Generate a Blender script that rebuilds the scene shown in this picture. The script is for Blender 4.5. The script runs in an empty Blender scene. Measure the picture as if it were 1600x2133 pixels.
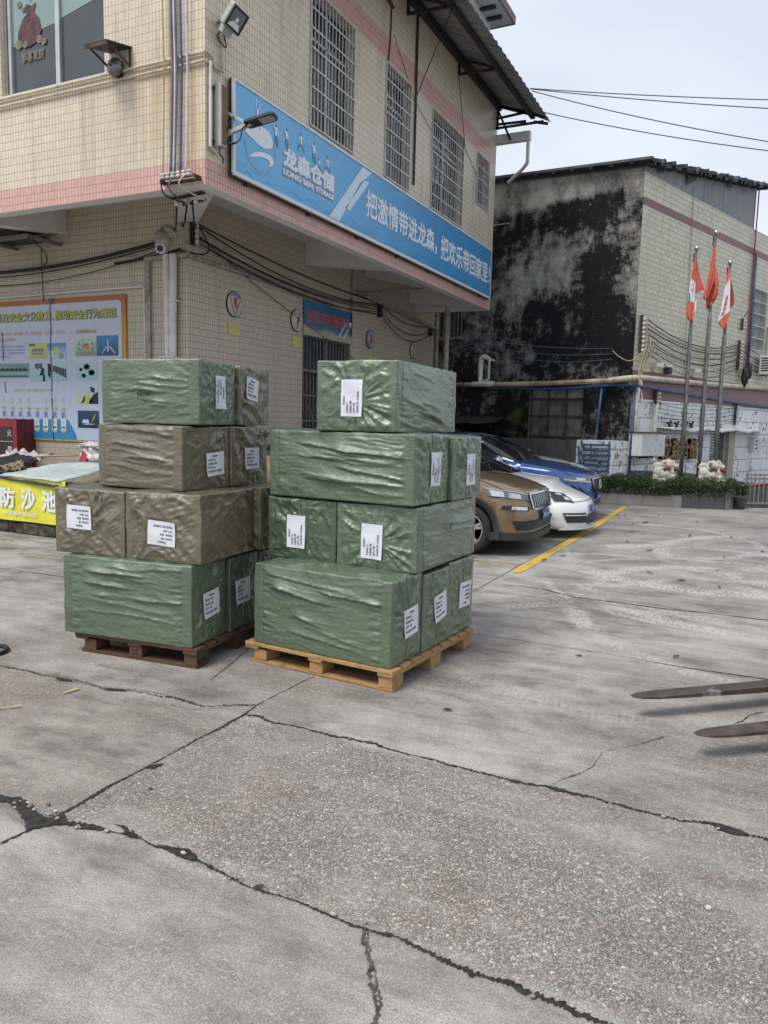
import bpy, bmesh, math, random
import numpy as np
from math import radians as R, sin, cos, pi
from mathutils import Vector, Matrix
random.seed(7)
SC = bpy.context.scene
COL = SC.collection
# ------------------------------------------------------------------ camera, world, sun, exposure
cam = bpy.data.cameras.new("camera")
cam.sensor_fit = 'VERTICAL'; cam.sensor_height = 24.0; cam.lens = 17.868
cam.clip_start = 0.05; cam.clip_end = 800
camo = bpy.data.objects.new("camera", cam); COL.objects.link(camo)
camo.matrix_world = (Matrix.Translation((7.751, -9.131, 1.58)) @ Matrix.Rotation(R(25.90), 4, 'Z')
                     @ Matrix.Rotation(R(90 - 6.8075), 4, 'X') @ Matrix.Rotation(R(1.3958), 4, 'Z'))
SC.camera = camo
SUN_EL, SUN_AZ = 58, 200          # height above the horizon; compass angle of the sun (0 = +Y, clockwise)
W = bpy.data.worlds.new("World"); SC.world = W; W.use_nodes = True
wt = W.node_tree; wt.nodes.clear()
wo = wt.nodes.new('ShaderNodeOutputWorld'); wb = wt.nodes.new('ShaderNodeBackground')
sky = wt.nodes.new('ShaderNodeTexSky'); sky.sky_type = 'NISHITA'; sky.sun_disc = False
sky.sun_elevation = R(SUN_EL); sky.sun_rotation = R(SUN_AZ)
sky.air_density = 1.0; sky.dust_density = 3.0; sky.ozone_density = 1.0
tc = wt.nodes.new('ShaderNodeTexCoord'); mp = wt.nodes.new('ShaderNodeMapping')
mp.inputs['Scale'].default_value = (1, 1, 2.6)
nz = wt.nodes.new('ShaderNodeTexNoise'); nz.inputs['Scale'].default_value = 1.6; nz.inputs['Detail'].default_value = 5
rp = wt.nodes.new('ShaderNodeValToRGB')
rp.color_ramp.elements[0].position = .30; rp.color_ramp.elements[0].color = (4.05, 4.72, 5.75, 1)
rp.color_ramp.elements[1].position = .72; rp.color_ramp.elements[1].color = (5.85, 6.2, 6.7, 1)
mx = wt.nodes.new('ShaderNodeMix'); mx.data_type = 'RGBA'; mx.inputs[0].default_value = .88
wt.links.new(tc.outputs['Generated'], mp.inputs['Vector']); wt.links.new(mp.outputs[0], nz.inputs['Vector'])
wt.links.new(nz.outputs[0], rp.inputs[0]); wt.links.new(sky.outputs[0], mx.inputs[6]); wt.links.new(rp.outputs[0], mx.inputs[7])
wt.links.new(mx.outputs[2], wb.inputs['Color']); wb.inputs['Strength'].default_value = .0795
wt.links.new(wb.outputs[0], wo.inputs['Surface'])
sl = bpy.data.lights.new("sun", 'SUN'); sl.energy = 1.5; sl.angle = R(24); sl.color = (1, .97, .92)
so = bpy.data.objects.new("sun", sl); COL.objects.link(so)
az, el = R(SUN_AZ), R(SUN_EL)
so.rotation_euler = Vector((sin(az)*cos(el), cos(az)*cos(el), sin(el))).to_track_quat('Z', 'Y').to_euler()
SC.view_settings.view_transform = 'Standard'; SC.view_settings.look = 'None'
SC.view_settings.exposure = 1.0; SC.view_settings.gamma = 1.0
SC.render.engine = 'CYCLES'; SC.cycles.max_bounces = 6; SC.cycles.diffuse_bounces = 3

# ------------------------------------------------------------------ helpers
ROOT = {}
def tag(o, label=None, cat=None, group=None, kind=None):
    if label: o['label'] = label
    if cat: o['category'] = cat
    if group: o['group'] = group
    if kind: o['kind'] = kind
    return o
def thing(name, label, cat, loc=(0, 0, 0), rz=0, group=None):
    o = bpy.data.objects.new(name, None); COL.objects.link(o)
    o.empty_display_size = .2
    o.location = loc; o.rotation_euler = (0, 0, rz)
    ROOT[o] = Matrix.Translation(Vector(loc)) @ Matrix.Rotation(rz, 4, 'Z')
    return tag(o, label, cat, group)
def copy_tree(o, parent=None, label=None):
    c = o.copy(); COL.objects.link(c)
    if parent: c.parent = parent
    if label: c['label'] = label
    for ch in list(o.children): copy_tree(ch, c)
    return c
class MB:
    """collects faces in world coordinates (or local ones when built with local=True)"""
    def __init__(s): s.v = []; s.f = []; s.uv = []; s.mi = []; s.cur = 0
    def quad(s, a, b, c, d, uv=None):
        n = len(s.v); s.v += [tuple(a), tuple(b), tuple(c), tuple(d)]; s.f.append((n, n+1, n+2, n+3)); s.uv.append(uv); s.mi.append(s.cur)
    def poly(s, pts, uv=None):
        n = len(s.v); s.v += [tuple(p) for p in pts]; s.f.append(tuple(range(n, n+len(pts)))); s.uv.append(uv); s.mi.append(s.cur)
    def face(s, idx): s.f.append(tuple(idx)); s.uv.append(None); s.mi.append(s.cur)
    def hexa(s, p):   # 8 points: bottom ring 0-3 ccw, top ring 4-7
        n = len(s.v); s.v += [tuple(q) for q in p]
        for q in ((3, 2, 1, 0), (4, 5, 6, 7), (0, 1, 5, 4), (1, 2, 6, 5), (2, 3, 7, 6), (3, 0, 4, 7)):
            s.face([n+i for i in q])
    def box(s, c, size, ax=None):
        X, Y, Z = ax if ax else (Vector((1, 0, 0)), Vector((0, 1, 0)), Vector((0, 0, 1)))
        c = Vector(c); x, y, z = [k/2 for k in size]
        s.hexa([c + X*a*x + Y*b*y + Z*d*z for d in (-1, 1) for a, b in ((-1, -1), (1, -1), (1, 1), (-1, 1))])
    def b2(s, lo, hi): s.box([(a+b)/2 for a, b in zip(lo, hi)], [b-a for a, b in zip(lo, hi)])
    def bar(s, p, q, w, h=None, up=(0, 0, 1)):
        p = Vector(p); q = Vector(q); h = h or w; d = (q-p).normalized(); u = Vector(up)
        if abs(d.dot(u)) > .98: u = Vector((1, 0, 0))
        x = d.cross(u).normalized(); u = x.cross(d)
        x = x*w/2; u = u*h/2
        s.hexa([p-x-u, p+x-u, p+x+u, p-x+u, q-x-u, q+x-u, q+x+u, q-x+u])
    def tube(s, pts, r, n=8, cap=True, close=False):
        pts = [Vector(p) for p in pts]; base = len(s.v); m = len(pts)
        rr = r if isinstance(r, (list, tuple)) else [r]*m
        prev = None
        for i, p in enumerate(pts):
            t = (pts[min(i+1, m-1)] - pts[max(i-1, 0)])
            if close: t = pts[(i+1) % m] - pts[(i-1) % m]
            t = t.normalized() if t.length > 1e-9 else Vector((0, 0, 1))
            if prev is None:
                a = Vector((0, 0, 1)) if abs(t.z) < .9 else Vector((1, 0, 0))
                x = t.cross(a).normalized()
            else:
                x = (prev - t*prev.dot(t))
                x = x.normalized() if x.length > 1e-6 else t.orthogonal().normalized()
            prev = x; y = t.cross(x)
            for k in range(n):
                an = 2*pi*k/n; s.v.append(tuple(p + (x*cos(an) + y*sin(an))*rr[i]))
        for i in range(m if close else m-1):
            i2 = (i+1) % m
            for k in range(n):
                s.face((base+i*n+k, base+i*n+(k+1) % n, base+i2*n+(k+1) % n, base+i2*n+k))
        if cap and not close:
            s.face([base+k for k in range(n)][::-1]); s.face([base+(m-1)*n+k for k in range(n)])
    def prism(s, pts2, fn, d0, d1):
        """pts2 outline -> fn(a, b, depth)"""
        n = len(s.v); m = len(pts2)
        s.v += [tuple(fn(a, b, d0)) for a, b in pts2] + [tuple(fn(a, b, d1)) for a, b in pts2]
        s.face(list(range(n, n+m))[::-1]); s.face(range(n+m, n+2*m))
        for i in range(m):
            j = (i+1) % m; s.face((n+i, n+j, n+m+j, n+m+i))
    def lathe(s, c, prof, n=20, axis='Z', rot=None):
        base = len(s.v); c = Vector(c)
        for r, h in prof:
            for k in range(n):
                an = 2*pi*k/n
                p = Vector((r*cos(an), r*sin(an), h))
                if rot: p = rot @ p
                s.v.append(tuple(c+p))
        for i in range(len(prof)-1):
            for k in range(n):
                s.face((base+i*n+k, base+i*n+(k+1) % n, base+(i+1)*n+(k+1) % n, base+(i+1)*n+k))
        s.face([base+k for k in range(n)][::-1]); s.face([base+(len(prof)-1)*n+k for k in range(n)])
    def build(s, name, mat=None, parent=None, smooth=False, bevel=0, local=False, fix=True, sub=0, wn=False):
        me = bpy.data.meshes.new(name)
        me.from_pydata(s.v, [], s.f)
        if any(u is not None for u in s.uv):
            ul = me.uv_layers.new(name="UVMap")
            k = 0
            for u, f in zip(s.uv, s.f):
                for i in range(len(f)):
                    if u is not None: ul.data[k].uv = u[i]
                    k += 1
        mats = mat if isinstance(mat, (list, tuple)) else [mat]
        for m in mats:
            if m: me.materials.append(m)
        if len(mats) > 1: me.polygons.foreach_set('material_index', s.mi)
        if fix and not any(u is not None for u in s.uv):
            bm = bmesh.new(); bm.from_mesh(me); bmesh.ops.recalc_face_normals(bm, faces=bm.faces); bm.to_mesh(me); bm.free()
        return link(name, me, parent, smooth, bevel, local, sub, wn)
def link(name, me, parent=None, smooth=False, bevel=0, local=False, sub=0, wn=False):
    o = bpy.data.objects.new(name, me); COL.objects.link(o)
    if parent is not None:
        if not local:
            r = parent
            while r.parent: r = r.parent
            if r in ROOT: me.transform(ROOT[r].inverted())
        o.parent = parent
    if smooth: me.polygons.foreach_set('use_smooth', [True]*len(me.polygons))
    if bevel:
        b = o.modifiers.new('bevel', 'BEVEL'); b.width = bevel; b.segments = 2; b.limit_method = 'ANGLE'; b.angle_limit = R(40)
        b.harden_normals = False
    if sub:
        b = o.modifiers.new('sub', 'SUBSURF'); b.levels = sub; b.render_levels = sub
    return o
def apply_mods(o):
    dg = bpy.context.evaluated_depsgraph_get(); dg.update()
    me = bpy.data.meshes.new_from_object(o.evaluated_get(dg)); o.modifiers.clear(); o.data = me; return o
def catenary(p, q, sag, n=14):
    p = Vector(p); q = Vector(q)
    return [p.lerp(q, i/n) - Vector((0, 0, sag*4*(i/n)*(1-i/n))) for i in range(n+1)]
def smooth_path(pts, n=6):
    pts = [Vector(p) for p in pts]; out = []
    for i in range(len(pts)-1):
        p0 = pts[max(i-1, 0)]; p1 = pts[i]; p2 = pts[i+1]; p3 = pts[min(i+2, len(pts)-1)]
        for k in range(n):
            t = k/n
            out.append(.5*((2*p1) + (p2-p0)*t + (2*p0-5*p1+4*p2-p3)*t*t + (3*p1-p0-3*p2+p3)*t**3))
    return out + [pts[-1]]
_txt = {}
def text_geo(body, bold=0.0, res=3, shear=0):
    key = (body, bold, res, shear)
    if key not in _txt:
        c = bpy.data.curves.new('t', 'FONT'); c.body = body; c.offset = bold; c.resolution_u = res; c.align_x = 'LEFT'; c.shear = shear
        o = bpy.data.objects.new('t', c); COL.objects.link(o)
        dg = bpy.context.evaluated_depsgraph_get(); dg.update()
        m = bpy.data.meshes.new_from_object(o.evaluated_get(dg))
        v = [tuple(q.co[:2]) for q in m.vertices]; f = [tuple(p.vertices) for p in m.polygons]
        bpy.data.objects.remove(o); bpy.data.meshes.remove(m); bpy.data.curves.remove(c)
        if v:
            x0 = min(a for a, b in v); x1 = max(a for a, b in v); y0 = min(b for a, b in v); y1 = max(b for a, b in v)
        else: x0 = y0 = 0; x1 = y1 = 1
        _txt[key] = (v, f, (x0, x1, y0, y1))
    return _txt[key]
def add_text(mb, body, fn, x, y, w=None, h=None, bold=0.0, res=3, align='L', shear=0):
    """text fitted to width w and height h, lower-left corner x,y on the plane given by fn(x,y)"""
    v, f, (x0, x1, y0, y1) = text_geo(body, 0.0, res, shear)
    sx = (w/(x1-x0+2*bold)) if w else None; sy = (h/(y1-y0+2*bold)) if h else None
    sx = sx or sy; sy = sy or sx
    ox = {'L': 0, 'C': -(x1-x0)*sx/2, 'R': -(x1-x0)*sx}[align]
    e = 1e-3; c0 = fn(x, y); nn = (fn(x+e, y)-c0).cross(fn(x, y+e)-c0)
    nn = nn.normalized() if nn.length > 0 else Vector((0, 0, 0))
    offs = [(0, 0)] if bold <= 0 else [(bold*a, bold*b) for a, b in ((-1, -1), (1, -1), (-1, 1), (1, 1), (0, 0))]   # strokes thickened by stacked copies
    for k, (da, db) in enumerate(offs):
        n = len(mb.v); lift = nn*(k*.00025)
        mb.v += [tuple(fn(x+ox+(a+da+bold-x0)*sx, y+(b+db+bold-y0)*sy)+lift) for a, b in v]
        for q in f: mb.face([n+i for i in q])

# ------------------------------------------------------------------ materials
class NT:
    def __init__(s, name):
        s.m = bpy.data.materials.new(name); s.m.use_nodes = True; s.t = s.m.node_tree
        s.b = next(n for n in s.t.nodes if n.type == 'BSDF_PRINCIPLED')
    def nd(s, typ, **kw):
        n = s.t.nodes.new(typ)
        for k, v in kw.items():
            if k.startswith('i_'):
                key = k[2:]; key = int(key) if key.isdigit() else key.replace('_', ' ')
                s.set(n.inputs[key], v)
            else: setattr(n, k, v)
        return n
    def set(s, inp, v):
        if isinstance(v, bpy.types.NodeSocket): s.t.links.new(v, inp)
        elif isinstance(v, (tuple, list)) and inp.type == 'RGBA' and len(v) == 3: inp.default_value = (*v, 1)
        else: inp.default_value = v
    def pos(s): return s.nd('ShaderNodeNewGeometry').outputs['Position']
    def obj(s): return s.nd('ShaderNodeTexCoord').outputs['Object']
    def uv(s): return s.nd('ShaderNodeTexCoord').outputs['UV']
    def map(s, v, scale=(1, 1, 1), rot=(0, 0, 0), loc=(0, 0, 0)):
        return s.nd('ShaderNodeMapping', i_Vector=v, i_Scale=scale, i_Rotation=rot, i_Location=loc).outputs[0]
    def noise(s, v, sc, det=4, rough=.55, dist=0, out=0):
        return s.nd('ShaderNodeTexNoise', i_Vector=v, i_Scale=sc, i_Detail=det, i_Roughness=rough, i_Distortion=dist).outputs[out]
    def vor(s, v, sc, feature='F1', out=0, rnd=1.0):
        return s.nd('ShaderNodeTexVoronoi', feature=feature, i_Vector=v, i_Scale=sc, i_Randomness=rnd).outputs[out]
    def math(s, op, a, b=0.0, clamp=False):
        return s.nd('ShaderNodeMath', operation=op, use_clamp=clamp, i_0=a, i_1=b).outputs[0]
    def mix(s, f, a, b, blend='MIX'):
        n = s.nd('ShaderNodeMix', data_type='RGBA', blend_type=blend); n.clamp_factor = True
        s.set(n.inputs[0], f); s.set(n.inputs[6], a); s.set(n.inputs[7], b); return n.outputs[2]
    def ramp(s, f, st, interp='LINEAR'):
        n = s.nd('ShaderNodeValToRGB', i_Fac=f); cr = n.color_ramp; cr.interpolation = interp
        while len(cr.elements) < len(st): cr.elements.new(.5)
        for e, (p, c) in zip(cr.elements, st):
            e.position = p; c = (c, c, c) if isinstance(c, (int, float)) else c; e.color = (*c, 1)
        return n.outputs[0]
    def sm(s, v, lo, hi):
        return s.nd('ShaderNodeMapRange', interpolation_type='SMOOTHSTEP', i_0=v, i_1=lo, i_2=hi, i_3=0.0, i_4=1.0).outputs[0]
    def sep(s, v): return s.nd('ShaderNodeSeparateXYZ', i_0=v).outputs
    def bump(s, h, st=.5, d=.01, nrm=None):
        n = s.nd('ShaderNodeBump', i_Height=h, i_Strength=st, i_Distance=d)
        if nrm: s.set(n.inputs['Normal'], nrm)
        return n.outputs[0]
    def out(s, col=None, rough=None, nrm=None, metal=None, spec=None, **kw):
        b = s.b.inputs
        if col is not None: s.set(b['Base Color'], col)
        if rough is not None: s.set(b['Roughness'], rough)
        if nrm is not None: s.set(b['Normal'], nrm)
        if metal is not None: s.set(b['Metallic'], metal)
        if spec is not None: s.set(b['Specular IOR Level'], spec)
        for k, v in kw.items(): s.set(b[k.replace('_', ' ')], v)
        return s.m
def simple(name, col, rough=.6, metal=0, var=.12, sc=6, bump=0, bsc=60, dirt=0, spec=.5, **kw):
    n = NT(name); p = n.obj()
    f = n.noise(p, sc, 4)
    c2 = tuple(max(0, k*(1-var*2)) for k in col); c1 = tuple(min(1, k*(1+var)) for k in col)
    c = n.ramp(f, [(.3, c2), (.7, c1)])
    if dirt:
        d = n.noise(p, sc*2.3, 6, .65)
        c = n.mix(n.ramp(d, [(.52, 0), (.68, dirt)]), c, (.06, .045, .035))
    nr = n.bump(n.noise(p, bsc, 4), bump, .004) if bump else None
    return n.out(c, rough, nr, metal, spec, **kw)
M = {}
def tile_mat(name, c1, c2, mortar, bw, bh, off=0.0, ms=.004, stain=.3, rough=.35, vstreak=.3, warm=None, rust=False):
    n = NT(name); uv = n.uv(); p = n.pos()
    br = n.nd('ShaderNodeTexBrick', offset=off, squash=1.0, i_Vector=uv, i_Color1=c1, i_Color2=c2, i_Mortar=mortar, i_Scale=1.0,
              i_Mortar_Size=ms, i_Mortar_Smooth=.3, i_Bias=0.0, i_Brick_Width=bw, i_Row_Height=bh)
    big = n.noise(p, .7, 5, .6); st = n.noise(n.map(p, (3.2, 3.2, .25)), 1.6, 5, .6)
    c = n.mix(n.ramp(big, [(.42, 0), (.72, stain)]), br.outputs[0], tuple(k*.62 for k in c1))
    c = n.mix(n.ramp(st, [(.54, 0), (.76, vstreak)]), c, (.22, .17, .11))
    if warm: c = n.mix(n.ramp(n.noise(p, .45, 3), [(.45, 0), (.65, .45)]), c, warm, 'MULTIPLY')
    sp_ = n.sep(p); od = n.noise(uv, 19.0, 1); c = n.mix(n.math('MULTIPLY', n.sm(n.nd('ShaderNodeTexWhiteNoise', noise_dimensions='2D', i_Vector=n.nd('ShaderNodeVectorMath', operation='FLOOR', i_0=n.map(uv, (1/bw, 1/bh, 1))).outputs[0]).outputs[0], .55, 1.0), .22), c, n.mix(1.0, c, (.80, .76, .70), 'MULTIPLY'))
    if rust:
        drip = n.math('MULTIPLY', n.sm(n.noise(n.map(p, (9, 9, .35)), 1.2, 4, .6), .40, .62), n.sm(sp_[1], -1.8, -1.86))
        c = n.mix(n.math('MULTIPLY', n.math('MULTIPLY', n.sm(n.math('ABSOLUTE', n.math('SUBTRACT', sp_[0], 1.375)), .07, .02), n.sm(sp_[1], -1.8, -1.86)), .75), c, (.50, .27, .07))
        c = n.mix(n.math('MULTIPLY', n.math('MULTIPLY', drip, n.math('MULTIPLY', n.sm(sp_[0], .2, .8), n.sm(sp_[2], 5.7, 5.4))), .30), c, (.52, .32, .12))
    nr = n.bump(n.math('SUBTRACT', 1.0, br.outputs['Fac']), .35, .004)
    return n.out(c, n.ramp(br.outputs['Fac'], [(0, rough), (1, .9)]), nr, spec=.4)
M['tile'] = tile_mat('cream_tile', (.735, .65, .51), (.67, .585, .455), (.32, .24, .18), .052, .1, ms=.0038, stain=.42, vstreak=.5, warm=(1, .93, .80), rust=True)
M['tile_low'] = tile_mat('cream_tile_shaded', (.60, .52, .41), (.545, .47, .365), (.24, .18, .135), .052, .1, ms=.0038, stain=.35)  # same cream tile darkened: shade of the overhang put into its colour
M['tile_pink'] = tile_mat('pink_tile', (.68, .41, .35), (.62, .37, .315), (.26, .18, .155), .052, .1, ms=.004, stain=.2)
M['tile_b2'] = tile_mat('pale_yellow_tile', (.68, .635, .475), (.60, .55, .40), (.24, .21, .15), .24, .118, off=.5, ms=.006, stain=.35, vstreak=.35)
M['maroon'] = tile_mat('maroon_tile', (.24, .10, .095), (.21, .085, .08), (.13, .07, .065), .24, .06, off=.5, ms=.004, stain=.3)
def mat_white_tile():
    n = NT('white_wall_tile'); uv = n.uv(); p = n.pos()
    br = n.nd('ShaderNodeTexBrick', offset=.5, i_Vector=uv, i_Color1=(.82, .82, .815), i_Color2=(.74, .74, .74), i_Mortar=(.05, .05, .05), i_Scale=1.0,
              i_Mortar_Size=.008, i_Mortar_Smooth=.1, i_Brick_Width=.95, i_Row_Height=.36)
    ch = n.noise(n.map(uv, (1.3, .8, 1)), 7.5, 7, .68); reg = n.noise(uv, 1.1, 3)
    m = n.math('MULTIPLY', n.sm(ch, .545, .565), n.sm(reg, .44, .56))
    c = n.mix(m, br.outputs[0], (.06, .05, .045))
    c = n.mix(n.ramp(n.noise(n.map(uv, (2, .3, 1)), 1.5, 5), [(.5, 0), (.75, .35)]), c, (.33, .29, .23))
    return n.out(c, .45, n.bump(m, .4, .01))
M['white_tile'] = mat_white_tile()
def mat_black_wall():
    n = NT('mouldy_plaster'); p = n.uv(); sp = n.sep(p); x, z = sp[0], sp[1]
    w = n.nd('ShaderNodeVectorMath', operation='ADD', i_0=p, i_1=n.nd('ShaderNodeVectorMath', operation='SCALE', i_0=n.noise(p, 1.7, 5, .6, 0, 1), i_Scale=.55).outputs[0]).outputs[0]
    a = n.noise(w, .55, 9, .66); b = n.noise(n.map(w, (2.6, .30, 1)), 2.0, 8, .7); c = n.noise(p, 4.2, 10, .78); d = n.noise(n.map(p, (1, .8, 1), (0, 0, 0), (4, 7, 0)), 1.35, 8, .7)
    f = n.math('ADD', n.math('MULTIPLY', a, .42), n.math('MULTIPLY', b, .22)); f = n.math('ADD', f, n.math('MULTIPLY', c, .44)); f = n.math('ADD', f, n.math('MULTIPLY', d, .32))
    box = lambda x0, x1, z0, z1, e, k: n.math('MULTIPLY', n.math('MULTIPLY', n.math('MULTIPLY', n.sm(x, x0-e, x0+e), n.sm(x, x1+e, x1-e)), n.math('MULTIPLY', n.sm(z, z0-e, z0+e), n.sm(z, z1+e, z1-e))), k)
    for args in ((.9, 3.4, 6.15, 6.75, .2, -.065), (-.5, 3.1, 2.9, 4.55, .25, -.062), (.2, 1.6, 4.5, 5.6, .25, -.05), (1.4, 3.7, 4.75, 5.75, .25, .05), (-1, 9, 6.85, 8, .12, .10), (2.9, 4.3, 3.1, 5.0, .3, .035), (-1, 10, -2, 2.62, .12, -.04), (-.3, .5, 3.2, 6.9, .12, .035), (2.0, 3.0, 3.0, 3.5, .2, .05), (4.0, 10, 3, 8, .5, .02)):
        f = n.math('ADD', f, box(*args))
    col = n.ramp(f, [(.655, (.008, .008, .009)), (.690, (.022, .022, .022)), (.700, (.075, .073, .070)), (.735, (.15, .146, .14)), (.79, (.27, .262, .245)), (.86, (.44, .43, .40))])
    spk = n.math('MULTIPLY', n.sm(n.noise(p, 8, 8, .75), .625, .645), .75)
    col = n.mix(spk, col, (.34, .33, .31))
    brown = n.math('MULTIPLY', n.sm(n.noise(p, 1.1, 5, .6), .52, .66), .45); col = n.mix(brown, col, n.mix(1.0, col, (1.05, .90, .72), 'MULTIPLY'))
    green = n.math('MULTIPLY', n.math('MULTIPLY', n.sm(x, 2.85, 3.0), n.sm(x, 3.4, 3.2)), n.math('MULTIPLY', n.sm(z, 2.4, 2.0), n.sm(n.noise(p, 3, 5), .45, .6)))
    col = n.mix(n.math('MULTIPLY', green, .7), col, (.07, .085, .02))
    return n.out(col, .85, n.bump(n.math('ADD', f, n.math('MULTIPLY', c, .4)), .9, .03), spec=.25)
M['black_wall'] = mat_black_wall()
def mat_concrete(name, col, dark=.5, sc=1.2, rough=.85):
    n = NT(name); p = n.pos()
    a = n.noise(p, sc, 6, .6); b = n.noise(n.map(p, (3, 3, .4)), 1.7, 6, .65)
    c = n.ramp(a, [(.3, tuple(k*(1-dark*.5) for k in col)), (.68, col)])
    c = n.mix(n.ramp(b, [(.5, 0), (.72, dark)]), c, tuple(k*.3 for k in col))
    return n.out(c, rough, n.bump(n.noise(p, 45, 5), .25, .006))
M['soffit'] = mat_concrete('painted_concrete', (.70, .675, .65), .12)
M['concrete'] = mat_concrete('raw_concrete', (.27, .26, .245), .6)
M['concrete_dark'] = mat_concrete('stained_concrete', (.13, .125, .12), .8, 2.2)
M['granite'] = mat_concrete('dark_granite', (.075, .075, .08), .3, 8, .3)
M['render_grey'] = mat_concrete('grey_render', (.33, .33, .34), .5)
def mat_ground():
    n = NT('yard_concrete'); p = n.pos(); sp = n.sep(p); X, Y = sp[0], sp[1]
    wob = n.math('MULTIPLY', n.math('SUBTRACT', n.noise(p, 3.0, 4), .5), .10)
    Yw = n.math('ADD', Y, wob); Xw = n.math('ADD', X, wob)
    mid = n.math('MULTIPLY', n.sm(Yw, -7.20, -7.10), n.sm(Yw, -5.90, -6.00))       # worn slab between the two joints
    right = n.sm(Xw, 5.33, 5.42)
    wear = n.noise(p, 1.0, 7, .66); fade = n.sm(Y, -5.4, -2.5)
    agg = n.math('MULTIPLY', mid, n.math('ADD', n.math('MULTIPLY', right, n.sm(wear, .30, .52)), n.math('MULTIPLY', n.math('SUBTRACT', 1.0, right), n.math('MULTIPLY', n.sm(wear, .36, .60), .75))))
    agg2 = n.math('MULTIPLY', n.math('ADD', n.math('MULTIPLY', n.sm(n.noise(p, .7, 7, .68), .44, .64), .42), .16), n.math('SUBTRACT', 1.0, fade))
    aggm = n.math('MAXIMUM', agg, agg2)
    def pebbles(sc, lo):
        w = n.nd('ShaderNodeVectorMath', operation='ADD', i_0=p, i_1=n.nd('ShaderNodeVectorMath', operation='SCALE', i_0=n.noise(p, sc*1.3, 2, .5, 0, 1), i_Scale=.35/sc).outputs[0]).outputs[0]
        pe = n.vor(w, sc, 'DISTANCE_TO_EDGE'); pcs = n.nd('ShaderNodeSeparateColor', i_0=n.vor(w, sc, 'F1', 1)).outputs
        col = n.ramp(pcs[0], [(0, (.15, .138, .125)), (.22, (.27, .245, .215)), (.45, (.39, .36, .32)), (.60, (.36, .29, .235)), (.70, (.32, .215, .16)), (.78, (.22, .222, .235)), (.88, (.42, .40, .365)), (1, (.52, .495, .455))])
        return n.math('MULTIPLY', n.sm(pe, .03, .13), n.sm(pcs[1], lo, lo+.06)), col
    m1, c1 = pebbles(100, .60); m2, c2 = pebbles(195, .25)
    matrix = n.ramp(n.noise(p, 190, 4, .75), [(.35, (.075, .067, .059)), (.68, (.205, .186, .167))])
    acol = n.mix(1.0, n.mix(m1, n.mix(m2, matrix, c2), c1), (1.12, 1.12, 1.12), 'MULTIPLY')
    acol = n.mix(n.math('MULTIPLY', n.sm(n.noise(p, 2.0, 7, .68), .44, .62), .42), acol, n.mix(1.0, acol, (.68, .665, .65), 'MULTIPLY')); acol = n.mix(n.math('MULTIPLY', n.sm(n.noise(p, 1.4, 6, .66), .50, .64), .5), acol, n.mix(1.0, acol, (1.05, .955, .89), 'MULTIPLY'))
    # smooth trowelled concrete
    big = n.noise(p, .50, 7, .64); st = n.noise(n.map(p, (1, 3.4, 1), (0, 0, R(28))), 1.5, 9, .74, .5); mot = n.noise(p, 2.3, 8, .70)
    fine = n.noise(p, 150, 3, .8); fine2 = n.noise(p, 34, 6, .75)
    v = n.math('ADD', n.math('MULTIPLY', big, .28), n.math('MULTIPLY', st, .38)); v = n.math('ADD', v, n.math('MULTIPLY', mot, .34))
    ccol = n.ramp(v, [(.43, (.185, .170, .154)), (.478, (.295, .275, .251)), (.522, (.385, .362, .333)), (.575, (.48, .454, .418))])
    ccol = n.mix(n.math('MULTIPLY', n.sm(fine2, .50, .72), .55), ccol, n.mix(1.0, ccol, (.58, .565, .55), 'MULTIPLY'))
    ccol = n.mix(n.sm(fine, .40, .66), n.mix(1.0, ccol, (.64, .63, .62), 'MULTIPLY'), n.mix(1.0, ccol, (1.26, 1.25, 1.23), 'MULTIPLY'))
    far = n.sm(Y, -3.9, 1.5)
    ccol = n.mix(n.math('MULTIPLY', far, .60), ccol, n.mix(n.sm(n.math('ADD', n.math('MULTIPLY', big, .6), n.math('MULTIPLY', mot, .4)), .40, .60), (.155, .15, .147), (.27, .26, .252)))
    ld = n.noise(p, .45, 6, .62)
    ccol = n.mix(n.math('MULTIPLY', n.sm(ld, .54, .68), .50), ccol, n.mix(1.0, ccol, (.52, .51, .51), 'MULTIPLY'))
    tr = None      # arcs scrubbed pale by turning tyres
    for cx_, cy_, rr, w, a0 in ((7.9, -1.2, 1.55, .16, .55), (8.3, -2.2, 1.9, .13, .5), (7.3, .3, 1.5, .2, .6), (8.8, -.2, 1.2, .14, .5), (6.2, 2.2, 1.7, .12, .45), (7.0, -3.6, 1.35, .14, .35), (9.0, 1.5, 2.3, .15, .5), (7.6, -1.0, 1.75, .07, .5), (8.1, -.2, 2.3, .1, .45)):
        d = n.nd('ShaderNodeVectorMath', operation='DISTANCE', i_0=p, i_1=(cx_, cy_, 0)).outputs['Value']
        e = n.math('ABSOLUTE', n.math('SUBTRACT', n.math('ADD', d, n.math('MULTIPLY', wob, .5)), rr))
        e = n.math('MULTIPLY', n.sm(e, w, w*.3), a0)
        tr = e if tr is None else n.math('MAXIMUM', tr, e)
    rib = n.noise(n.map(p, (14, 3, 1), (0, 0, R(25))), 3, 6, .75)
    tr = n.math('MULTIPLY', n.math('MULTIPLY', tr, 1.5, True), n.sm(rib, .38, .60))
    ccol = n.mix(n.math('MULTIPLY', tr, n.sm(n.noise(p, 1.3, 5, .6), .40, .54)), ccol, (.50, .482, .448))
    bay_dark = n.math('MULTIPLY', n.sm(X, 5.5, 4.7), n.sm(Y, -2.4, -1.2))      # parking bays are darker
    ccol = n.mix(n.math('MULTIPLY', bay_dark, n.math('ADD', .3, n.math('MULTIPLY', n.sm(n.noise(p, 1.5, 4), .4, .7), .35))), ccol, (.11, .105, .10))
    col = n.mix(aggm, ccol, acol)
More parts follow.
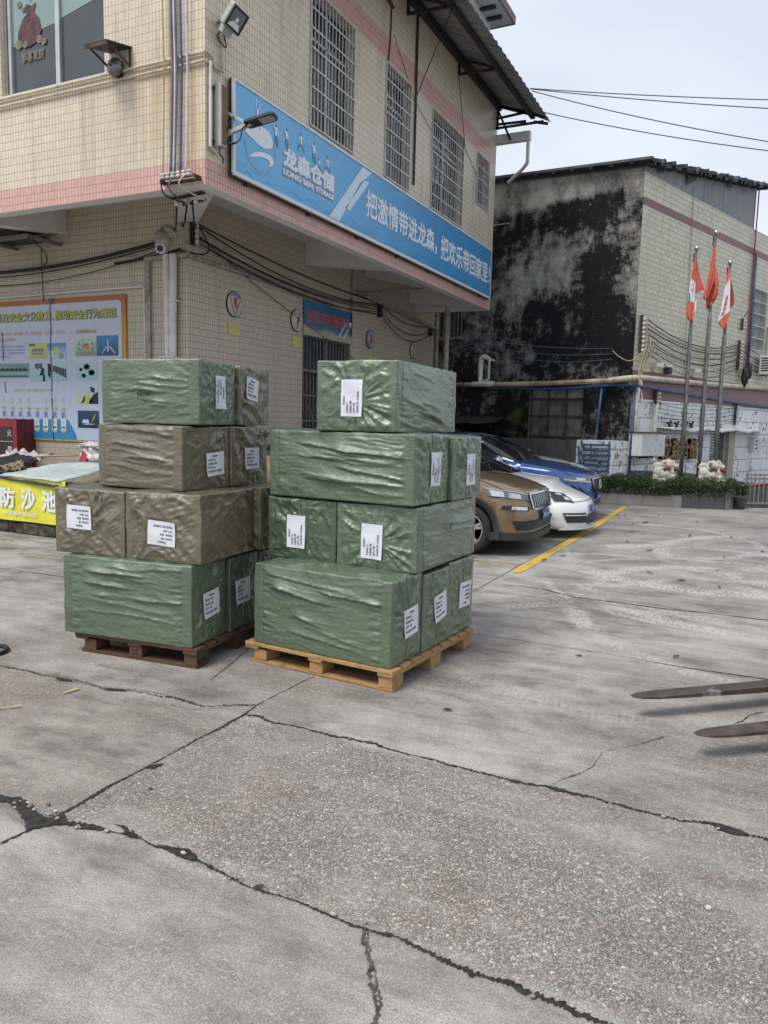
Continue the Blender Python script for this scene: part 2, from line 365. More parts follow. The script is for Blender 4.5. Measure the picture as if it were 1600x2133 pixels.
    dust = n.math('MULTIPLY', n.sm(n.noise(n.map(p, (1, 3, 1), (0, 0, R(15))), 1.6, 8, .72), .52, .66), .34); col = n.mix(dust, col, (.40, .375, .345))
    spots = n.sm(n.vor(p, 3.4), .018, .010); col = n.mix(n.math('MULTIPLY', spots, .7), col, (.04, .035, .03))
    damp = n.math('MULTIPLY', n.sm(n.noise(n.map(p, (1, 2, 1), (0, 0, .5), (9, 2, 0)), .8, 7, .66), .53, .68), .45)
    col = n.mix(damp, col, n.mix(1.0, col, (.62, .60, .60), 'MULTIPLY'))
    pink = n.math('MULTIPLY', n.math('MULTIPLY', mid, n.math('SUBTRACT', 1.0, right)), .28)
    col = n.mix(pink, col, n.mix(1.0, col, (1.0, .85, .79), 'MULTIPLY'))
    h = n.math('ADD', n.math('MULTIPLY', fine, .30), n.math('MULTIPLY', n.math('MULTIPLY', n.math('MAXIMUM', m1, m2), aggm), .8))
    h = n.math('ADD', h, n.math('ADD', n.math('MULTIPLY', fine2, .6), n.math('MULTIPLY', st, .4)))
    return n.out(col, n.ramp(v, [(.45, .60), (.6, .9)]), n.bump(h, .6, .007), spec=.3)
M['ground'] = mat_ground()
M['crack'] = simple('crack_dirt', (.030, .027, .024), .95, var=.4, sc=40, bump=.8, bsc=120)
M['joint'] = simple('joint_dirt', (.035, .031, .027), .95, var=.4, sc=40, bump=.6, bsc=120)
def mat_paint(name, col, worn=.5):
    n = NT(name); p = n.pos()
    w = n.noise(p, 14, 7, .7); w2 = n.noise(p, 2.2, 5)
    f = n.math('MULTIPLY', n.sm(n.math('ADD', n.math('MULTIPLY', w, .7), n.math('MULTIPLY', w2, .4)), .52, .70), worn)
    return n.out(n.mix(f, col, tuple(k*.35+.08 for k in col)), .7, n.bump(w, .3, .003))
M['yellow_line'] = mat_paint('yellow_road_paint', (.56, .36, .055), .95)
M['yellow_faint'] = mat_paint('faded_yellow_paint', (.42, .29, .07), 1.0)
def mat_film(name, col, rough, spec):
    n = NT(name); p = n.obj()
    a = n.noise(p, 3, 5); w2 = n.noise(p, 55, 6, .72); w3 = n.noise(n.map(p, (1, 1, 5)), 22, 5, .68, .6)
    rg = n.nd('ShaderNodeTexNoise', noise_type='RIDGED_MULTIFRACTAL', i_Vector=n.map(p, (1, 1, 2.2)), i_Scale=7.0, i_Detail=5.0, i_Roughness=.62, i_Distortion=.5).outputs[0]
    c = n.ramp(a, [(.3, tuple(k*.82 for k in col)), (.7, tuple(k*1.10 for k in col))])
    dust = n.sm(n.noise(p, 8, 7, .72), .52, .72)
    c = n.mix(n.math('MULTIPLY', dust, .20), c, tuple(.55*k+.11 for k in col))
    tp = n.nd('ShaderNodeAttribute', attribute_name='tape').outputs['Fac']; c = n.mix(n.math('MULTIPLY', tp, .55), c, tuple(k*.80+.012 for k in col))
    nr = n.bump(n.math('ADD', n.math('MULTIPLY', w2, .8), n.math('ADD', n.math('MULTIPLY', w3, .6), n.math('ADD', n.math('MULTIPLY', rg, .45), n.math('MULTIPLY', n.noise(n.map(p, (4, 4, 62), (R(3), R(2), 0)), 1.6, 5, .7, .3), .85)))), .40, .008)
    return n.out(c, n.ramp(w2, [(.3, rough-.06), (.7, rough+.10)]), nr, .12, spec, Coat_Weight=.5, Coat_Roughness=.22)
M['green_film'] = mat_film('green_woven_wrap', (.112, .160, .092), .29, .8)
M['green_dark'] = mat_film('dark_green_woven_wrap', (.070, .104, .061), .32, .7)
M['brown_film'] = mat_film('brown_woven_wrap', (.152, .130, .078), .30, .8)
M['paper'] = simple('label_paper', (.70, .715, .77), .6, var=.06, sc=9, bump=.9, bsc=10)
M['hair'] = simple('hairline_dirt', (.085, .078, .07), .95, var=.4, sc=40)
M['ink'] = simple('black_ink', (.02, .02, .022), .6)
M['metal_dark'] = simple('dark_steel', (.030, .029, .030), .55, var=.3, dirt=.3)
M['metal_rust'] = simple('rusty_steel', (.085, .05, .035), .75, var=.4, sc=9, dirt=.4, bump=.3)
M['stainless'] = simple('stainless_steel', (.42, .42, .42), .35, .8, var=.1)
M['alu'] = simple('aluminium_profile', (.55, .56, .57), .4, .5, var=.08)
M['pvc'] = simple('white_pvc', (.66, .64, .59), .45, var=.08, sc=3, dirt=.25)
M['pvc_old'] = simple('yellowed_pvc', (.58, .51, .40), .5, var=.12, sc=2.5, dirt=.5)
M['pvc_rust'] = simple('rusty_pipe', (.50, .40, .27), .55, var=.35, sc=1.6, dirt=.5)
M['pvc_dirty'] = simple('dirty_grey_conduit', (.36, .33, .29), .6, var=.2, sc=6, dirt=.6)
M['cable'] = simple('black_cable', (.012, .012, .012), .6)
M['cable_grey'] = simple('grey_blue_cable', (.10, .12, .16), .6)
M['cable_blue'] = simple('blue_cable', (.045, .06, .26), .5)
M['cable_white'] = simple('white_cable', (.62, .58, .58), .5)
M['cable_tan'] = simple('tan_cable', (.42, .30, .18), .6)
M['porcelain'] = simple('porcelain', (.60, .57, .52), .25, var=.15, dirt=.3, sc=20)
M['black'] = simple('black_plastic', (.02, .02, .02), .5)
M['grey_paint'] = simple('grey_enamel', (.40, .41, .40), .4, var=.06, dirt=.15)
M['white_paint'] = simple('white_enamel', (.68, .68, .66), .4, var=.05, dirt=.12)
M['brown_mesh'] = simple('brown_grille_cloth', (.20, .12, .07), .8, bump=.4, bsc=300)
M['grille_paint'] = simple('pale_bar_paint', (.56, .55, .52), .5, var=.15, dirt=.5, sc=12)
M['grille_old'] = simple('weathered_bar_paint', (.20, .195, .19), .55, var=.2, dirt=.4, sc=12)
M['red'] = simple('red_enamel', (.30, .012, .018), .3, var=.1, dirt=.2)
M['red_side'] = simple('dark_red_enamel', (.16, .014, .02), .45, var=.18, sc=3, dirt=.35, bump=.1)  # darker red for the cabinet body
M['yellow_plate'] = simple('yellow_plate', (.62, .50, .20), .5, var=.05)
M['corr'] = simple('grey_roof_sheet', (.29, .30, .32), .45, .2, var=.12, sc=2, dirt=.25)
M['corr_top'] = simple('blue_grey_roof_sheet', (.16, .19, .20), .5, .2, var=.12)
M['black_roof'] = simple('black_roof_sheet', (.035, .035, .037), .6, var=.3, sc=4)
M['blue_pipe'] = simple('blue_water_pipe', (.040, .115, .27), .5, var=.2, dirt=.2)
M['curtain'] = simple('grey_curtain', (.16, .17, .17), .9, var=.2, sc=3)
M['inside'] = simple('dark_interior', (.045, .047, .05), .9, var=.3)
def mat_glass(name, col, rough=.06, spec=.6):
    n = NT(name); p = n.pos()
    return n.out(n.ramp(n.noise(p, 1.2, 4), [(.3, tuple(k*.8 for k in col)), (.7, col)]), rough, n.bump(n.noise(p, 2.2, 2), .05, .02), spec=spec)
M['glass'] = mat_glass('dark_window_glass', (.022, .025, .027), .07, .45)
M['glass_blue'] = mat_glass('grey_window_glass', (.060, .070, .072), .08, .8)
M['glass_teal'] = mat_glass('pale_teal_window_film', (.27, .36, .345), .15, .5)
M['glass_dirty'] = simple('dusty_glass', (.15, .148, .14), .35, var=.3, sc=4, dirt=.35)

OX, OY = 1.857, -1.877                 # overhang of the upper storey beyond the lower walls (planes X=0 and Y=0)
YE = 8.45; YL = 9.66; XW = -9.0
FR = lambda y, z, o=0: Vector((OX+o, y, z))
FL = lambda x, z, o=0: Vector((x, OY-o, z))
LR = lambda y, z, o=0: Vector((o, y, z))
LL = lambda x, z, o=0: Vector((x, -o, z))
def wall(mb, fn, a0, a1, z0, z1, holes=(), flip=False):
    As = sorted({a0, a1, *[h[0] for h in holes], *[h[1] for h in holes]}); Zs = sorted({z0, z1, *[h[2] for h in holes], *[h[3] for h in holes]})
    As = [a for a in As if a0 <= a <= a1]; Zs = [z for z in Zs if z0 <= z <= z1]
    for i in range(len(As)-1):
        for j in range(len(Zs)-1):
            a, b, c, d = As[i], As[i+1], Zs[j], Zs[j+1]
            m, k = (a+b)/2, (c+d)/2
            if any(h[0] < m < h[1] and h[2] < k < h[3] for h in holes): continue
            P = [(a, c), (b, c), (b, d), (a, d)]
            if flip: P = P[::-1]
            mb.quad(*[fn(*q) for q in P], uv=P)
def reveal(mb, fn, h, depth):
    a, b, c, d = h
    for (p, q) in (((a, c), (b, c)), ((b, c), (b, d)), ((b, d), (a, d)), ((a, d), (a, c))):
        mb.quad(fn(*p, 0), fn(*q, 0), fn(*q, -depth), fn(*p, -depth), uv=[p, q, (q[0]+.07, q[1]+.07), (p[0]+.07, p[1]+.07)])

# ================================================================== GROUND
g = MB()
YARD = [(-60, -80), (80, -80), (80, 6.6), (9.2, 6.6), (9.2, 8.6), (7.45, 8.05), (7.45, 8.75), (4.6, 9.0), (2.4, 12), (0, 14), (0, 90), (-60, 90)]
g.poly([(x, y, 0) for x, y in YARD])
o = g.build('ground', M['ground'], fix=False); tag(o, kind='structure')
g = MB(); g.poly([(2, 6.5, -1.25), (80, 6.5, -1.25), (80, 90, -1.25), (2, 90, -1.25)])
g.quad((9.2, 6.6, 0), (80, 6.6, 0), (80, 6.6, -1.25), (9.2, 6.6, -1.25)); g.quad((7.45, 8.06, 0), (9.2, 8.61, 0), (9.2, 8.61, -1.25), (7.45, 8.06, -1.25))
o = g.build('lower_yard', M['concrete_dark']); tag(o, kind='structure')
JA = [(5.36,-7.37),(5.36,-7.32),(5.37,-7.26),(5.37,-7.17),(5.38,-7.08),(5.38,-7.00),(5.37,-6.86),(5.38,-6.70),(5.38,-6.52),(5.38,-6.30),(5.39,-6.13),(5.39,-5.94),(5.37,-5.79),(5.37,-5.66),(5.38,-5.43),(5.39,-5.20)]
HOLE = [(5.00,-7.13),(5.10,-7.11),(5.12,-7.10),(5.20,-7.10),(5.26,-7.14),(5.35,-7.16),(5.39,-7.15),(5.37,-7.09),(5.43,-7.13),(5.50,-7.12),(5.57,-7.11),(5.64,-7.06),(5.72,-7.07),(5.78,-7.10),(5.73,-7.11),(5.65,-7.11),(5.54,-7.15),(5.46,-7.16),(5.41,-7.20),(5.38,-7.24),(5.37,-7.26),(5.27,-7.20),(5.14,-7.15),(5.05,-7.16)]
JC = [(5.72,-7.08),(5.81,-7.10),(5.86,-7.11),(5.96,-7.10),(6.03,-7.10),(6.14,-7.12),(6.25,-7.14),(6.33,-7.15),(6.43,-7.14),(6.53,-7.14),(6.62,-7.15),(6.71,-7.16),(6.76,-7.15),(6.82,-7.15),(6.87,-7.14),(6.97,-7.16),(7.05,-7.17),(7.13,-7.18),(7.22,-7.17),(7.29,-7.18),(7.38,-7.18),(7.43,-7.19),(7.6,-7.20),(8.6,-7.22)]
CHIPS = [[(5.86,-7.10),(5.94,-7.08),(5.99,-7.07),(6.03,-7.08),(6.07,-7.11),(6.04,-7.12),(5.97,-7.12)], [(7.68,-5.92),(7.75,-5.92),(7.80,-5.93),(7.84,-5.96),(7.78,-5.98),(7.73,-5.97)],
         [(5.37,-6.66),(5.40,-6.60),(5.43,-6.56),(5.42,-6.63)], [(7.02,-5.935),(7.1,-5.93),(7.14,-5.945),(7.07,-5.965)]]
DOWN = [(6.76,-7.15),(6.77,-7.20),(6.84,-7.27),(6.88,-7.34),(6.93,-7.41),(6.96,-7.48),(7.0,-7.7),(6.97,-8.1)]
JBL = [(3.0,-6.03),(3.55,-6.02),(3.80,-6.01),(3.99,-6.01),(4.09,-6.00),(4.20,-5.99),(4.46,-6.00),(4.60,-5.95),(4.78,-5.93),(4.95,-5.92),(5.12,-5.94),(5.20,-5.89),(5.28,-5.82),(5.37,-5.78)]
JBL2 = [(4.96,-6.00),(5.08,-6.01),(5.17,-5.96),(5.24,-5.88)]
JBR = [(5.39,-5.92),(5.47,-5.90),(5.59,-5.94),(5.69,-5.92),(5.81,-5.92),(5.92,-5.93),(6.04,-5.92),(6.16,-5.91),(6.23,-5.93),(6.36,-5.94),(6.49,-5.93),(6.56,-5.95),(6.67,-5.95),(6.83,-5.96),(6.94,-5.96),(7.04,-5.94),(7.13,-5.95),(7.22,-5.94),(7.32,-5.95),(7.43,-5.96),(7.52,-5.96),(7.60,-5.96),(7.68,-5.93),(7.75,-5.96),(7.82,-5.95),(8.2,-5.96),(9.5,-5.95)]
F1 = [(7.9,-4.45),(7.82,-4.56),(7.79,-4.66),(7.75,-4.74)]; F2 = [(7.44,-5.09),(7.33,-5.27),(7.23,-5.39),(7.18,-5.46),(7.17,-5.64),(7.13,-5.75),(7.08,-5.83),(7.04,-5.93)]
def strip(mb, pts, w, z=.004, jag=.5, step=.012, wob=.004, var=1.0):
    rnd = random.Random(len(pts)*7+int(pts[0][0]*100)); P = []
    for i in range(len(pts)-1):
        a, b = Vector(pts[i]), Vector(pts[i+1]); n = max(1, int((b-a).length/step))
        P += [a.lerp(b, k/n) for k in range(n)]
    P.append(Vector(pts[-1])); m = len(P); lo = 0
    prof = [1.0]*m; cur = 1.0
    for i in range(m):
        cur += (rnd.random()-.5)*.35*var; cur = min(1+.8*var, max(1-.65*var, cur)); prof[i] = cur
    L, Rr = [], []; dx = dy = 0
    for i in range(m):
        t = (P[min(i+1, m-1)]-P[max(i-1, 0)]).normalized(); nn = Vector((-t.y, t.x))
        dx = dx*.8+(rnd.random()-.5)*wob
        end = min(1, i/4+.25, (m-1-i)/4+.25)
        L.append(P[i]+nn*(dx+w*prof[i]*end*(.5+jag*(rnd.random()-.4)))); Rr.append(P[i]+nn*(dx-w*prof[i]*end*(.5+jag*(rnd.random()-.4))))
    for i in range(m-1):
        mb.quad((*Rr[i], z), (*Rr[i+1], z), (*L[i+1], z), (*L[i], z))
def ragged(pts, amp=.008, step=.015, seed=1):
    rnd = random.Random(seed); out = []
    for i in range(len(pts)):
        a, b = Vector(pts[i]), Vector(pts[(i+1) % len(pts)]); n = max(1, int((b-a).length/step))
        for k in range(n): out.append(a.lerp(b, k/n)+Vector(((rnd.random()-.5)*amp, (rnd.random()-.5)*amp)))
    return out
c = MB()
strip(c, JA, .0085, .004, .8, .006, .003); strip(c, JC, .0085, .0045, 1.2, .006, .003); strip(c, JBR, .0075, .0045, 1.3, .006, .004); strip(c, JBL, .005, .005, 1.5, .006, .010); strip(c, JBL2, .004, .005, 1.5, .006, .008); strip(c, [(a, b+.02+.012*sin(i*1.7)) for i, (a, b) in enumerate(JBL[3:11])], .0025, .0052, 1.5, .006, .008)
for p in CHIPS: c.poly([(x, y, .006) for x, y in ragged(p, .008)])
c.poly([(x, y, .0065) for x, y in ragged(HOLE, .012)])
strip(c, F1, .004, .0045, 1.2); strip(c, F2, .0035, .0045, 1.2)
for s_ in ([(4.06,-6.0),(4.16,-5.985),(4.22,-6.005),(4.12,-6.03)], [(4.45,-6.0),(4.56,-5.955),(4.6,-5.97),(4.5,-6.01)]): c.poly([(x, y, .0062) for x, y in ragged(s_, .01)])
o = c.build('ground_cracks', M['crack'], fix=False); tag(o, kind='structure')
c = MB(); strip(c, DOWN, .006, .0055, 1.6, .008, .008); strip(c, [(a+.012*sin(i*2.3)+.01, b) for i, (a, b) in enumerate(DOWN)], .003, .005, 1.6, .008, .01); o = c.build('ground_hairline', M['hair'], fix=False); tag(o, kind='structure')
c = MB()
strip(c, [(5.42,-3.9),(5.45,-2.41),(5.44,-1.86),(5.44,-1.27),(5.46,5.5)], .012, .0035, .4, .03)
strip(c, [(3.2,-3.95),(5.94,-3.81),(6.27,-3.78),(6.63,-3.78),(6.89,-3.79),(7.18,-3.81),(7.45,-3.83),(7.67,-3.82),(9.5,-3.8)], .008, .004, .5, .03)
strip(c, [(5.56,-1.99),(5.76,-1.93),(5.98,-1.94),(6.33,-2.12),(6.72,-2.13),(7.12,-2.15),(7.42,-2.11),(9.4,-2.1)], .009, .004, .7, .03)
strip(c, [(6.13,1.80),(6.87,1.68),(7.47,1.85),(9.3,2.2)], .009, .004, .5, .03)
strip(c, [(.3,-4.0),(.88,-4.00),(1.28,-3.97),(1.80,-3.95),(3.2,-3.9)], .009, .004, .5, .03); strip(c, [(4.9,-5.6),(4.4,-3.9)], .004, .004, .5, .03)
o = c.build('ground_joints', M['joint'], fix=False); tag(o, kind='structure')
# painted bay lines
c = MB(); strip(c, [(5.52,-1.32),(5.53,.4),(5.52,2.4),(5.50,4.4),(5.46,6.6)], .118, .0048, .03, .05, .001, .12)
o = c.build('yellow_kerb_line', M['yellow_line'], fix=False); tag(o, kind='structure')
c = MB()
for y in (-.80, 1.24, 3.12, 4.97): strip(c, [(1.2, y+.1), (5.42, y)], .06, .0046, .05, .05, .001, .15)
for p in ([(.35,-3.32),(1.5,-3.0)], [(1.0,-3.28),(1.35,-2.95)]): strip(c, p, .05, .0044, .2, .05, .001, .3)
c.poly([(6.02,-1.95,.0045),(6.06,-1.93,.0045),(6.05,-1.90,.0045),(6.01,-1.92,.0045)]); c.poly([(5.55,-1.62,.0045),(5.60,-1.58,.0045),(5.57,-1.54,.0045)])
o = c.build('yellow_bay_lines', M['yellow_faint'], fix=False); tag(o, kind='structure')

# ================================================================== MAIN BUILDING
B = thing('warehouse_building', 'two storey cream tiled warehouse with a jutting upper floor and pink bands', 'building', (0, 0, 0))
WIN = [(.35, 1.595, 5.62, 7.40), (2.69, 3.665, 5.61, 7.385), (4.675, 6.34, 5.61, 7.385), (7.16, 7.99, 6.346, 7.39)]
WL = (-1.49, .335, 5.68, 7.62)
ZT = 8.85
m = MB(); wall(m, FR, OY, YE, 4.50, 7.435, WIN); wall(m, FR, OY, YE, 7.785, ZT)
wall(m, FL, XW, OX, 4.50, 7.435, [WL]); wall(m, FL, XW, OX, 7.785, ZT, [WL])
for h in WIN: reveal(m, FR, h, .16)
reveal(m, FL, WL, .14)
wall(m, lambda x, z: Vector((x, YE, z)), XW, OX, 4.23, ZT, flip=True)
m.build('upper_wall', M['tile'], B, fix=False)
m = MB(); wall(m, FR, OY, YE, 4.225, 4.50); wall(m, FL, XW, OX, 4.225, 4.50); wall(m, FR, OY, YE, 7.435, 7.785); wall(m, FL, XW, OX, 7.435, 7.785, [WL])
m.build('pink_band', M['tile_pink'], B, fix=False)
DOOR = (3.19, 5.04, 0.0, 3.16)
m = MB(); wall(m, LR, 0, YL, 0, 4.9, [DOOR]); wall(m, LL, XW, 0, 0, 4.9); reveal(m, LR, DOOR, .15)
wall(m, lambda x, z: Vector((x, YL, z)), XW, 0, 0, 4.9, flip=True)
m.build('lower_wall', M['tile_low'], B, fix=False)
# concrete soffit, edge beam and tapered brackets
m = MB()
m.b2((XW, OY+.12, 4.80), (OX-.12, YE-.01, 4.86))
m.b2((OX-.17, OY+.17, 4.22), (OX-.003, YE-.003, 4.6)); m.b2((XW, OY+.003, 4.22), (OX-.003, OY+.17, 4.6))
m.b2((-.3, YE-.17, 4.22), (OX-.17, YE-.004, 4.6))
m.build('concrete_soffit', M['soffit'], B)
def bracket(p, q, w, zb0, zb1):
    b = MB(); p = Vector(p); q = Vector(q); d = (q-p).normalized(); x = Vector((-d.y, d.x, 0))*w/2
    z = lambda v, h: Vector((v.x, v.y, h))
    b.hexa([z(p-x, zb0), z(p+x, zb0), z(q+x, zb1), z(q-x, zb1), z(p-x, 4.815), z(p+x, 4.815), z(q+x, 4.815), z(q-x, 4.815)])
    b.build('bracket', M['soffit'], B)
for y in (3.40, 8.10): bracket((-.01, y, 0), (OX-.16, y, 0), .26, 4.41, 4.235)
bracket((-.01, 5.72, 0), (OX-.16, 5.72, 0), .2, 4.62, 4.235)
bracket((-.12, .12, 0), (OX-.12, OY+.12, 0), .30, 4.43, 4.235)
for x in (-2.6, -6.4): bracket((x, .01, 0), (x, OY+.16, 0), .26, 4.45, 4.235)
# windows behind steel bars
def window(h, nv, nh, curtain):
    a, b, c, d = h; f = MB(); D = -.13
    w = .035
    for p, q in (((a, c), (b, c)), ((a, d), (b, d)), ((a, c), (a, d)), ((b, c), (b, d)), ((a+(b-a)*.5, c), (a+(b-a)*.5, d))):
        f.bar(FR(*p, D), FR(*q, D), w, w, (1, 0, 0))
    ztr = c+(d-c)*.70; f.bar(FR(a, ztr, D), FR(b, ztr, D), w, w, (1, 0, 0))
    fr = f.build('window', M['alu'], B)
    g = MB(); g.quad(FR(a, c, D-.015), FR(b, c, D-.015), FR(b, d, D-.015), FR(a, d, D-.015)); g.build('pane', M['glass'], fr)
    g = MB(); n = 16                                       # rippled curtain seen through the lower panes
    for i in range(n):
        t0, t1 = a+(b-a)*(i/n), a+(b-a)*((i+1)/n)
        if i % 8 in curtain: g.quad(FR(t0, c, D-.010), FR(t1, c, D-.010), FR(t1, ztr-.05, D-.010), FR(t0, ztr-.05, D-.010))
    g.build('curtain', M['curtain'], fr)
    k = MB(); O = .015
    for i in range(nv+1):
        y = a+(b-a)*i/nv; k.bar(FR(y, c, O), FR(y, d, O), .011 if i % nv else .026, .012, (1, 0, 0))
    for j in range(nh+1):
        z = c+(d-c)*j/nh; k.bar(FR(a, z, O+.012), FR(b, z, O+.012), .024, .008, (1, 0, 0))
    k.build('window_grille', M['grille_paint'], B)
window(WIN[0], 13, 7, (0, 1, 3, 5)); window(WIN[1], 9, 7, (3, 5)); window(WIN[2], 15, 7, (2, 3, 5)); window(WIN[3], 8, 4, (2,))
# sliding window on the left face with a film and a festive sticker
a, b, c, d = WL; f = MB(); D = -.10
for p, q, w in (((a, c), (b, c), .06), ((a, c), (a, d), .06), ((a-.0+.09, c), (a+.09, d), .045), ((-.53, c), (-.53, d), .07), ((a, d), (b, d), .06), ((b, c), (b, d), .04)):
    f.bar(FL(*p, D), FL(*q, D), w, .06, (0, 1, 0))
fr = f.build('window', M['alu'], B)
g = MB(); g.quad(FL(a, c, D-.01), FL(b, c, D-.01), FL(b, d, D-.01), FL(a, d, D-.01)); g.build('pane', M['glass_blue'], fr)
g = MB(); g.poly([FL(x, z, D-.006) for x, z in ((-1.40, 6.30), (-1.0, 6.42), (-.56, 6.47), (-.56, d), (-1.40, d))])
g.poly([FL(x, z, D-.006) for x, z in ((-.49, 6.50), (.05, 6.60), (.32, 6.74), (.32, d), (-.49, d))]); g.build('blind', M['glass_teal'], fr)
M['sticker_red'] = simple('red_sticker', (.12, .04, .04), .4, var=.35, sc=12); M['sticker_gold'] = simple('gold_sticker', (.20, .18, .125), .4, var=.25, sc=12)
g = MB(); D2 = D+.004
sk = lambda x, z: FL(-1.28+x, 6.28+z, D2)
g.poly([sk(x, z) for x, z in ((.0, .02), (.02, .20), (.10, .33), (.18, .38), (.13, .46), (.20, .50), (.27, .46), (.36, .49), (.31, .39), (.40, .30), (.44, .14), (.36, .02), (.2, -.02))])
st = g.build('window_sticker', M['sticker_red'], fr)
for x, z, r in ((.05, .52, .045), (.2, .60, .035), (.34, .66, .03), (.40, .04, .06), (.48, .0, .05), (.02, .04, .07), (.14, .02, .05), (.25, .55, .02), (.12, .44, .03)):
    g = MB(); g.poly([sk(x+r*cos(t*pi/5), z+r*.85*sin(t*pi/5))+Vector((0, -.002, 0)) for t in range(10)]); g.build('sticker_coin', M['sticker_gold'], st)
g = MB(); add_text(g, '恭喜发财', lambda x, y: sk(x, y)+Vector((0, -.002, 0)), .06, -.20, .42, .13, bold=.03)
g.build('sticker_writing', M['sticker_gold'], st)
# slit lights reflected in the office: ceiling tubes behind the glass are left to the glass itself
# door with bars
f = MB(); a, b, c, d = DOOR
for i in range(16):
    y = a+(b-a)*i/15; f.bar(LR(y, c+.02, -.06), LR(y, d, -.06), .018, .018, (1, 0, 0))
for z in (.05, .55, 1.05, 1.55, 2.03, 2.5, 3.13): f.bar(LR(a, z, -.048), LR(b, z, -.048), .05 if z == 2.5 else .03, .012, (1, 0, 0))
for y in (a, b, (a+b)/2): f.bar(LR(y, 0.02, -.04), LR(y, d, -.04), .05, .03, (1, 0, 0))
for yy in (a+.45, a+1.35):
    for s_ in (-1, 1): f.tube(smooth_path([LR(yy, 1.56, -.045), LR(yy+s_*.05, 1.75, -.045), LR(yy+s_*.14, 1.85, -.045), LR(yy+s_*.16, 1.74, -.045)]), .008, 5)
dr = f.build('door', M['grille_old'], B)
g = MB(); g.quad(LR(a, c, -.15), LR(b, c, -.15), LR(b, d, -.15), LR(a, d, -.15)); g.build('door_backing', M['inside'], dr)
# corrugated awning roof on steel trusses
XE = 3.06; Y0, Y1 = -1.2, 8.62
def roofz(x): return 8.86+(8.30-8.86)*(x-OX)/(XE-OX)
m = MB(); n = 150; pts = []
for i in range(n+1):
    y = Y0+(Y1-Y0)*i/n; hump = .028 if (i % 4) in (1, 2) else 0
    pts.append((y, hump))
for i in range(n):
    (ya, ha), (yb_, hb) = pts[i], pts[i+1]
    m.quad((OX-.6, ya, roofz(OX-.6)+ha), (XE, ya, roofz(XE)+ha), (XE, yb_, roofz(XE)+hb), (OX-.6, yb_, roofz(OX-.6)+hb))
ro = m.build('awning_roof', M['corr'], B)
sd = ro.modifiers.new('thick', 'SOLIDIFY'); sd.thickness = .006
m = MB()
m.b2((OX+.003, Y0, 8.66), (OX+.10, YE, 8.80)); m.b2((2.62, Y0, roofz(2.62)-.10), (2.72, Y1-.1, roofz(2.72)-.008))
m.bar((2.72, 8.40, 8.30), (XE-.05, 8.55, 8.27), .05); m.build('purlin', M['metal_dark'], B)
def truss(y):
    t = MB(); w = .045
    t.bar((OX+.025, y, 8.44), (OX+.025, y, 8.76), w); t.bar((OX+.02, y, 8.755), (2.70, y, roofz(2.7)-.05), w, w); t.bar((OX+.02, y, 8.455), (2.74, y, 8.42), w, w)
    t.build('roof_truss', M['metal_dark'], B)
for y in (1.1, 3.43, 5.89): truss(y)
t = MB(); y = 8.38
for p, q in (((OX+.03, y, 8.24), (OX+.03, y, 8.80)), ((OX, y, 8.78), (2.95, y, 8.36)), ((OX, y, 8.27), (2.95, y, 8.27)), ((OX, y, 8.48), (2.5, y, 8.52)), ((OX, y, 8.75), (2.75, y, 8.42)), ((OX+.02, y, 8.68), (2.2, y+.02, 7.98)), ((OX+.05, y, 8.35), (2.55, y, 8.33))):
    t.bar(p, q, .045)
t.build('roof_truss', M['metal_dark'], B)
m = MB(); m.b2((.6, 8.47, 7.97), (2.62, 8.62, 8.16)); m.build('gutter', M['white_paint'], B)
m = MB(); m.tube(smooth_path([(2.57, 8.56, 8.1), (2.57, 8.56, 7.62), (2.56, 8.58, 7.50), (2.40, 8.75, 7.42), (2.2, 8.95, 7.38), (1.9, 9.35, 7.36)], 5), .040, 10); m.build('downspout', M['pvc'], B)
# stair tower and its deep eave above the awning
m = MB(); m.b2((-3, -.5, 8.9), (1.58, 8.5, 10.62)); m.build('roof_tower_wall', M['white_paint'], B)
m = MB(); m.b2((-3, -1, 10.62), (2.06, 8.70, 10.74)); m.build('tower_eave', simple('pale_eave_soffit', (.52, .57, .58), .6), B)
m = MB(); m.b2((2.06, -1, 10.60), (2.10, 8.74, 10.78)); m.b2((-3, 8.70, 10.60), (2.06, 8.74, 10.78)); m.build('eave_trim', M['tile_pink'], B)
for y in (7.75, 8.2): 
    m = MB(); m.b2((1.60, y, 10.56), (1.92, y+.10, 10.615)); m.build('eave_beam', M['black'], B)
# pipes fixed to the lower wall
m = MB(); m.tube([(.02, -.02, 3.93), (.03, 4.2, 3.87)], .04, 8); m.build('wall_conduit', M['pvc_dirty'], B); m = MB(); m.tube([(.02, -.04, 3.93), (-.78, -.04, 3.93)], .04, 8); m.build('wall_conduit', M['pvc_dirty'], B)
m = MB(); m.b2((-.80, -.05, 0), (-.70, 0, 3.93)); m.build('wall_trunking', M['pvc_dirty'], B)
m = MB(); m.tube([(-.82, -.03, .3), (-.82, -.03, 3.50), (-.86, -.03, 3.53), (-6, -.03, 3.49)], .018, 7); m.build('wall_conduit', M['pvc'], B)
m = MB(); m.tube([(-.20, -.09, 3.95), (-.225, -.09, 2.0), (-.245, -.09, 0)], .055, 10); m.build('drain_pipe', M['pvc'], B)
m = MB(); m.tube([(-.325, -.09, 3.95), (-.30, -.09, 2.0), (-.36, -.09, 0)], .055, 10)
m.b2((-.26, -.16, 3.26), (-.13, -.02, 3.285)); m.b2((-.43, -.16, 2.44), (-.15, -.02, 2.46)); m.build('drain_pipe', M['pvc'], B)
m = MB(); m.tube(smooth_path([(1.55, 5.25, 4.20), (.12, 5.30, 4.21), (.10, 5.5, 4.20), (.08, 9.2, 3.98), (.08, 9.52, 3.9), (.08, 9.56, 3.5), (.08, 9.56, 0)], 4), .045, 8)
m.build('drain_pipe', M['pvc_dirty'], B)
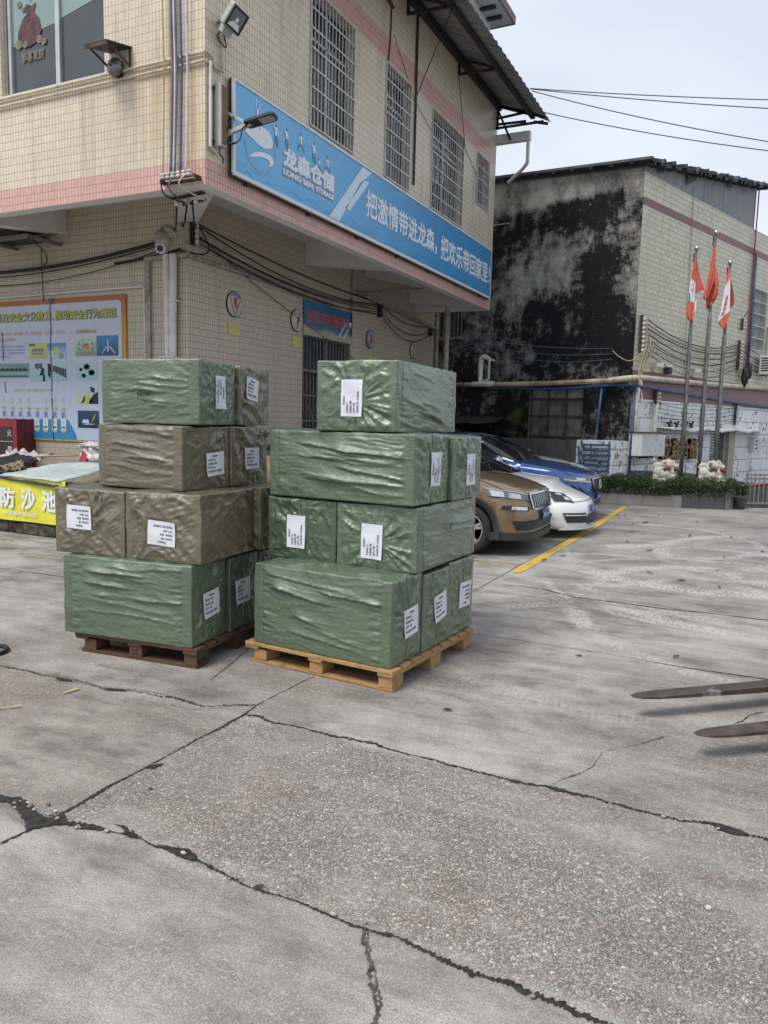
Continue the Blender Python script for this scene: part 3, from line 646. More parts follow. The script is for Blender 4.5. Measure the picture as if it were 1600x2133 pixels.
m = MB(); m.tube([(.06, 9.60, 4.8), (.06, 9.60, 0)], .055, 8); m.build('drain_pipe', M['pvc_dirty'], B)
m = MB(); m.tube([(.85, 8.3, 4.3), (.85, 8.3, 0)], .062, 10); m.build('drain_pipe', M['pvc_dirty'], B)
m = MB(); m.b2((0.003, 5.02, 3.95), (.03, 5.07, 4.8)); m.build('wall_trunking', M['pvc_dirty'], B); m = MB(); m.b2((0.003, 4.98, 3.3), (.03, 5.02, 4.45)); m.build('wall_trunking', M['pvc_dirty'], B)
# conduits on the upper walls
m = MB(); p = lambda x, z, o=.03: FL(x, z, o)
m.tube([FL(XW, 5.63, .03), FL(OX+.02, 5.63, .03), FR(OY+.10, 5.63, .03), FR(OY+.12, 5.55, .03)], .017, 8); m.build('wall_conduit', M['pvc_old'], B); m = MB()
m.tube([FL(XW, 5.54, .03), FL(OX+.02, 5.54, .03), FR(OY+.10, 5.545, .03)], .016, 8); m.build('wall_conduit', M['pvc_old'], B); m = MB()
m.tube([FR(OY+.05, 5.56, .035), FR(OY+.045, 4.64, .035), FR(OY+.17, 4.60, .035)], .019, 8); m.build('wall_conduit', M['pvc'], B); m = MB()
m.tube([FR(OY+.11, 5.53, .03), FR(-1.60, 5.53, .03), FR(-1.595, 5.94, .03)], .016, 8)
m.build('wall_conduit', M['pvc_old'], B)
m = MB(); m.tube([FR(3.825, 8.76, .03), FR(3.83, 5.78, .03)], .022, 7); m.build('wall_conduit', M['metal_dark'], B)
m = MB(); m.tube(smooth_path([FR(2.80, 8.3, .02), FR(2.78, 7.8, .02), FR(2.72, 7.42, .02)]), .012, 5); m.tube([FR(1.4, 8.6, .05), FR(2.1, 8.38, .1), FR(2.84, 8.28, .03)], [.02, .035, .025], 6); m.tube(smooth_path([FR(1.75, 8.7, .1), FR(1.9, 8.3, .14), FR(2.3, 8.3, .12), FR(2.4, 8.75, .1)]), .012, 5); m.build('old_cable_duct', M['metal_rust'], B)
m = MB(); m.b2((OX+.005, 1.1, 8.12), (OX+.35, 1.75, 8.5)); m.build('junction_box', M['metal_dark'], B)
# ================================================================== THINGS FIXED TO THE WAREHOUSE
def mat_banner():
    n = NT('blue_banner_cloth'); p = n.pos(); sp = n.sep(p)
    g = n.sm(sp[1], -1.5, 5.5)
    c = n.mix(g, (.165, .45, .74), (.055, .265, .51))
    f = n.noise(n.map(p, (1, .9, 3.2), (R(25), 0, 0)), 2.6, 4, .6, .8)
    edge = n.math('MAXIMUM', n.sm(sp[2], 4.72, 4.48), n.math('MAXIMUM', n.sm(sp[1], 7.3, 8.1), n.sm(sp[2], 5.36, 5.55)))
    return n.out(c, .42, n.bump(f, n.math('ADD', .12, n.math('MULTIPLY', edge, .75)), .07), spec=.4)
M['banner'] = mat_banner()
M['banner_white'] = simple('white_print', (.74, .77, .82), .5, var=.03)
M['banner_pale'] = simple('pale_blue_print', (.60, .70, .80), .5, var=.04)
M['banner_grey'] = simple('grey_print', (.23, .27, .31), .5, var=.1)
M['banner_mid'] = simple('mid_blue_grey_print', (.24, .40, .52), .5, var=.08)
BX = OX + .10
S = thing('banner_sign', 'long blue banner board with white slogan and running figures above the pink band', 'sign', (BX, -1.48, 4.45))
f = MB(); ya, yb_, za, zb = -1.48, 8.11, 4.45, 5.50
m = MB(); ny, nzz = 96, 14
for i in range(ny):
    for j in range(nzz):
        P = [(ya+(yb_-ya)*(i+a)/ny, za+(zb-za)*(j+b)/nzz) for a, b in ((0, 0), (1, 0), (1, 1), (0, 1))]
        m.quad(*[(BX, y, z) for y, z in P])
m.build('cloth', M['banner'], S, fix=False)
f.bar((BX-.005, ya, zb), (BX-.005, yb_, zb), .035, .035); f.bar((BX-.005, ya, za), (BX-.005, yb_, za), .035, .045); f.bar((BX-.005, ya, za), (BX-.005, ya, zb), .04, .03); f.bar((BX-.01, yb_, za), (BX-.01, yb_, zb), .03, .03)
f.build('frame', M['white_paint'], S)
f = MB()
for y in (-1.46, 8.09): f.bar((BX-.05, y, za-.01), (BX-.05, y, zb), .05, .03)
for z in (za-.01, zb-.01): f.bar((BX-.05, ya, z), (BX-.05, yb_, z), .05, .05)
for i in range(7): f.b2((OX+.001, ya+.3+i*1.45, za-.05), (BX-.03, ya+.38+i*1.45, za+.02))
f.build('mounting_frame', M['metal_dark'], S)
P1 = lambda y, z, o=.006: Vector((BX+o, y, z))
fn = lambda y, z: P1(y, z)
t = MB(); add_text(t, '把激情带进龙森，', fn, 1.88, 4.76, 2.95, .42, bold=.022); t.build('slogan_writing', M['banner_white'], S)
t = MB(); add_text(t, '把欢乐带回家里！', fn, 5.02, 4.73, 3.0, .45, bold=.022); t.build('slogan_writing', M['banner_white'], S)
t = MB()
add_text(t, '龙森仓储', fn, -.45, 4.835, 1.33, .255, bold=.045)
add_text(t, 'LONG SEN', fn, -.45, 4.735, .75, .075, bold=.05); add_text(t, 'STORAGE', fn, .37, 4.735, .50, .075, bold=.05)
t.build('logo_writing', M['banner_white'], S)
t = MB(); fs = lambda y, z: P1(y-.015, z-.028, .003)
add_text(t, '龙森仓储', fs, -.45, 4.835, 1.33, .255, bold=.045); add_text(t, 'LONG SEN', fs, -.45, 4.735, .75, .075, bold=.05); add_text(t, 'STORAGE', fs, .37, 4.735, .50, .075, bold=.05)
t.build('logo_shadow_print', M['banner_grey'], S)
t = MB(); t.poly([P1(*q) for q in ((1.74,5.46),(2.05,5.46),(1.86,5.32),(1.67,5.21),(1.24,4.71),(1.03,4.49),(.74,4.49))]); t.poly([P1(*q) for q in ((1.81,5.28),(1.98,5.30),(1.36,4.72),(1.22,4.72))])
t.build('slash_print', M['banner_pale'], S)
t = MB()
def sm2(p): return [(v.x, v.y) for v in smooth_path([(a, b, 0) for a, b in p+[p[0]]], 5)[:-1]]
t.poly([P1(*q) for q in sm2([(-1.27,4.98),(-1.24,5.04),(-1.08,5.11),(-.90,5.15),(-.77,5.13),(-.69,5.05),(-.71,4.97),(-.83,4.92),(-.95,4.91),(-1.1,4.94)])])
cr = sm2([(-1.20,4.72),(-1.04,4.82),(-.86,4.865),(-.71,4.86),(-.66,4.81),(-.70,4.76),(-.79,4.72)])
top = [(-1.20,4.72),(-1.10,4.79),(-.98,4.84),(-.86,4.865),(-.76,4.868),(-.69,4.85),(-.66,4.80),(-.70,4.75),(-.79,4.715)]
bot = [(-1.12,4.735),(-1.0,4.775),(-.88,4.80),(-.80,4.80),(-.765,4.79),(-.755,4.765),(-.765,4.74)]
for i in range(len(bot)): 
    j = i+1
    t.poly([P1(*q) for q in (top[i+1], top[min(i+2, 8)], bot[min(i+1, 6)], bot[i])] if i < 6 else [P1(*q) for q in (top[7], top[8], bot[6])])
t.poly([P1(*q) for q in (top[0], top[1], bot[0])])
t.build('emblem', M['banner_white'], S)
t = MB(); ring = smooth_path([P1(*q, .004) for q in ((-1.26,4.90),(-1.25,4.80),(-1.18,4.69),(-1.07,4.63),(-.93,4.61),(-.79,4.655),(-.69,4.74),(-.64,4.84),(-.64,4.98),(-.69,5.05))], 5)
for a, b in zip(ring, ring[1:]):
    d = (b-a).normalized(); x = Vector((0, -d.z, d.y))*.014; t.quad(a-x, b-x, b+x, a+x)
t.build('emblem_ring', M['banner_mid'], S)
tw = MB(); tg = MB()
def limb(mb, a, b, w0, w1, o=.007):
    a, b = P1(*a, o), P1(*b, o); d = (b-a).normalized(); x = Vector((0, -d.z, d.y)); mb.quad(a-x*w0, b-x*w1, b+x*w1, a+x*w0)
def figure(cx_, cz, s, pose):
    q = lambda a, b: (cx_+a*s, cz+b*s)
    hd = [P1(cx_+(pose['h'][0]+.07*cos(k*pi/4))*s, cz+(pose['h'][1]+.09*sin(k*pi/4))*s, .008) for k in range(8)]
    tg.poly(hd); limb(tw, q(*pose['n']), q(*pose['p']), .10*s, .075*s, .0085)
    for k, (w, mb) in (('a1', (.045, tw)), ('a2', (.045, tw)), ('l1', (.065, tg)), ('l2', (.065, tg))):
        a, b, c_ = pose[k]; limb(mb, q(*a), q(*b), w*s, w*.8*s); limb(mb, q(*b), q(*c_), w*.8*s, w*.5*s)
RUN = dict(h=(.06, .62), n=(.02, .48), p=(0, .05), a1=((0, .45), (-.2, .35), (-.12, .6)), a2=((.03, .45), (.2, .25), (.3, .02)), l1=((0, .05), (.2, -.15), (.12, -.5)), l2=((-.02, .05), (-.08, -.25), (.25, -.42)))
RUN2 = dict(h=(-.02, .62), n=(0, .48), p=(.02, .05), a1=((-.04, .45), (-.25, .3), (-.22, .05)), a2=((.05, .45), (.25, .42), (.42, .25)), l1=((0, .05), (-.22, -.1), (-.25, -.42)), l2=((.04, .05), (.28, -.08), (.46, -.34)))
JUMP = dict(h=(.02, .60), n=(0, .46), p=(-.02, .05), a1=((-.05, .44), (-.14, .7), (-.12, 1.0)), a2=((.05, .44), (.2, .62), (.24, .86)), l1=((-.03, .05), (-.14, -.25), (-.26, -.62)), l2=((.02, .05), (.14, -.25), (.24, -.60)))
figure(-1.02, 5.22, .21, JUMP); figure(-.62, 5.13, .24, RUN); figure(-.38, 5.17, .22, RUN); figure(-.03, 5.22, .22, RUN2); figure(.30, 5.20, .24, RUN); figure(.44, 5.09, .15, RUN2); figure(.68, 5.14, .22, RUN2)
fw = tw.build('figure_print', M['banner_white'], S); tg.build('figure_grey_print', M['banner_grey'], fw)  # white torsos and arms, grey printed heads and legs

# door sign
S = thing('door_sign', 'blue rectangular sign with red characters above the barred door', 'sign', (.03, 4.1, 3.2))
D1 = lambda y, z, o=.03: Vector((o, y, z))
def mat_doorsign():
    n = NT('blue_door_sign'); sp = n.sep(n.pos())
    f = n.math('ADD', sp[2], n.math('MULTIPLY', n.noise(n.pos(), 2.5, 4), .25))
    return n.out(n.ramp(n.math('SUBTRACT', f, 3.2), [(.18, (.40, .38, .27)), (.25, (.075, .165, .26)), (.5, (.03, .12, .24)), (.8, (.035, .15, .30))]), .4)
m = MB(); m.b2((.002, 3.17, 3.14), (.03, 5.06, 3.775)); m.build('panel', mat_doorsign(), S)
M['sign_red'] = simple('red_lettering', (.50, .045, .055), .5); M['sign_outline'] = simple('pale_lettering_edge', (.50, .42, .50), .5)
t = MB(); add_text(t, '配送车辆停放区', lambda y, z: D1(y, z, .036), 3.32, 3.41, 1.62, .21, bold=.014); t.build('writing', M['sign_red'], S)
t = MB(); add_text(t, '配送车辆停放区', lambda y, z: D1(y, z, .033), 3.312, 3.402, 1.636, .226, bold=.030); t.build('writing_edge', M['sign_outline'], S)
t = MB(); 
for k in (0, .2): t.poly([D1(y+k, z, .0315) for y, z in ((4.40, 3.22), (4.46, 3.22), (4.74, 3.52), (4.68, 3.55), (4.82, 3.58), (4.80, 3.47), (4.77, 3.50), (4.52, 3.22))])
t.build('arrow_print', M['banner_pale'], S)
# numbered ovals, their printed faces peeling off
M['oval_cream'] = simple('cream_disc', (.56, .50, .36), .5, var=.08); M['oval_blue'] = simple('blue_disc_film', (.11, .26, .38), .4); M['peel'] = simple('peeling_film', (.48, .47, .45), .4, var=.1); M['dark_trim'] = simple('dark_rubber_trim', (.04, .05, .055), .6)
NUMS = [(1.10, 3.385, '1', 'cream oval plaque with a peeling film and a red numeral 1 above a yellow plate', 1),
        (2.96, 3.362, '2', 'cream oval plaque with a curled grey film beside the blue door sign', 0),
        (5.905, 3.334, '3', 'cream oval plaque with a blue rim and a clear red numeral 3', 2),
        (8.225, 3.31, '4', 'small pale oval plaque with curled film nearest the drain pipes', 0)]
for y, z, num, lab, mode in NUMS:
    S = thing('number_plaque', lab, 'plaque', (0, y, z), group='oval bay number plaques on the lower wall')
    el = lambda ry, rz, n=28: [(y+ry*cos(2*pi*k/n), z+rz*sin(2*pi*k/n)) for k in range(n)]
    m = MB(); m.prism(el(.205, .205), lambda a, b, d: D1(a, b, d), .002, .022); m.build('rim', M['dark_trim'], S)
    m = MB(); m.prism(el(.19, .19), lambda a, b, d: D1(a, b, d), .020, .026); m.build('disc', M['oval_cream'], S)
    m = MB()
    if mode == 1:
        m.poly([D1(y+a, z+b, .031) for a, b in ((-.02, -.16), (-.12, .13), (-.06, .175), (0, .19), (.07, .175), (.13, .125), (.05, -.14))]); cu = m.build('film', M['peel'], S)
        m = MB(); m.poly([D1(y+a, z+b, .033) for a, b in ((-.12, .12), (-.06, .175), (0, .19), (.07, .175), (.15, .11), (.08, .09), (0, .13), (-.07, .12))]); m.build('film_edge', M['oval_blue'], cu)
        m = MB(); m.tube([D1(y-.12, z+.12, .04), D1(y-.05, z-.05, .045), D1(y+.005, z-.18, .04)], [.012, .02, .014], 7); m.tube([D1(y+.15, z+.10, .04), D1(y+.08, z-.03, .045), D1(y+.03, z-.17, .04)], [.01, .018, .012], 7); m.build('film_curl', M['peel'], cu)
        t = MB(); add_text(t, '1', lambda a, b: D1(a, b, .036), y-.03, z-.07, .07, .17, bold=.06); t.build('numeral', M['sign_red'], S)
    elif mode == 2:
        m.poly([D1(a, b, .030) for a, b in el(.185, .185)]); cu = m.build('film', M['peel'], S)
        m = MB()
        for k in range(0, 24):
            t0, t1 = 2*pi*k/24, 2*pi*(k+1)/24; r0 = .15
            m.quad(*[D1(y+r*cos(t_), z+r*sin(t_), .034) for r, t_ in ((r0, t0), (.185, t0), (.185, t1), (r0, t1))])
        m.build('film_edge', M['oval_blue'], cu)
        t = MB(); add_text(t, '3', lambda a, b: D1(a, b, .038), y-.07, z-.10, .14, .2, bold=.05); t.build('numeral', M['sign_red'], S)
        m = MB(); m.tube([D1(y-.15, z-.02, .045), D1(y-.02, z-.15, .05), D1(y+.08, z-.16, .045)], [.01, .016, .008], 6); m.build('film_curl', M['peel'], cu)
    else:
        s_ = 1 if num == '2' else -1
        m.tube([D1(y+.09, z+.16, .04), D1(y+.05*s_, z, .055), D1(y-.02, z-.15, .045)], [.012, .03, .02], 7); m.tube([D1(y-.10, z+.14, .04), D1(y+.04, z+.12, .04), D1(y+.12, z+.05, .035)], .008, 5)
        cu = m.build('film', M['peel'], S)
        t = MB(); add_text(t, num, lambda a, b: D1(a, b, .033), y-.02, z-.06, .07, .12, bold=.05); t.build('numeral', M['sign_red'], S)
for y, z, lab in ((1.09, 3.0, 'yellow blank plate under the peeling numeral 1 plaque'), (2.96, 2.985, 'yellow blank plate left of the barred door'), (5.98, 2.86, 'small yellowish plate just above the topmost green crate')):
    m = MB(); m.b2((.002, y-.145, z-.105), (.016, y+.145, z+.105)); tag(m.build('wall_plate', M['yellow_plate'], bevel=.003), lab, 'plate', 'yellow plates under the plaques')
m = MB(); m.poly([(.004, 1.93+.055*cos(k*pi/7)*(1+.15*(k % 3)), 1.28+.05*sin(k*pi/7)*(1+.1*(k % 2))) for k in range(14)]); tag(m.build('paint_blot', M['oval_blue'], fix=False), 'small blue paint blot on the tiles right of the left stack', 'paint mark')

# flood light on the corner
S = thing('flood_light', 'grey square flood lamp tilted on a bracket high on the corner', 'lamp', (OX, -1.62, 6.03))
nrm = Vector((.72, .02, -.55)).normalized(); right = Vector((-.12, 1, 0)).normalized(); right = (right-nrm*right.dot(nrm)).normalized(); upv = right.cross(nrm)*-1
if upv.z < 0: upv = -upv
cc = Vector((2.13, -1.66, 6.02)); AXF = (right, upv, nrm)
m = MB(); m.box(cc-nrm*.035, (.30, .25, .07), AXF); m.build('housing', M['grey_paint'], S, bevel=.012)
m = MB(); m.box(cc-nrm*.09-upv*.02, (.17, .16, .08), AXF); m.box(cc-nrm*.06-upv*.16, (.16, .09, .07), AXF); m.build('driver_box', M['grey_paint'], S, bevel=.01)
m = MB()
for a, b, w, h in ((0, .105, .27, .022), (0, -.105, .27, .022), (.125, 0, .022, .23), (-.125, 0, .022, .23)): m.box(cc+right*a+upv*b+nrm*.006, (w, h, .012), AXF)
m.build('bezel', M['black'], S)
m = MB(); m.box(cc+nrm*.002, (.25, .21, .004), AXF); m.build('reflector', simple('flood_reflector', (.32, .34, .36), .15, .7), S)
m = MB(); m.box(cc+nrm*.006, (.045, .045, .006), AXF); m.poly([cc+nrm*.0065+right*a+upv*b for a, b in ((-.11, -.09), (.11, -.09), (.06, -.03), (-.05, -.03))]); m.build('led_chip', M['banner_white'], S)
m = MB(); m.bar((OX, -1.66, 6.04), cc-nrm*.06-right*.10, .05, .012); m.build('bracket', M['grey_paint'], S); m = MB(); m.bar((OX, -1.60, 6.04), cc-nrm*.06+right*.10, .05, .012); m.build('bracket', M['grey_paint'], S)
m = MB(); m.tube(smooth_path([cc-nrm*.1-upv*.15, cc-nrm*.12-upv*.26, Vector((1.92, -1.58, 5.80)), Vector((1.90, -1.595, 5.94))]), .008, 5); m.build('lead', M['cable'], S)
# column loudspeaker
S = thing('column_loudspeaker', 'tall narrow grey column loudspeaker with a brown grille beside the banner', 'loudspeaker', (OX, -1.7, 4.66))
m = MB(); m.b2((1.885, -1.755, 4.665), (1.985, -1.65, 5.355)); m.build('cabinet', M['grey_paint'], S, bevel=.008)
m = MB(); m.b2((1.984, -1.742, 4.69), (1.992, -1.662, 5.33)); m.build('grille', M['brown_mesh'], S)
m = MB(); 
for z in (4.72, 5.30): m.b2((OX, -1.79, z-.015), (1.9, -1.755, z+.015)); m.build('bracket', M['black'], S); m = MB()
m.tube(smooth_path([(1.93, -1.70, 4.665), (1.93, -1.72, 4.60), (1.95, -1.68, 4.56), (1.93, -1.65, 4.50)]), .009, 5); m.build('lead', M['black'], S)
# street lamp on two struts
S = thing('street_lamp', 'black flat LED lamp head on a grey twin strut in front of the banner', 'lamp', (OX, -1.6, 4.9))
m = MB(); m.bar((OX, -1.6, 5.13), (2.27, -1.6, 4.905), .035); m.bar((OX, -1.6, 4.83), (2.29, -1.6, 4.915), .045); m.b2((OX, -1.635, 4.77), (OX+.015, -1.565, 4.89)); m.b2((OX, -1.635, 5.07), (OX+.015, -1.565, 5.19))
m.bar((2.05, -1.6, 5.02), (2.06, -1.6, 4.86), .02); m.build('arm', M['grey_paint'], S)
hx = Vector((.985, 0, .10)).normalized(); hn = Vector((.10, 0, -.985)).normalized(); hy = Vector((0, 1, 0)); hc = Vector((2.42, -1.6, 4.93))
hn = (hn + hy*-.25).normalized(); hy = hn.cross(hx)
m = MB(); out = [(-.20, -.055), (-.17, -.068), (.17, -.068), (.20, -.05), (.21, 0), (.20, .05), (.17, .068), (-.17, .068), (-.20, .055)]
m.prism(out, lambda a, b, d: hc+hx*a+hy*b+hn*d, -.02, .018); m.build('lamp_head', M['black'], S, bevel=.006)
m = MB(); m.poly([hc+hx*a+hy*b+hn*.0195 for a, b in ((0, -.05), (.165, -.05), (.19, -.03), (.19, .03), (.165, .05), (0, .05))]); m.build('lens', simple('led_lens', (.36, .35, .31), .3), S)
m = MB(); m.tube(smooth_path([(2.06, -1.62, 5.02), (2.00, -1.66, 4.88), (1.98, -1.66, 4.76), (2.08, -1.66, 4.70), (2.18, -1.66, 4.74), (2.20, -1.64, 4.86), (2.26, -1.62, 4.9)]), .007, 5); m.tube([(2.06, -1.66, 4.702), (2.12, -1.66, 4.708)], .013, 6); m.build('lead', M['cable'], S)
# alarm bell under its own little roof
S = thing('alarm_bell', 'round steel alarm bell under a small tilted tin awning below the office window', 'bell', (.6, OY, 5.65))
m = MB(); m.hexa([(.42, OY, 5.875), (.78, OY, 5.875), (.78, -2.28, 5.79), (.42, -2.28, 5.79), (.42, OY, 5.89), (.78, OY, 5.89), (.78, -2.28, 5.805), (.42, -2.28, 5.805)]); m.build('awning', M['metal_dark'], S)
m = MB(); m.bar((.75, OY-.005, 5.68), (.75, -2.2, 5.79), .02); m.build('strut', M['metal_rust'], S); m = MB(); m.bar((.45, OY-.005, 5.68), (.45, -2.2, 5.79), .02); m.bar((.75, OY-.008, 5.66), (.75, OY-.008, 5.88), .02); m.b2((.44, -2.28, 5.755), (.78, -2.27, 5.80)); m.build('strut', M['metal_rust'], S)
rx = Matrix.Rotation(R(90), 3, 'X')
m = MB(); m.lathe((.585, OY-.06, 5.66), [(.10, -.0), (.105, .02), (.10, .05), (.075, .075), (.03, .088), (.012, .09)], 24, rot=rx); m.build('gong', simple('bell_steel', (.22, .22, .22), .35, .7, var=.2), S, smooth=True)
m = MB(); m.b2((.53, OY-.06, 5.58), (.64, OY, 5.74)); m.lathe((.585, OY-.15, 5.66), [(.014, 0), (.012, .01)], 8, rot=rx); m.build('mount', M['black'], S)
# insulators and the cables that come down the corner
def insulator(mb, p, ax, r=.03, L=.07):
    ax = Vector(ax).normalized(); q = Vector((0, 0, 1)).rotation_difference(ax).to_matrix()
    mb.lathe(p, [(r*.6, -L/2), (r, -L/2+.012), (r, -.012), (r*.55, 0), (r, .012), (r, L/2-.012), (r*.6, L/2)], 12, rot=q)
S = thing('insulator_rack', 'rusty iron rack with six white porcelain reels on the pink corner band', 'insulator rack', (1.5, OY, 4.36))
m = MB(); m.bar((1.26, OY-.04, 4.27), (1.82, OY-.04, 4.27), .05, .02); m.bar((1.30, OY-.10, 4.295), (1.82, OY-.10, 4.295), .012, .012); m.bar((1.78, OY, 4.30), (1.78, OY-.12, 4.30), .03); m.bar((1.3, OY, 4.28), (1.3, OY-.12, 4.28), .03); m.build('iron_bar', M['metal_rust'], S)
for i in range(6):
    m = MB(); insulator(m, (1.31+i*.078, OY-.09, 4.335), (0, 0, 1), .036, .075); m.build('insulator', M['porcelain'], S, smooth=True)
S = thing('insulator_rack', 'black iron rack with three dirty reels under the corner soffit', 'insulator rack', (1.3, -1.5, 4.2))
m = MB(); m.bar((1.08, -1.55, 4.22), (1.62, -1.62, 4.22), .06, .02); m.bar((1.2, -1.5, 4.15), (1.62, -1.58, 4.15), .012, .03); m.build('iron_bar', M['metal_dark'], S)
for x in (1.16, 1.32, 1.46):
    m = MB(); insulator(m, (x, -1.56, 4.165), (0, 0, 1), .035, .08); m.build('insulator', M['porcelain'], S, smooth=True)
S = thing('insulator_rack', 'upright black rack with four white reels beside the dome camera', 'insulator rack', (.05, .11, 4.24))
m = MB(); m.b2((.003, .05, 4.10), (.05, .11, 4.44)); m.bar((.05, .08, 4.44), (.12, .08, 4.44), .03); m.build('iron_bar', M['metal_dark'], S)
for z in (4.14, 4.22, 4.30, 4.38):
    m = MB(); insulator(m, (.09, .10, z), (0, 0, 1), .035, .065); m.build('insulator', M['porcelain'], S, smooth=True)
S = thing('insulator_rack', 'small black insulator rack on the lower wall under the middle bracket', 'insulator rack', (.03, 6.3, 4.0))
m = MB(); m.b2((.003, 6.25, 3.85), (.05, 6.33, 4.18)); m.build('iron_bar', M['metal_dark'], S)
for z in (3.9, 3.98, 4.06, 4.14):
    m = MB(); insulator(m, (.08, 6.30, z), (0, 0, 1), .03, .06); m.build('insulator', M['black'], S, smooth=True)
S = thing('insulator_rack', 'small black insulator rack beside the drain pipe at the wall end', 'insulator rack', (.03, 9.2, 3.9))
m = MB(); m.b2((.003, 9.15, 3.75), (.05, 9.23, 4.05)); m.build('iron_bar', M['metal_dark'], S)
for z in (3.8, 3.9, 4.0):
    m = MB(); insulator(m, (.08, 9.2, z), (0, 0, 1), .03, .06); m.build('insulator', M['black'], S, smooth=True)
def cable(pts, r, mat, lab, grp=None, n=6, name='cable'):
    m = MB(); m.tube(pts, r, n); return tag(m.build(name, M[mat], smooth=True), lab, 'cable', grp)
CG = 'cables hanging down the upper corner'
for x, r, mt, lab in ((1.315, .008, 'cable_tan', 'rust coloured cable, leftmost of those hanging down the upper corner'),
                      (1.44, .018, 'cable_grey', 'thick grey blue cable second from the left on the upper corner'),
                      (1.475, .012, 'cable_white', 'white flat cable between grey blue cables on the upper corner'),
                      (1.50, .009, 'cable_grey', 'thin grey cable right of the thick grey blue one'),
                      (1.575, .011, 'cable_blue', 'bright blue cable hanging down the upper corner'),
                      (1.655, .012, 'cable_white', 'white cable, rightmost of those hanging down the upper corner')):
    top = Vector((x, OY-.06, 9.2)); bot = Vector((x+.0, OY-.09, 4.36)); zz = 5.6 if mt != 'cable_white' or x > 1.6 else 5.2
    pts = smooth_path([top, (x-.012, OY-.055, 7.2), (x-.006, OY-.07, 6.2), (x+.005, OY-.065, 5.5), (x+.003, OY-.08, 4.9), (x, OY-.10, 4.36)], 5)
    cable(pts, r, mt, lab, CG)
for i, (a, b, c_, lab) in enumerate((((1.29, OY-.1, 4.36), (1.31, -1.95, 4.15), (1.33, -1.56, 4.13), 'slack black loop from the leftmost porcelain reel to the lower rack'),
                             ((1.68, OY-.1, 4.34), (1.60, -2.02, 4.2), (1.62, -1.6, 4.14), 'slack pale loop from the rightmost porcelain reel to the lower rack'),
                             ((1.46, OY-.1, 4.33), (1.42, -1.98, 4.18), (1.34, -1.58, 4.12), 'slack dark blue loop below the grey blue cables'))):
    cable(smooth_path([a, b, c_], 8), .009, ('cable', 'cable_white', 'cable_grey')[i], lab, 'slack loops under the corner rack')
for i, (a, b, lab) in enumerate((((1.16, -1.56, 4.16), (.02, -.3, 4.25), 'leftmost black cable running back under the corner soffit to the wall'), ((1.32, -1.56, 4.16), (.06, -.2, 4.33), 'middle black cable running back under the corner soffit to the wall'), ((1.40, -1.56, 4.15), (.07, .1, 4.38), 'rightmost black cable running back under the corner soffit to the wall'))):
    p = catenary(a, b, .12, 12); p = [v+Vector((0, 0, .02*sin(k*2.1+i))) for k, v in enumerate(p)]
    cable(smooth_path(p, 2), .012, 'cable', lab, 'cables crossing under the corner soffit')
WG = 'cables strung along the right lower wall'
WL_ = [((.09, .10, 4.40), (.06, 6.28, 4.16), .10, .012, 'uppermost cable strung from the corner rack to the middle rack'),
       ((.09, .10, 4.38), (.08, 6.28, 4.12), .26, .011, 'second cable from the top sagging to the middle rack'),
       ((.09, .10, 4.22), (.08, 6.28, 4.08), .22, .009, 'thin cable sagging in the middle of the wall cable bundle'),
       ((.09, .10, 4.20), (.07, 6.28, 4.02), .20, .008, 'thin cable low in the wall cable bundle'),
       ((.09, .10, 4.14), (.08, 6.28, 3.98), .26, .008, 'thin cable second lowest in the wall cable bundle'),
       ((.09, .10, 4.14), (.06, 6.28, 3.92), .20, .009, 'lowest cable of the wall bundle'),
       ((.08, 6.30, 4.10), (.08, 9.2, 4.02), .18, .010, 'upper cable from the middle rack to the end rack'),
       ((.08, 6.30, 3.98), (.08, 9.2, 3.92), .30, .010, 'middle cable from the middle rack to the end rack'),
       ((.08, 6.30, 3.90), (.08, 9.2, 3.85), .38, .009, 'lowest cable sagging to the end rack')]
for a, b, sg, r, lab in WL_: cable(catenary(a, b, sg, 20), r, 'cable', lab, WG, 5)
cable([(.09, .10, 4.25), (.04, 1.5, 3.82), (.03, 3.2, 3.35), (.05, 6.0, 2.62)], .006, 'cable', 'thin straight cable crossing the wall diagonally past the door sign')
LG = 'cables strung along the left lower wall'
for a, b, sg, r, lab in (((-.3, -.06, 4.18), (-6.5, -.06, 4.1), .22, .026, 'thick black cable bundle along the left lower wall'),
                         ((-.3, -.08, 4.12), (-6.5, -.08, 4.0), .22, .010, 'thin cable hanging just below the thick bundle'),
                         ((-.35, -.08, 4.05), (-6.0, -.08, 3.9), .28, .008, 'lowest sagging thin cable on the left lower wall'),
                         ((-.1, -.05, 4.02), (-1.4, -.05, 3.90), .02, .02, 'short black cable leaving the dome camera to the left')):
    cable(catenary(a, b, sg, 20), r, 'cable', lab, LG, 6)
cable([(-3.0, -.05, 4.24), (-3.0, -.045, 3.8), (-2.985, -.045, 3.40)], .007, 'cable', 'thin cord hanging from the air conditioner to the notice board')
cable(smooth_path([(.12, .12, 4.35), (.22, .2, 4.1), (.16, .2, 3.98), (.0, .05, 3.98), (-.1, -.1, 4.0)], 6), .012, 'cable', 'loop of black cable around the corner beside the dome camera')
for a, b, lab in (((OX+.04, 3.85, 7.31), (2.70, 3.43, 8.42), 'black stay wire from the conduit up to the awning truss'),): cable([a, b], .009, 'cable', lab)
cable([(OX+.02, 5.89, 8.44), (OX+.03, 6.35, 7.2), (OX+.02, 7.1, 6.9)], .006, 'cable', 'thin wire hanging from the truss to the smallest window')
cable([(OX+.02, 2.9, 7.9), (OX+.02, 3.8, 7.2), (OX+.02, 4.6, 6.95)], .005, 'cable', 'thin wire crossing the upper pink band')
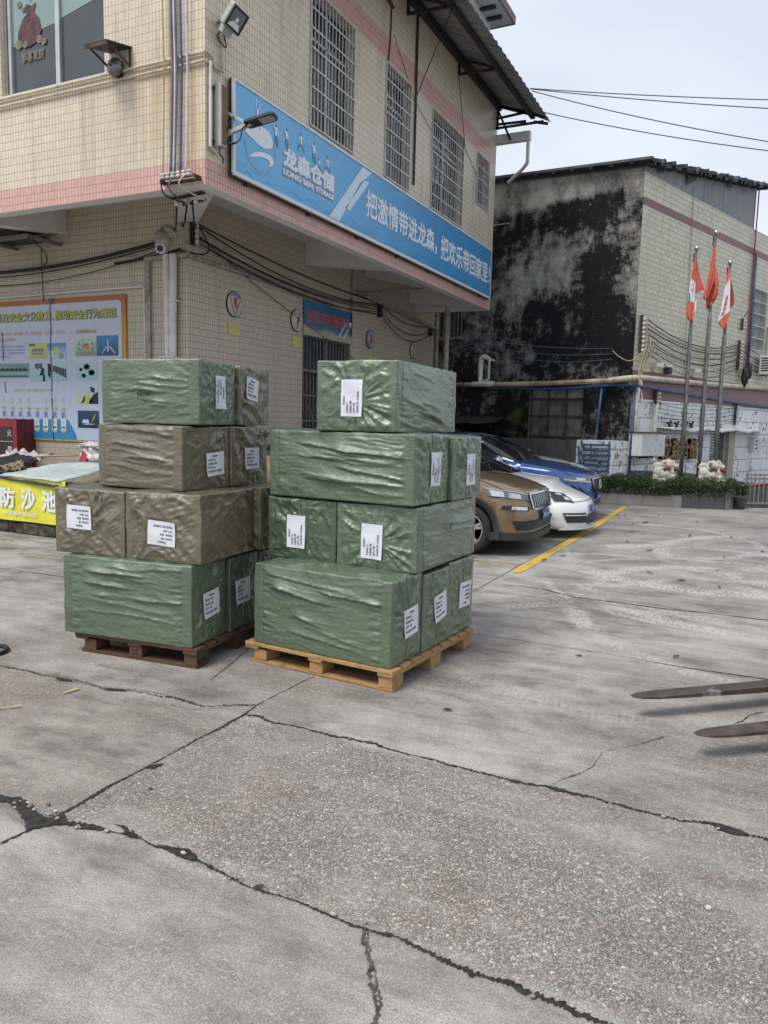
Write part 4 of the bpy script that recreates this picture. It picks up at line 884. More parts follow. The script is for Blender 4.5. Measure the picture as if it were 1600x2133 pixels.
# dome camera
S = thing('security_camera', 'dome security camera with a ring lens hanging under the wall corner', 'camera', (-.05, -.42, 3.95))
cc = Vector((-.08, -.45, 3.98))
m = MB(); m.lathe(cc, [(.03, .22), (.08, .20), (.105, .12), (.112, .05), (.10, 0), (.085, -.03)], 24); m.build('housing', M['pvc_dirty'], S, smooth=True)
lookd = Vector((.35, -.85, -.25)).normalized(); q = Vector((0, 0, 1)).rotation_difference(lookd).to_matrix()
m = MB(); m.lathe(cc+Vector((0, 0, -.03)), [(.088*cos(a), .088*sin(a)) for a in [R(x) for x in (-80, -50, -20, 10, 40)]]+[(.062, .078)], 24, rot=q); m.build('camera_ball', M['pvc_dirty'], S, smooth=True)
m = MB(); m.lathe(cc+Vector((0, 0, -.03)), [(.07, .05), (.072, .085), (.05, .09), (.05, .088)], 24, rot=q); m.build('lens_ring', M['white_paint'], S, smooth=False)
m = MB(); m.lathe(cc+Vector((0, 0, -.03)), [(.045, .08), (.046, .093), (.03, .094)], 16, rot=q)
for k in range(8): m.lathe(cc+Vector((0, 0, -.03))+q@Vector((.059*cos(k*pi/4), .059*sin(k*pi/4), .0)), [(.008, .087), (.007, .093)], 8, rot=q)
m.build('lens', M['black'], S)
m = MB(); m.tube(smooth_path([cc+Vector((0, 0, .2)), cc+Vector((0, .02, .27)), cc+Vector((.06, .12, .28)), cc+Vector((.11, .3, .16)), cc+Vector((.1, .45, .12))], 5), .024, 8); m.build('bracket', M['pvc_dirty'], S, smooth=True)
# air conditioner hanging under the left overhang
S = thing('air_conditioner', 'dark air conditioner unit on iron brackets under the left overhang', 'air conditioner', (-3.1, -.4, 4.3))
m = MB(); m.b2((-3.75, -.62, 4.32), (-2.85, -.06, 4.85)); m.build('casing', M['metal_dark'], S, bevel=.01)
m = MB(); m.b2((-3.7, -.66, 4.25), (-2.58, -.60, 4.31)); m.build('bracket', M['grille_old'], S); m = MB(); m.bar((-2.6, -.62, 4.28), (-2.6, -.02, 4.28), .05); m.build('bracket', M['grille_old'], S); m = MB(); m.bar((-2.62, -.03, 4.45), (-2.85, -.6, 4.28), .03); m.build('bracket', M['grille_old'], S); m = MB(); m.bar((-3.6, -.62, 4.28), (-3.6, -.02, 4.28), .05); m.build('bracket', M['grille_old'], S)
cable(smooth_path([(-2.95, -.2, 4.3), (-2.85, -.1, 4.15), (-2.87, -.06, 4.02), (-2.95, -.05, 3.98)], 5), .01, 'cable', 'short looped hose below the dark air conditioner')

# ---------------------------------------------------------------- safety notice board
S = thing('notice_board', 'large safety notice board with an orange border and photographs on the left wall', 'notice board', (-3, -.03, 1.12))
NB = lambda x, z, o=.04: Vector((x, -o, z))
def mat_board():
    n = NT('notice_board_print'); p = n.pos(); sp = n.sep(p)
    c = n.ramp(n.math('SUBTRACT', sp[2], 1.1), [(0, (.50, .62, .74)), (.45, (.52, .60, .73)), (.9, (.53, .57, .69)), (1, (.50, .53, .64))])
    d = n.noise(n.map(p, (3, 3, .5)), 2, 5, .65)
    return n.out(n.mix(n.ramp(d, [(.5, 0), (.8, .3)]), c, (.33, .37, .42)), .5)
def mat_border():
    n = NT('notice_board_border'); sp = n.sep(n.pos())
    return n.out(n.ramp(n.math('MULTIPLY', n.math('SUBTRACT', sp[2], 1.1), .42), [(.3, (.56, .40, .08)), (.75, (.50, .25, .045)), (1, (.36, .10, .03))]), .5)
m = MB(); m.b2((-5.9, -.035, 1.125), (-1.205, -.002, 3.435)); m.build('border', mat_border(), S)
def rrect(x0, x1, z0, z1, r):
    P = []
    for cx_, cz, a0 in ((x1-r, z1-r, 0), (x0+r, z1-r, 90), (x0+r, z0+r, 180), (x1-r, z0+r, 270)):
        P += [(cx_+r*cos(R(a0+k*15)), cz+r*sin(R(a0+k*15))) for k in range(7)]
    return P
m = MB(); m.poly([NB(x, z, .039) for x, z in rrect(-5.83, -1.285, 1.15, 3.35, .07)]); m.build('panel', mat_board(), S)
M['nb_green'] = simple('title_shadow', (.06, .15, .13), .5); M['nb_yellow'] = simple('title_yellow', (.50, .48, .09), .5); M['nb_orange'] = simple('orange_lettering', (.58, .30, .12), .5); M['nb_blue'] = simple('blue_lettering', (.10, .26, .50), .5); M['nb_paley'] = simple('pale_yellow_lettering', (.60, .55, .22), .5); M['nb_blueshape'] = simple('bright_blue_print', (.03, .26, .55), .5, var=.06)
def title(x0, x1, txt):
    for off, mt, bold, o in (((.010, -.012), 'nb_green', .045, .041), ((0, 0), 'nb_yellow', .022, .046)):
        t = MB(); add_text(t, txt, lambda x, z: NB(x+off[0], z+off[1], o), x0, 3.09, x1-x0, .155, bold=bold); t.build('title_writing', M[mt], S)
title(-4.18, -2.78, '普及安全文化教育,'); title(-2.74, -1.39, '推动安全行为规范')
fo = lambda x, z: NB(x, z, .043)
def wr(name, mt, *a, **k): t_ = MB(); add_text(t_, *a, **k); t_.build(name, M[mt], S)
wr('orange_writing', 'nb_orange', '安全生产工作是一项系统工程，需要全员、全过程、全方位、', fo, -4.25, 2.86, 1.76, .065); wr('orange_writing', 'nb_orange', '多种渠道实施管理。', fo, -4.25, 2.77, .56, .06); wr('orange_writing', 'nb_orange', '全员要团结奋进', fo, -2.28, 2.86, .46, .06, bold=.01)
for i, s_ in enumerate(('为了更好地落实安全生产的基本要求，', '公司组织员工开展安全生产的培训活动，', '全体员工参加，全面推进各项安全生产', '制度落实到位。')): wr('blue_writing', 'nb_blue', s_, fo, -4.2, 2.665-i*.055, .75 if i < 3 else .38, .034)
for i in range(8): wr('blue_writing', 'nb_blue', '防', fo, -2.635-i*.205, 1.50, .085, .10, bold=.01)
wr('yellow_writing', 'nb_paley', '消防安全“八防” 做到安全八严', fo, -3.78, 1.92, .9, .06); 
for i, ch in enumerate('公安全三要生五人'): wr('yellow_writing', 'nb_paley', ch, fo, -2.63-i*.205, 1.74, .07, .09)
for i in range(8):
    x = -2.59-i*.205; t = MB(); t.poly([fo(x+.045*cos(k*pi/6)*(1 if k % 2 else .75), 1.645+.045*sin(k*pi/6)*(1 if k % 2 else .75)) for k in range(12)]); t.quad(fo(x-.09, 1.642), fo(x+.09, 1.642), fo(x+.09, 1.648), fo(x-.09, 1.648)); t.build('sun_print', M['nb_paley'], S)
t = MB(); t.poly([NB(x, z, .041) for x, z in ((-5.5, 1.152), (-2.29, 1.152), (-2.33, 1.25), (-2.42, 1.38), (-2.50, 1.475), (-5.5, 1.47))]); bs = t.build('blue_shape', M['nb_blueshape'], S)
t = MB(); t2 = MB(); t3 = MB()
for i in range(8):
    x = -2.60-i*.21
    t.poly([NB(x+a, z, .044) for a, z in ((-.06, 1.475), (.06, 1.475), (.06, 1.28), (0, 1.255), (-.06, 1.28))]); t2.poly([NB(x+a, z, .045) for a, z in ((-.06, 1.30), (.06, 1.30), (.06, 1.28), (0, 1.25), (-.06, 1.28))])
    add_text(t3, '事故', lambda a, b: NB(a, b, .046), x-.04, 1.325, .085, .035, bold=.03); add_text(t2, '责', lambda a, b: NB(a, b, .046), x-.028, 1.40, .055, .055)
t.build('tab_print', M['banner_white'], bs); t2.build('tab_edge', M['nb_paley'], bs); t3.build('tab_writing', M['ink'], bs)
def photo(rect, paint, base):
    x0, x1, z0, z1 = rect; m = MB(); m.quad(NB(x0, z0, .043), NB(x1, z0, .043), NB(x1, z1, .043), NB(x0, z1, .043)); ph = m.build('photograph', M[base], S)
    for mt, polys in paint:
        m = MB()
        for p in polys: m.poly([NB(x0+(x1-x0)*a, z0+(z1-z0)*b, .045) for a, b in p])
        m.build('photograph_figure', M[mt], ph)
def grad(name, a, b, z0, z1):
    n = NT(name); sp = n.sep(n.pos()); f = n.math('ADD', n.math('DIVIDE', n.math('SUBTRACT', sp[2], z0), z1-z0), n.math('MULTIPLY', n.math('SUBTRACT', n.noise(n.pos(), 9, 4), .5), .6))
    M[name] = n.out(n.ramp(f, [(0.1, a), (.9, b)]), .4)
grad('ph_teal', (.30, .45, .45), (.12, .26, .28), 2.1, 2.4); grad('ph_blue', (.01, .06, .15), (.03, .22, .40), 2.5, 2.82); grad('ph_hands', (.20, .28, .20), (.48, .56, .50), 2.5, 2.81); grad('ph_gear', (.30, .50, .54), (.36, .55, .58), 2.12, 2.40)
grad('ph_dusk', (.50, .56, .30), (.44, .58, .66), 1.74, 2.02); grad('ph_night', (.01, .02, .04), (.015, .06, .11), 1.35, 1.63); grad('ph_sky', (.40, .55, .62), (.08, .25, .45), 2.47, 2.72); grad('ph_yel', (.42, .42, .20), (.55, .50, .12), 2.47, 2.72)
circ = lambda cx_, cz, rx_, rz_, n=12: [(cx_+rx_*cos(2*pi*k/n), cz+rz_*sin(2*pi*k/n)) for k in range(n)]
gear = lambda cx_, cz, r, n=10: [(cx_+r*(1 if k % 4 < 2 else .75)*cos(2*pi*k/(4*n)), cz+1.15*r*(1 if k % 4 < 2 else .75)*sin(2*pi*k/(4*n))) for k in range(4*n)]
rect = lambda a, b, c_, d: [(a, c_), (b, c_), (b, d), (a, d)]
rb = random.Random(3)
photo((-3.37, -2.94, 2.47, 2.72), [('nb_green', [rect(.0, .35, .85, 1.0)]+[rect(.2+.09*i, .26+.09*i, .45+.05*(i % 2), .68) for i in range(7)]+[rect(.2+.07*i, .24+.07*i, .28, .40) for i in range(9)])], 'ph_yel')
photo((-2.935, -2.50, 2.47, 2.72), [('nb_paley', [circ(.5, .6, .15, .2), circ(.3, .4, .1, .15)]), ('ph_hands', [[(.6, 0), (.9, .05), (.75, .45), (.65, .3)]])], 'ph_sky')
photo((-4.12, -3.38, 2.15, 2.40), [('ink', [rect(.02+.05*i, .06+.05*i, .48, .62+.05*(i % 3)) for i in range(19)]+[rect(.02+.05*i, .055+.05*i, .08, .2) for i in range(19)])], 'ph_teal')
photo((-3.36, -2.935, 2.10, 2.40), [('ink', [rect(.30+.07*i, .35+.07*i, .72-.05*(i % 3), .98) for i in range(6)]+[[(.6, .35), (.8, .3), (.82, .65), (.72, .75), (.62, .6)], [(.7, 0), (.85, 0), (.84, .35), (.72, .3)], [(.52, .3), (.62, .32), (.68, .5), (.6, .5)]])], 'ph_gear')
photo((-2.93, -2.495, 2.11, 2.40), [('ink', [[(.0, .3), (.12, .1), (.2, .9), (.0, 1)]]+[[(.25+.09*i, .55-.05*i), (.32+.09*i, .5-.05*i), (.33+.09*i, .85-.03*i), (.26+.09*i, .88-.03*i)] for i in range(8)])], 'ph_gear')
photo((-2.285, -1.825, 2.50, 2.81), [('nb_green', [[(.5+.45*cos(a), .5+.45*sin(a)), (.5+.3*cos(a+.5), .5+.32*sin(a+.5)), (.5+.36*cos(a+.62), .5+.36*sin(a+.62))] for a in [k*pi/4 for k in range(8)]]), ('nb_orange', [circ(.5, .47, .19, .22)]), ('banner_white', [[(.38, .5), (.6, .56), (.6, .6), (.4, .54)], [(.45, .35), (.62, .42), (.6, .45)]])], 'ph_hands')
photo((-1.815, -1.36, 2.50, 2.815), [('banner_pale', [[(.5, .2), (.56, .22), (.54, .75), (.51, .85)]]+[[(.22+.05*i, .1+.07*i), (.28+.05*i, .1+.07*i), (.25+.05*i, .2+.07*i)] for i in range(5)]+[[(.88-.05*i, .1+.07*i), (.80-.05*i, .1+.07*i), (.84-.05*i, .2+.07*i)] for i in range(5)])], 'ph_blue')
photo((-2.28, -1.81, 2.12, 2.40), [('ink', [gear(.5, .75, .17), gear(.72, .42, .17), gear(.35, .25, .12), gear(.22, .6, .09)]), ('ph_gear', [circ(.5, .75, .08, .1), circ(.72, .42, .09, .11), circ(.35, .25, .06, .07), circ(.22, .6, .04, .06)])], 'ph_gear')
photo((-2.28, -1.81, 1.74, 2.02), [('ink', [[(.55, 0), (1, 0), (1, .68), (.8, .55), (.62, .2)], [(.68, .7), (.82, .6), (.86, .85), (.76, .95), (.66, .85)], [(.6, .6), (.7, .85), (.68, .9)], circ(.68, .92, .05, .06), [(.2, 0), (.36, .1), (.42, .45), (.34, .4)]]), ('nb_yellow', [circ(.58, .22, .16, .18)])], 'ph_dusk')
photo((-2.27, -1.80, 1.35, 1.63), [('banner_pale', [[(.2, .28), (.55, .25), (.5, .5), (.25, .48)], [(.3, .18), (.8, .22), (.8, .25), (.3, .22)]]), ('nb_yellow', [[(.62, .3), (.8, .75), (.88, .85), (.76, .5)]])], 'ph_night')
m = MB()
for pts in ([(-2.845, 3.36), (-2.835, 2.96), (-2.855, 2.68), (-2.842, 2.12), (-2.855, 1.93), (-2.842, 1.13)], [(-4.02, 2.95), (-4.0, 2.6), (-4.01, 2.45)], [(-3.99, 2.1), (-3.97, 1.9)]):
    pp = smooth_path([NB(x, z, .048) for x, z in pts], 6)
    for k, (a, b) in enumerate(zip(pp, pp[1:])):
        w = .004+.006*abs(sin(k*1.7)); m.quad(a+Vector((-w, 0, 0)), a+Vector((w, 0, 0)), b+Vector((w*.8, 0, 0)), b+Vector((-w*.8, 0, 0)))
m.build('panel_tear', M['crack'], S)
m = MB(); m.poly([NB(x, z, .05) for x, z in ((-2.86, 3.44), (-2.74, 3.44), (-2.80, 3.36), (-2.85, 3.33))]); m.build('torn_corner', simple('green_torn_film', (.05, .14, .06), .5), S)

# ---------------------------------------------------------------- fire cabinet
S = thing('fire_cabinet', 'red metal fire equipment cabinet with glass door and white characters', 'cabinet', (-3.7, -.18, .45))
CX1 = -3.32; CX0 = -4.12
m = MB(); m.b2((CX0, -.35, .45), (CX1, -.006, 1.465)); m.build('body', M['red_side'], S, bevel=.006)
m = MB()
for a, b, c_, d in ((CX0, CX0+.10, .47, 1.45), (CX1-.10, CX1-.004, .47, 1.45), (CX0+.10, CX1-.10, 1.33, 1.45), (CX0+.10, CX1-.10, .47, .56)): m.b2((a, -.37, c_), (b, -.351, d))
dr = m.build('door_frame', M['red'], S, bevel=.003)
m = MB(); m.quad((CX0+.1, -.356, .56), (CX1-.1, -.356, .56), (CX1-.1, -.356, 1.33), (CX0+.1, -.356, 1.33)); m.build('pane', mat_glass('cabinet_glass', (.035, .014, .014), .1), dr)
m = MB()
for z in (.80, 1.08): m.b2((CX0+.1, -.362, z), (CX1-.1, -.357, z+.012))
m.build('shelf_edge', M['grey_paint'], S)
t = MB(); fw_ = lambda x, z: Vector((x, -.360, z))
for ch, z in (('火', 1.17), ('警', .89)): add_text(t, ch, fw_, CX1-.25, z, .11, .12)
add_text(t, '119', fw_, CX1-.26, .68, .13, .09)
t.build('writing', M['banner_white'], dr)
# ================================================================== PALLETS AND WRAPPED CRATES
def perlin(x, y, seed=0):
    xi = np.floor(x).astype(np.int64); yi = np.floor(y).astype(np.int64); xf = x-xi; yf = y-yi
    def g(ix, iy):
        h = (ix*374761393 + iy*668265263 + seed*1442695041) & 0xffffffff
        h = ((h ^ (h >> 13))*1274126177) & 0xffffffff; h = h ^ (h >> 16)
        a = (h & 0xffff)/65536.0*2*pi
        return np.cos(a), np.sin(a)
    u = xf*xf*xf*(xf*(xf*6-15)+10); v = yf*yf*yf*(yf*(yf*6-15)+10)
    def d(ix, iy, dx, dy):
        a, b = g(ix, iy); return a*dx+b*dy
    n00 = d(xi, yi, xf, yf); n10 = d(xi+1, yi, xf-1, yf); n01 = d(xi, yi+1, xf, yf-1); n11 = d(xi+1, yi+1, xf-1, yf-1)
    return ((n00*(1-u)+n10*u)*(1-v)+(n01*(1-u)+n11*u)*v)*1.5
def sstep(x, a, b):
    t = np.clip((x-a)/(b-a), 0, 1); return t*t*(3-2*t)
def ridge(n, k=2.0): return np.clip(1-np.abs(n)*k, 0, 1)**2
def wrinkle(a, b, w, h, kind, sd, flats=()):
    """outward displacement of the wrap at a (across), b (up) on a w x h face"""
    ea = np.minimum(a, w-a); eb = np.minimum(b, h-b)
    rn = np.random.RandomState(sd)
    if kind == 'long':          # tension folds running along the crate, flat tape bands at both ends
        s = rn.uniform(-.16, .16); bb = b + s*(a-w/2) + .03*perlin(a*2.2, b*1.5, sd) + .012*perlin(a*7, b*6, sd+1)
        A_ = lambda n: .30-np.abs(n)
        n1 = perlin(a*1.0, bb*7.5, sd+2); n2 = perlin(a*1.8, bb*17, sd+3); n3 = perlin(a*3.5, bb*40, sd+4); n4 = perlin(a*2.4, bb*5.0+a*1.3, sd+12)
        msk = np.clip(.35+1.1*perlin(a*1.6+3, b*3.1, sd+5), 0, 1)
        d = .015*A_(n1)*(.2+.8*msk) + .011*A_(n2)*np.clip(.3+1.2*perlin(a*2, b*4, sd+15), 0, 1) + .0065*A_(n3)*np.clip(.5+perlin(a*3, b*5, sd+25), 0, 1) + .006*A_(n4)*(1-msk) + .006*perlin(a*1.3, b*3, sd+16)
        # a few long straight tension folds running slightly downhill
        s0 = rn.uniform(-.16, .02)
        for _ in range(rn.randint(7, 13)):
            b0 = rn.uniform(.08, .97)*h; sl = s0+rn.uniform(-.07, .07); a0 = rn.uniform(.04, .55)*w; ln = rn.uniform(.3, .85)*w; am = rn.choice([.006, .009, .012, .018, .026])*rn.uniform(.8, 1.2)
            q = b-(b0+sl*(a-a0)+.016*perlin(a*2.6, b*0+_, sd+9)+.004*perlin(a*11, b*0+_, sd+19))
            env = sstep(a, a0, a0+.12)*sstep(a, a0+ln, a0+ln-.28)
            d = d + env*am*np.where(q > 0, np.exp(-np.abs(q)/(.010+.9*am)), np.exp(-np.abs(q)/.0045))
        band = sstep(ea, .055, .085)
        d = d*(.10+.90*band)*sstep(eb, 0, .04) - .004*(np.exp(-((ea-.07)/.006)**2)) + .0016*perlin(a*30, b*55, sd+6)
        pin = sstep(ea, .20, .09)*band; d = d + pin*.012*(.3-np.abs(perlin(a*4, b*26, sd+7)))
    elif kind == 'end':         # gathered end: pinched round the seam and the tape cross
        ax_, bx = w*(.5+rn.uniform(-.06, .06)), h*(.5+rn.uniform(-.1, .1)); da, db = a-ax_, b-bx
        ang = np.arctan2(db, da); r = np.sqrt(da*da+db*db)
        A_ = lambda n: .30-np.abs(n)
        rad = A_(perlin(ang*3.4+5, r*2.2, sd+1))*sstep(r, .03, .10); qx = perlin(a*3, b*3, sd)*1.4
        n1 = A_(perlin(a*5+qx, b*6-qx, sd+2)); n2 = A_(perlin(a*13+qx, b*12, sd+3)); n3 = A_(perlin(a*30, b*32, sd+4))
        blot = np.clip(.45+1.2*perlin(a*4, b*4, sd+8), 0, 1)
        d = .036*rad*blot + .024*n1*blot + .015*n2 + .0065*n3
        tape = sstep(np.abs(da), .02, .045)*sstep(np.abs(db), .015, .04)
        d = d*(.35+.65*tape)*(.15+.85*sstep(ea, .025, .06))*sstep(eb, 0, .03)
        d = d - .012*np.exp(-(da/.005)**2)*sstep(np.abs(perlin(a*0+1.5, b*6, sd+6)), .05, .25)
    elif kind == 'crumple':
        q = perlin(a*2.2, b*2.2, sd)
        A_ = lambda n: .30-np.abs(n)
        n1 = A_(perlin(a*3.2+q*2.2, b*4.2-q*2+a*2.5, sd+2)); n2 = A_(perlin(a*8+q*2.5, b*10+a*5, sd+3)); n3 = A_(perlin(a*19+q, b*24-a*8, sd+4)); n4 = A_(perlin((a+b)*7+q, (b-a*.6)*2.2, sd+9))
        d = (.026*n1 + .020*n2*np.clip(.5+perlin(a*3, b*3, sd+5), 0, 1) + .0095*n3 + .032*n4*np.clip(.35+perlin(a*2, b*2, sd+6), 0, 1))*(.15+.85*sstep(ea, .02, .06))*sstep(eb, 0, .035)
    else:                       # top
        d = .006*ridge(perlin(a*4, b*4, sd), 1.6)+.004*perlin(a*9, b*9, sd+1); d = d*sstep(np.minimum(ea, eb), 0, .08)
    for fa, fb, hw, hh in flats:       # the film lies flat under a pasted label
        q = np.maximum(np.abs(a-fa)-hw, np.abs(b-fb)-hh); d = d*sstep(q, -.004, .022)
    d = d + .010*(1-(2*a/w-1)**2)*(1-(2*b/h-1)**2)
    return d
def film_mesh(lx, ly, h, kinds, sd, flats, step=.0068):
    nx, ny, nz = [max(6, int(round(q/step))) for q in (lx, ly, h)]
    faces = []; keys = []
    def grid(nu, nv, fn):
        U, V = np.meshgrid(np.arange(nu+1), np.arange(nv+1), indexing='ij'); k = fn(U, V)
        keys.append(np.stack([np.broadcast_to(q, U.shape).reshape(-1) for q in k], 1))
        idx = np.arange((nu+1)*(nv+1)).reshape(nu+1, nv+1)+sum(len(q) for q in keys[:-1])
        faces.append(np.stack([idx[:-1, :-1], idx[1:, :-1], idx[1:, 1:], idx[:-1, 1:]], -1).reshape(-1, 4))
    grid(nx, nz, lambda u, v: (u, 0, v)); grid(ny, nz, lambda u, v: (nx, u, v)); grid(nx, nz, lambda u, v: (nx-u, ny, v)); grid(ny, nz, lambda u, v: (0, ny-u, v))
    grid(nx, ny, lambda u, v: (u, v, nz)); grid(nx, ny, lambda u, v: (u, ny-v, 0))
    K = np.concatenate(keys); F = np.concatenate(faces)
    UK, inv = np.unique(K, axis=0, return_inverse=True); F = inv.reshape(-1)[F]
    n3 = np.array([nx, ny, nz]); dim = np.array([lx, ly, h]); P = UK/n3*dim - np.array([lx/2, ly/2, 0])
    c = np.array([0, 0, h/2]); half = dim/2; r = .008
    Q = P-c; inner = np.clip(Q, -(half-r), half-r); off = Q-inner; L = np.linalg.norm(off, axis=1, keepdims=True); off = off/np.maximum(L, 1e-9)
    P2 = inner+off*r+c
    D = np.zeros(len(P)); onx1 = UK[:, 0] == nx; onx0 = UK[:, 0] == 0; ony0 = UK[:, 1] == 0; ony1 = UK[:, 1] == ny; onz = UK[:, 2] == nz
    for m_, a, b, w_, h_, kd, s_ in ((ony0, P[:, 0]+lx/2, P[:, 2], lx, h, kinds['F'], 1), (onx1, P[:, 1]+ly/2, P[:, 2], ly, h, kinds['R'], 2), (ony1, lx/2-P[:, 0], P[:, 2], lx, h, kinds.get('B', kinds['F']), 3), (onx0, ly/2-P[:, 1], P[:, 2], ly, h, kinds.get('L', kinds['R']), 4), (onz, P[:, 0]+lx/2, P[:, 1]+ly/2, lx, ly, 'top', 5)):
        D[m_] = wrinkle(a[m_], b[m_], w_, h_, kd, sd*10+s_, flats.get(s_, ()))
    P2 = P2+off*D[:, None]
    # soft dents along the edges
    e = .005*np.stack([perlin(P[:, 1]*9+P[:, 2]*7, P[:, 0]*3, sd), perlin(P[:, 0]*9+P[:, 2]*7, P[:, 1]*3, sd+1), perlin(P[:, 0]*8, P[:, 1]*8, sd+2)], 1)
    nin = sum((np.minimum(UK[:, k], n3[k]-UK[:, k])*dim[k]/n3[k] < .05).astype(float) for k in range(3)); e = e*(.25+.75*(nin >= 2))[:, None]
    P2 = P2+e*(np.clip(P[:, 2:3]/.04, 0, 1)); P2[:, 2] = np.maximum(P2[:, 2], 0)
    tape = np.zeros(len(P))
    for m_, a, w_, kd, b, h_ in ((ony0, P[:, 0]+lx/2, lx, kinds['F'], P[:, 2], h), (onx1, P[:, 1]+ly/2, ly, kinds['R'], P[:, 2], h)):
        ea = np.minimum(a, w_-a); q = (ea < .068+.004*perlin(b*40, a*3, sd)).astype(float) if kd == 'long' else np.maximum((np.abs(a-w_/2) < .026), (np.abs(b-h_/2) < .022)*(kd == 'end')).astype(float)
        tape[m_] = q[m_]
    tape[onz] = 0
    me = bpy.data.meshes.new('wrapping'); me.vertices.add(len(P2)); me.vertices.foreach_set('co', P2.astype(np.float32).reshape(-1))
    me.loops.add(F.size); me.loops.foreach_set('vertex_index', F.astype(np.int32).reshape(-1)); me.polygons.add(len(F))
    me.attributes.new('tape', 'FLOAT', 'POINT').data.foreach_set('value', tape.astype(np.float32))
    me.polygons.foreach_set('loop_start', np.arange(0, F.size, 4, dtype=np.int32)); me.polygons.foreach_set('loop_total', np.full(len(F), 4, np.int32)); me.update(calc_edges=True); me.validate()
    return me
LINES = {'z': ['Zeshan', 'C/NO: %s', 'ITEMS: %s', 'QTY: %s', 'MADE IN CHINA']}
def paper(root, lx, ly, h, face, fa, fb, w, hh, rot, lines, tilt=0.0, hand=False, sd=0):
    W_ = lx if face == 'F' else ly
    a0, b0 = fa*W_, fb*h
    rr = R(rot+tilt); kind = root['_k'][face]
    def fn(x, y, o=0.0):          # paper coordinates (centre origin, reading direction x) -> crate local
        aa = a0+x*cos(rr)-y*sin(rr); bb = b0+x*sin(rr)+y*cos(rr)
        o += .016*max(0, (x/w)*(1 if sd % 2 else -1)+(y/hh)*(1 if int(a0*1e4) % 2 else -1)-.62)**1.5*3+.0062+.010*(1-(2*aa/W_-1)**2)*(1-(2*bb/h-1)**2)+.0022*sin(aa*34+bb*21+sd)*cos(bb*27-aa*9+sd*2)
        return Vector((aa-lx/2, -ly/2-o, bb)) if face == 'F' else Vector((lx/2+o, aa-ly/2, bb))
    m = MB(); nu = 8
    for i in range(nu):
        for j in range(nu):
            m.quad(*[fn(w*((i+p)/nu-.5), hh*((j+q)/nu-.5)) for p, q in ((0, 0), (1, 0), (1, 1), (0, 1))])
    lb = m.build('paper_label', M['paper'], root, smooth=True, local=True)
    t = MB(); n = len(lines); f2 = lambda x, y: fn(x, y, .0010)
    if hand: x0 = -w*.45; span = hh*.8
    lh = min(hh*.80/n, .034)
    ys = hh/2-lh*1.15
    for i, s_ in enumerate(lines):
        tw = text_geo(s_); ww = (tw[2][1]-tw[2][0])/(tw[2][3]-tw[2][2]+1e-6)
        sc = min(lh*.55, w*.74/max(ww, .5))
        add_text(t, s_, f2, -w*.40 if i else -w*.18, ys-i*lh*1.02, None, sc, bold=.004)
    if hand:
        rd = random.Random(sd)
        for k in range(3):
            p = [Vector((w*(-.35+.25*k)+rd.uniform(-.01, .01), 0, 0))]
            pts = [f2(-w*.2+.12*w*k+rd.uniform(-.1, .1)*w, hh*(-.45+.18*i)+rd.uniform(-.05, .05)*hh) for i in range(4)]
            t.tube(smooth_path(pts, 3), .0009, 4)
    t.build('label_writing', M['ink'], lb, local=True, fix=False)
def crate(name, lab, grp, N, rz, lx, ly, h, z, mat, kinds, sd, labels=(), marks=()):
    X = Vector((cos(rz), sin(rz), 0)); Y = Vector((-sin(rz), cos(rz), 0)); c = Vector((N[0], N[1], 0))-X*lx/2+Y*ly/2
    t = thing(name, lab, 'crate', (c.x, c.y, z), rz, grp)
    t['_k'] = kinds
    fl = {}
    for L in labels:
        qa = abs(L[5]) == 90; hw, hh = (L[4]/2, L[3]/2) if qa else (L[3]/2, L[4]/2)
        fl.setdefault(1 if L[0] == 'F' else 2, []).append((L[1]*(lx if L[0] == 'F' else ly), L[2]*h, hw, hh))
    me = film_mesh(lx, ly, h, kinds, sd, fl); me.materials.append(M[mat])
    link('wrapping', me, t, smooth=True, local=True)
    for L in labels: paper(t, lx, ly, h, *L)
    for (face, fa, fb, txt, sc) in marks:
        m = MB(); a0, b0 = fa*(lx if face == 'F' else ly), fb*h
        fn = (lambda x, y: Vector((a0+x-lx/2, -ly/2-.034, b0+y))) if face == 'F' else (lambda x, y: Vector((lx/2+.034, a0+x-ly/2, b0+y)))
        add_text(m, txt, fn, 0, 0, None, sc, shear=.25, bold=.022); m.build('handwriting', M['ink'], t, local=True, fix=False)
    del t['_k']
    return t
def off(N, rz, dx, dy): return (N[0]+dx*cos(rz)-dy*sin(rz), N[1]+dx*sin(rz)+dy*cos(rz))
T5 = lambda a, b, c_: ['Zeshan', 'C/NO: '+a, 'ITEMS: '+b, 'QTY: '+c_, 'MADE IN CHINA']
LE = dict(F='long', R='end'); EL = dict(F='end', R='long'); GR = 'wrapped crates on the light pallet'; GL = 'wrapped crates on the dark pallet'
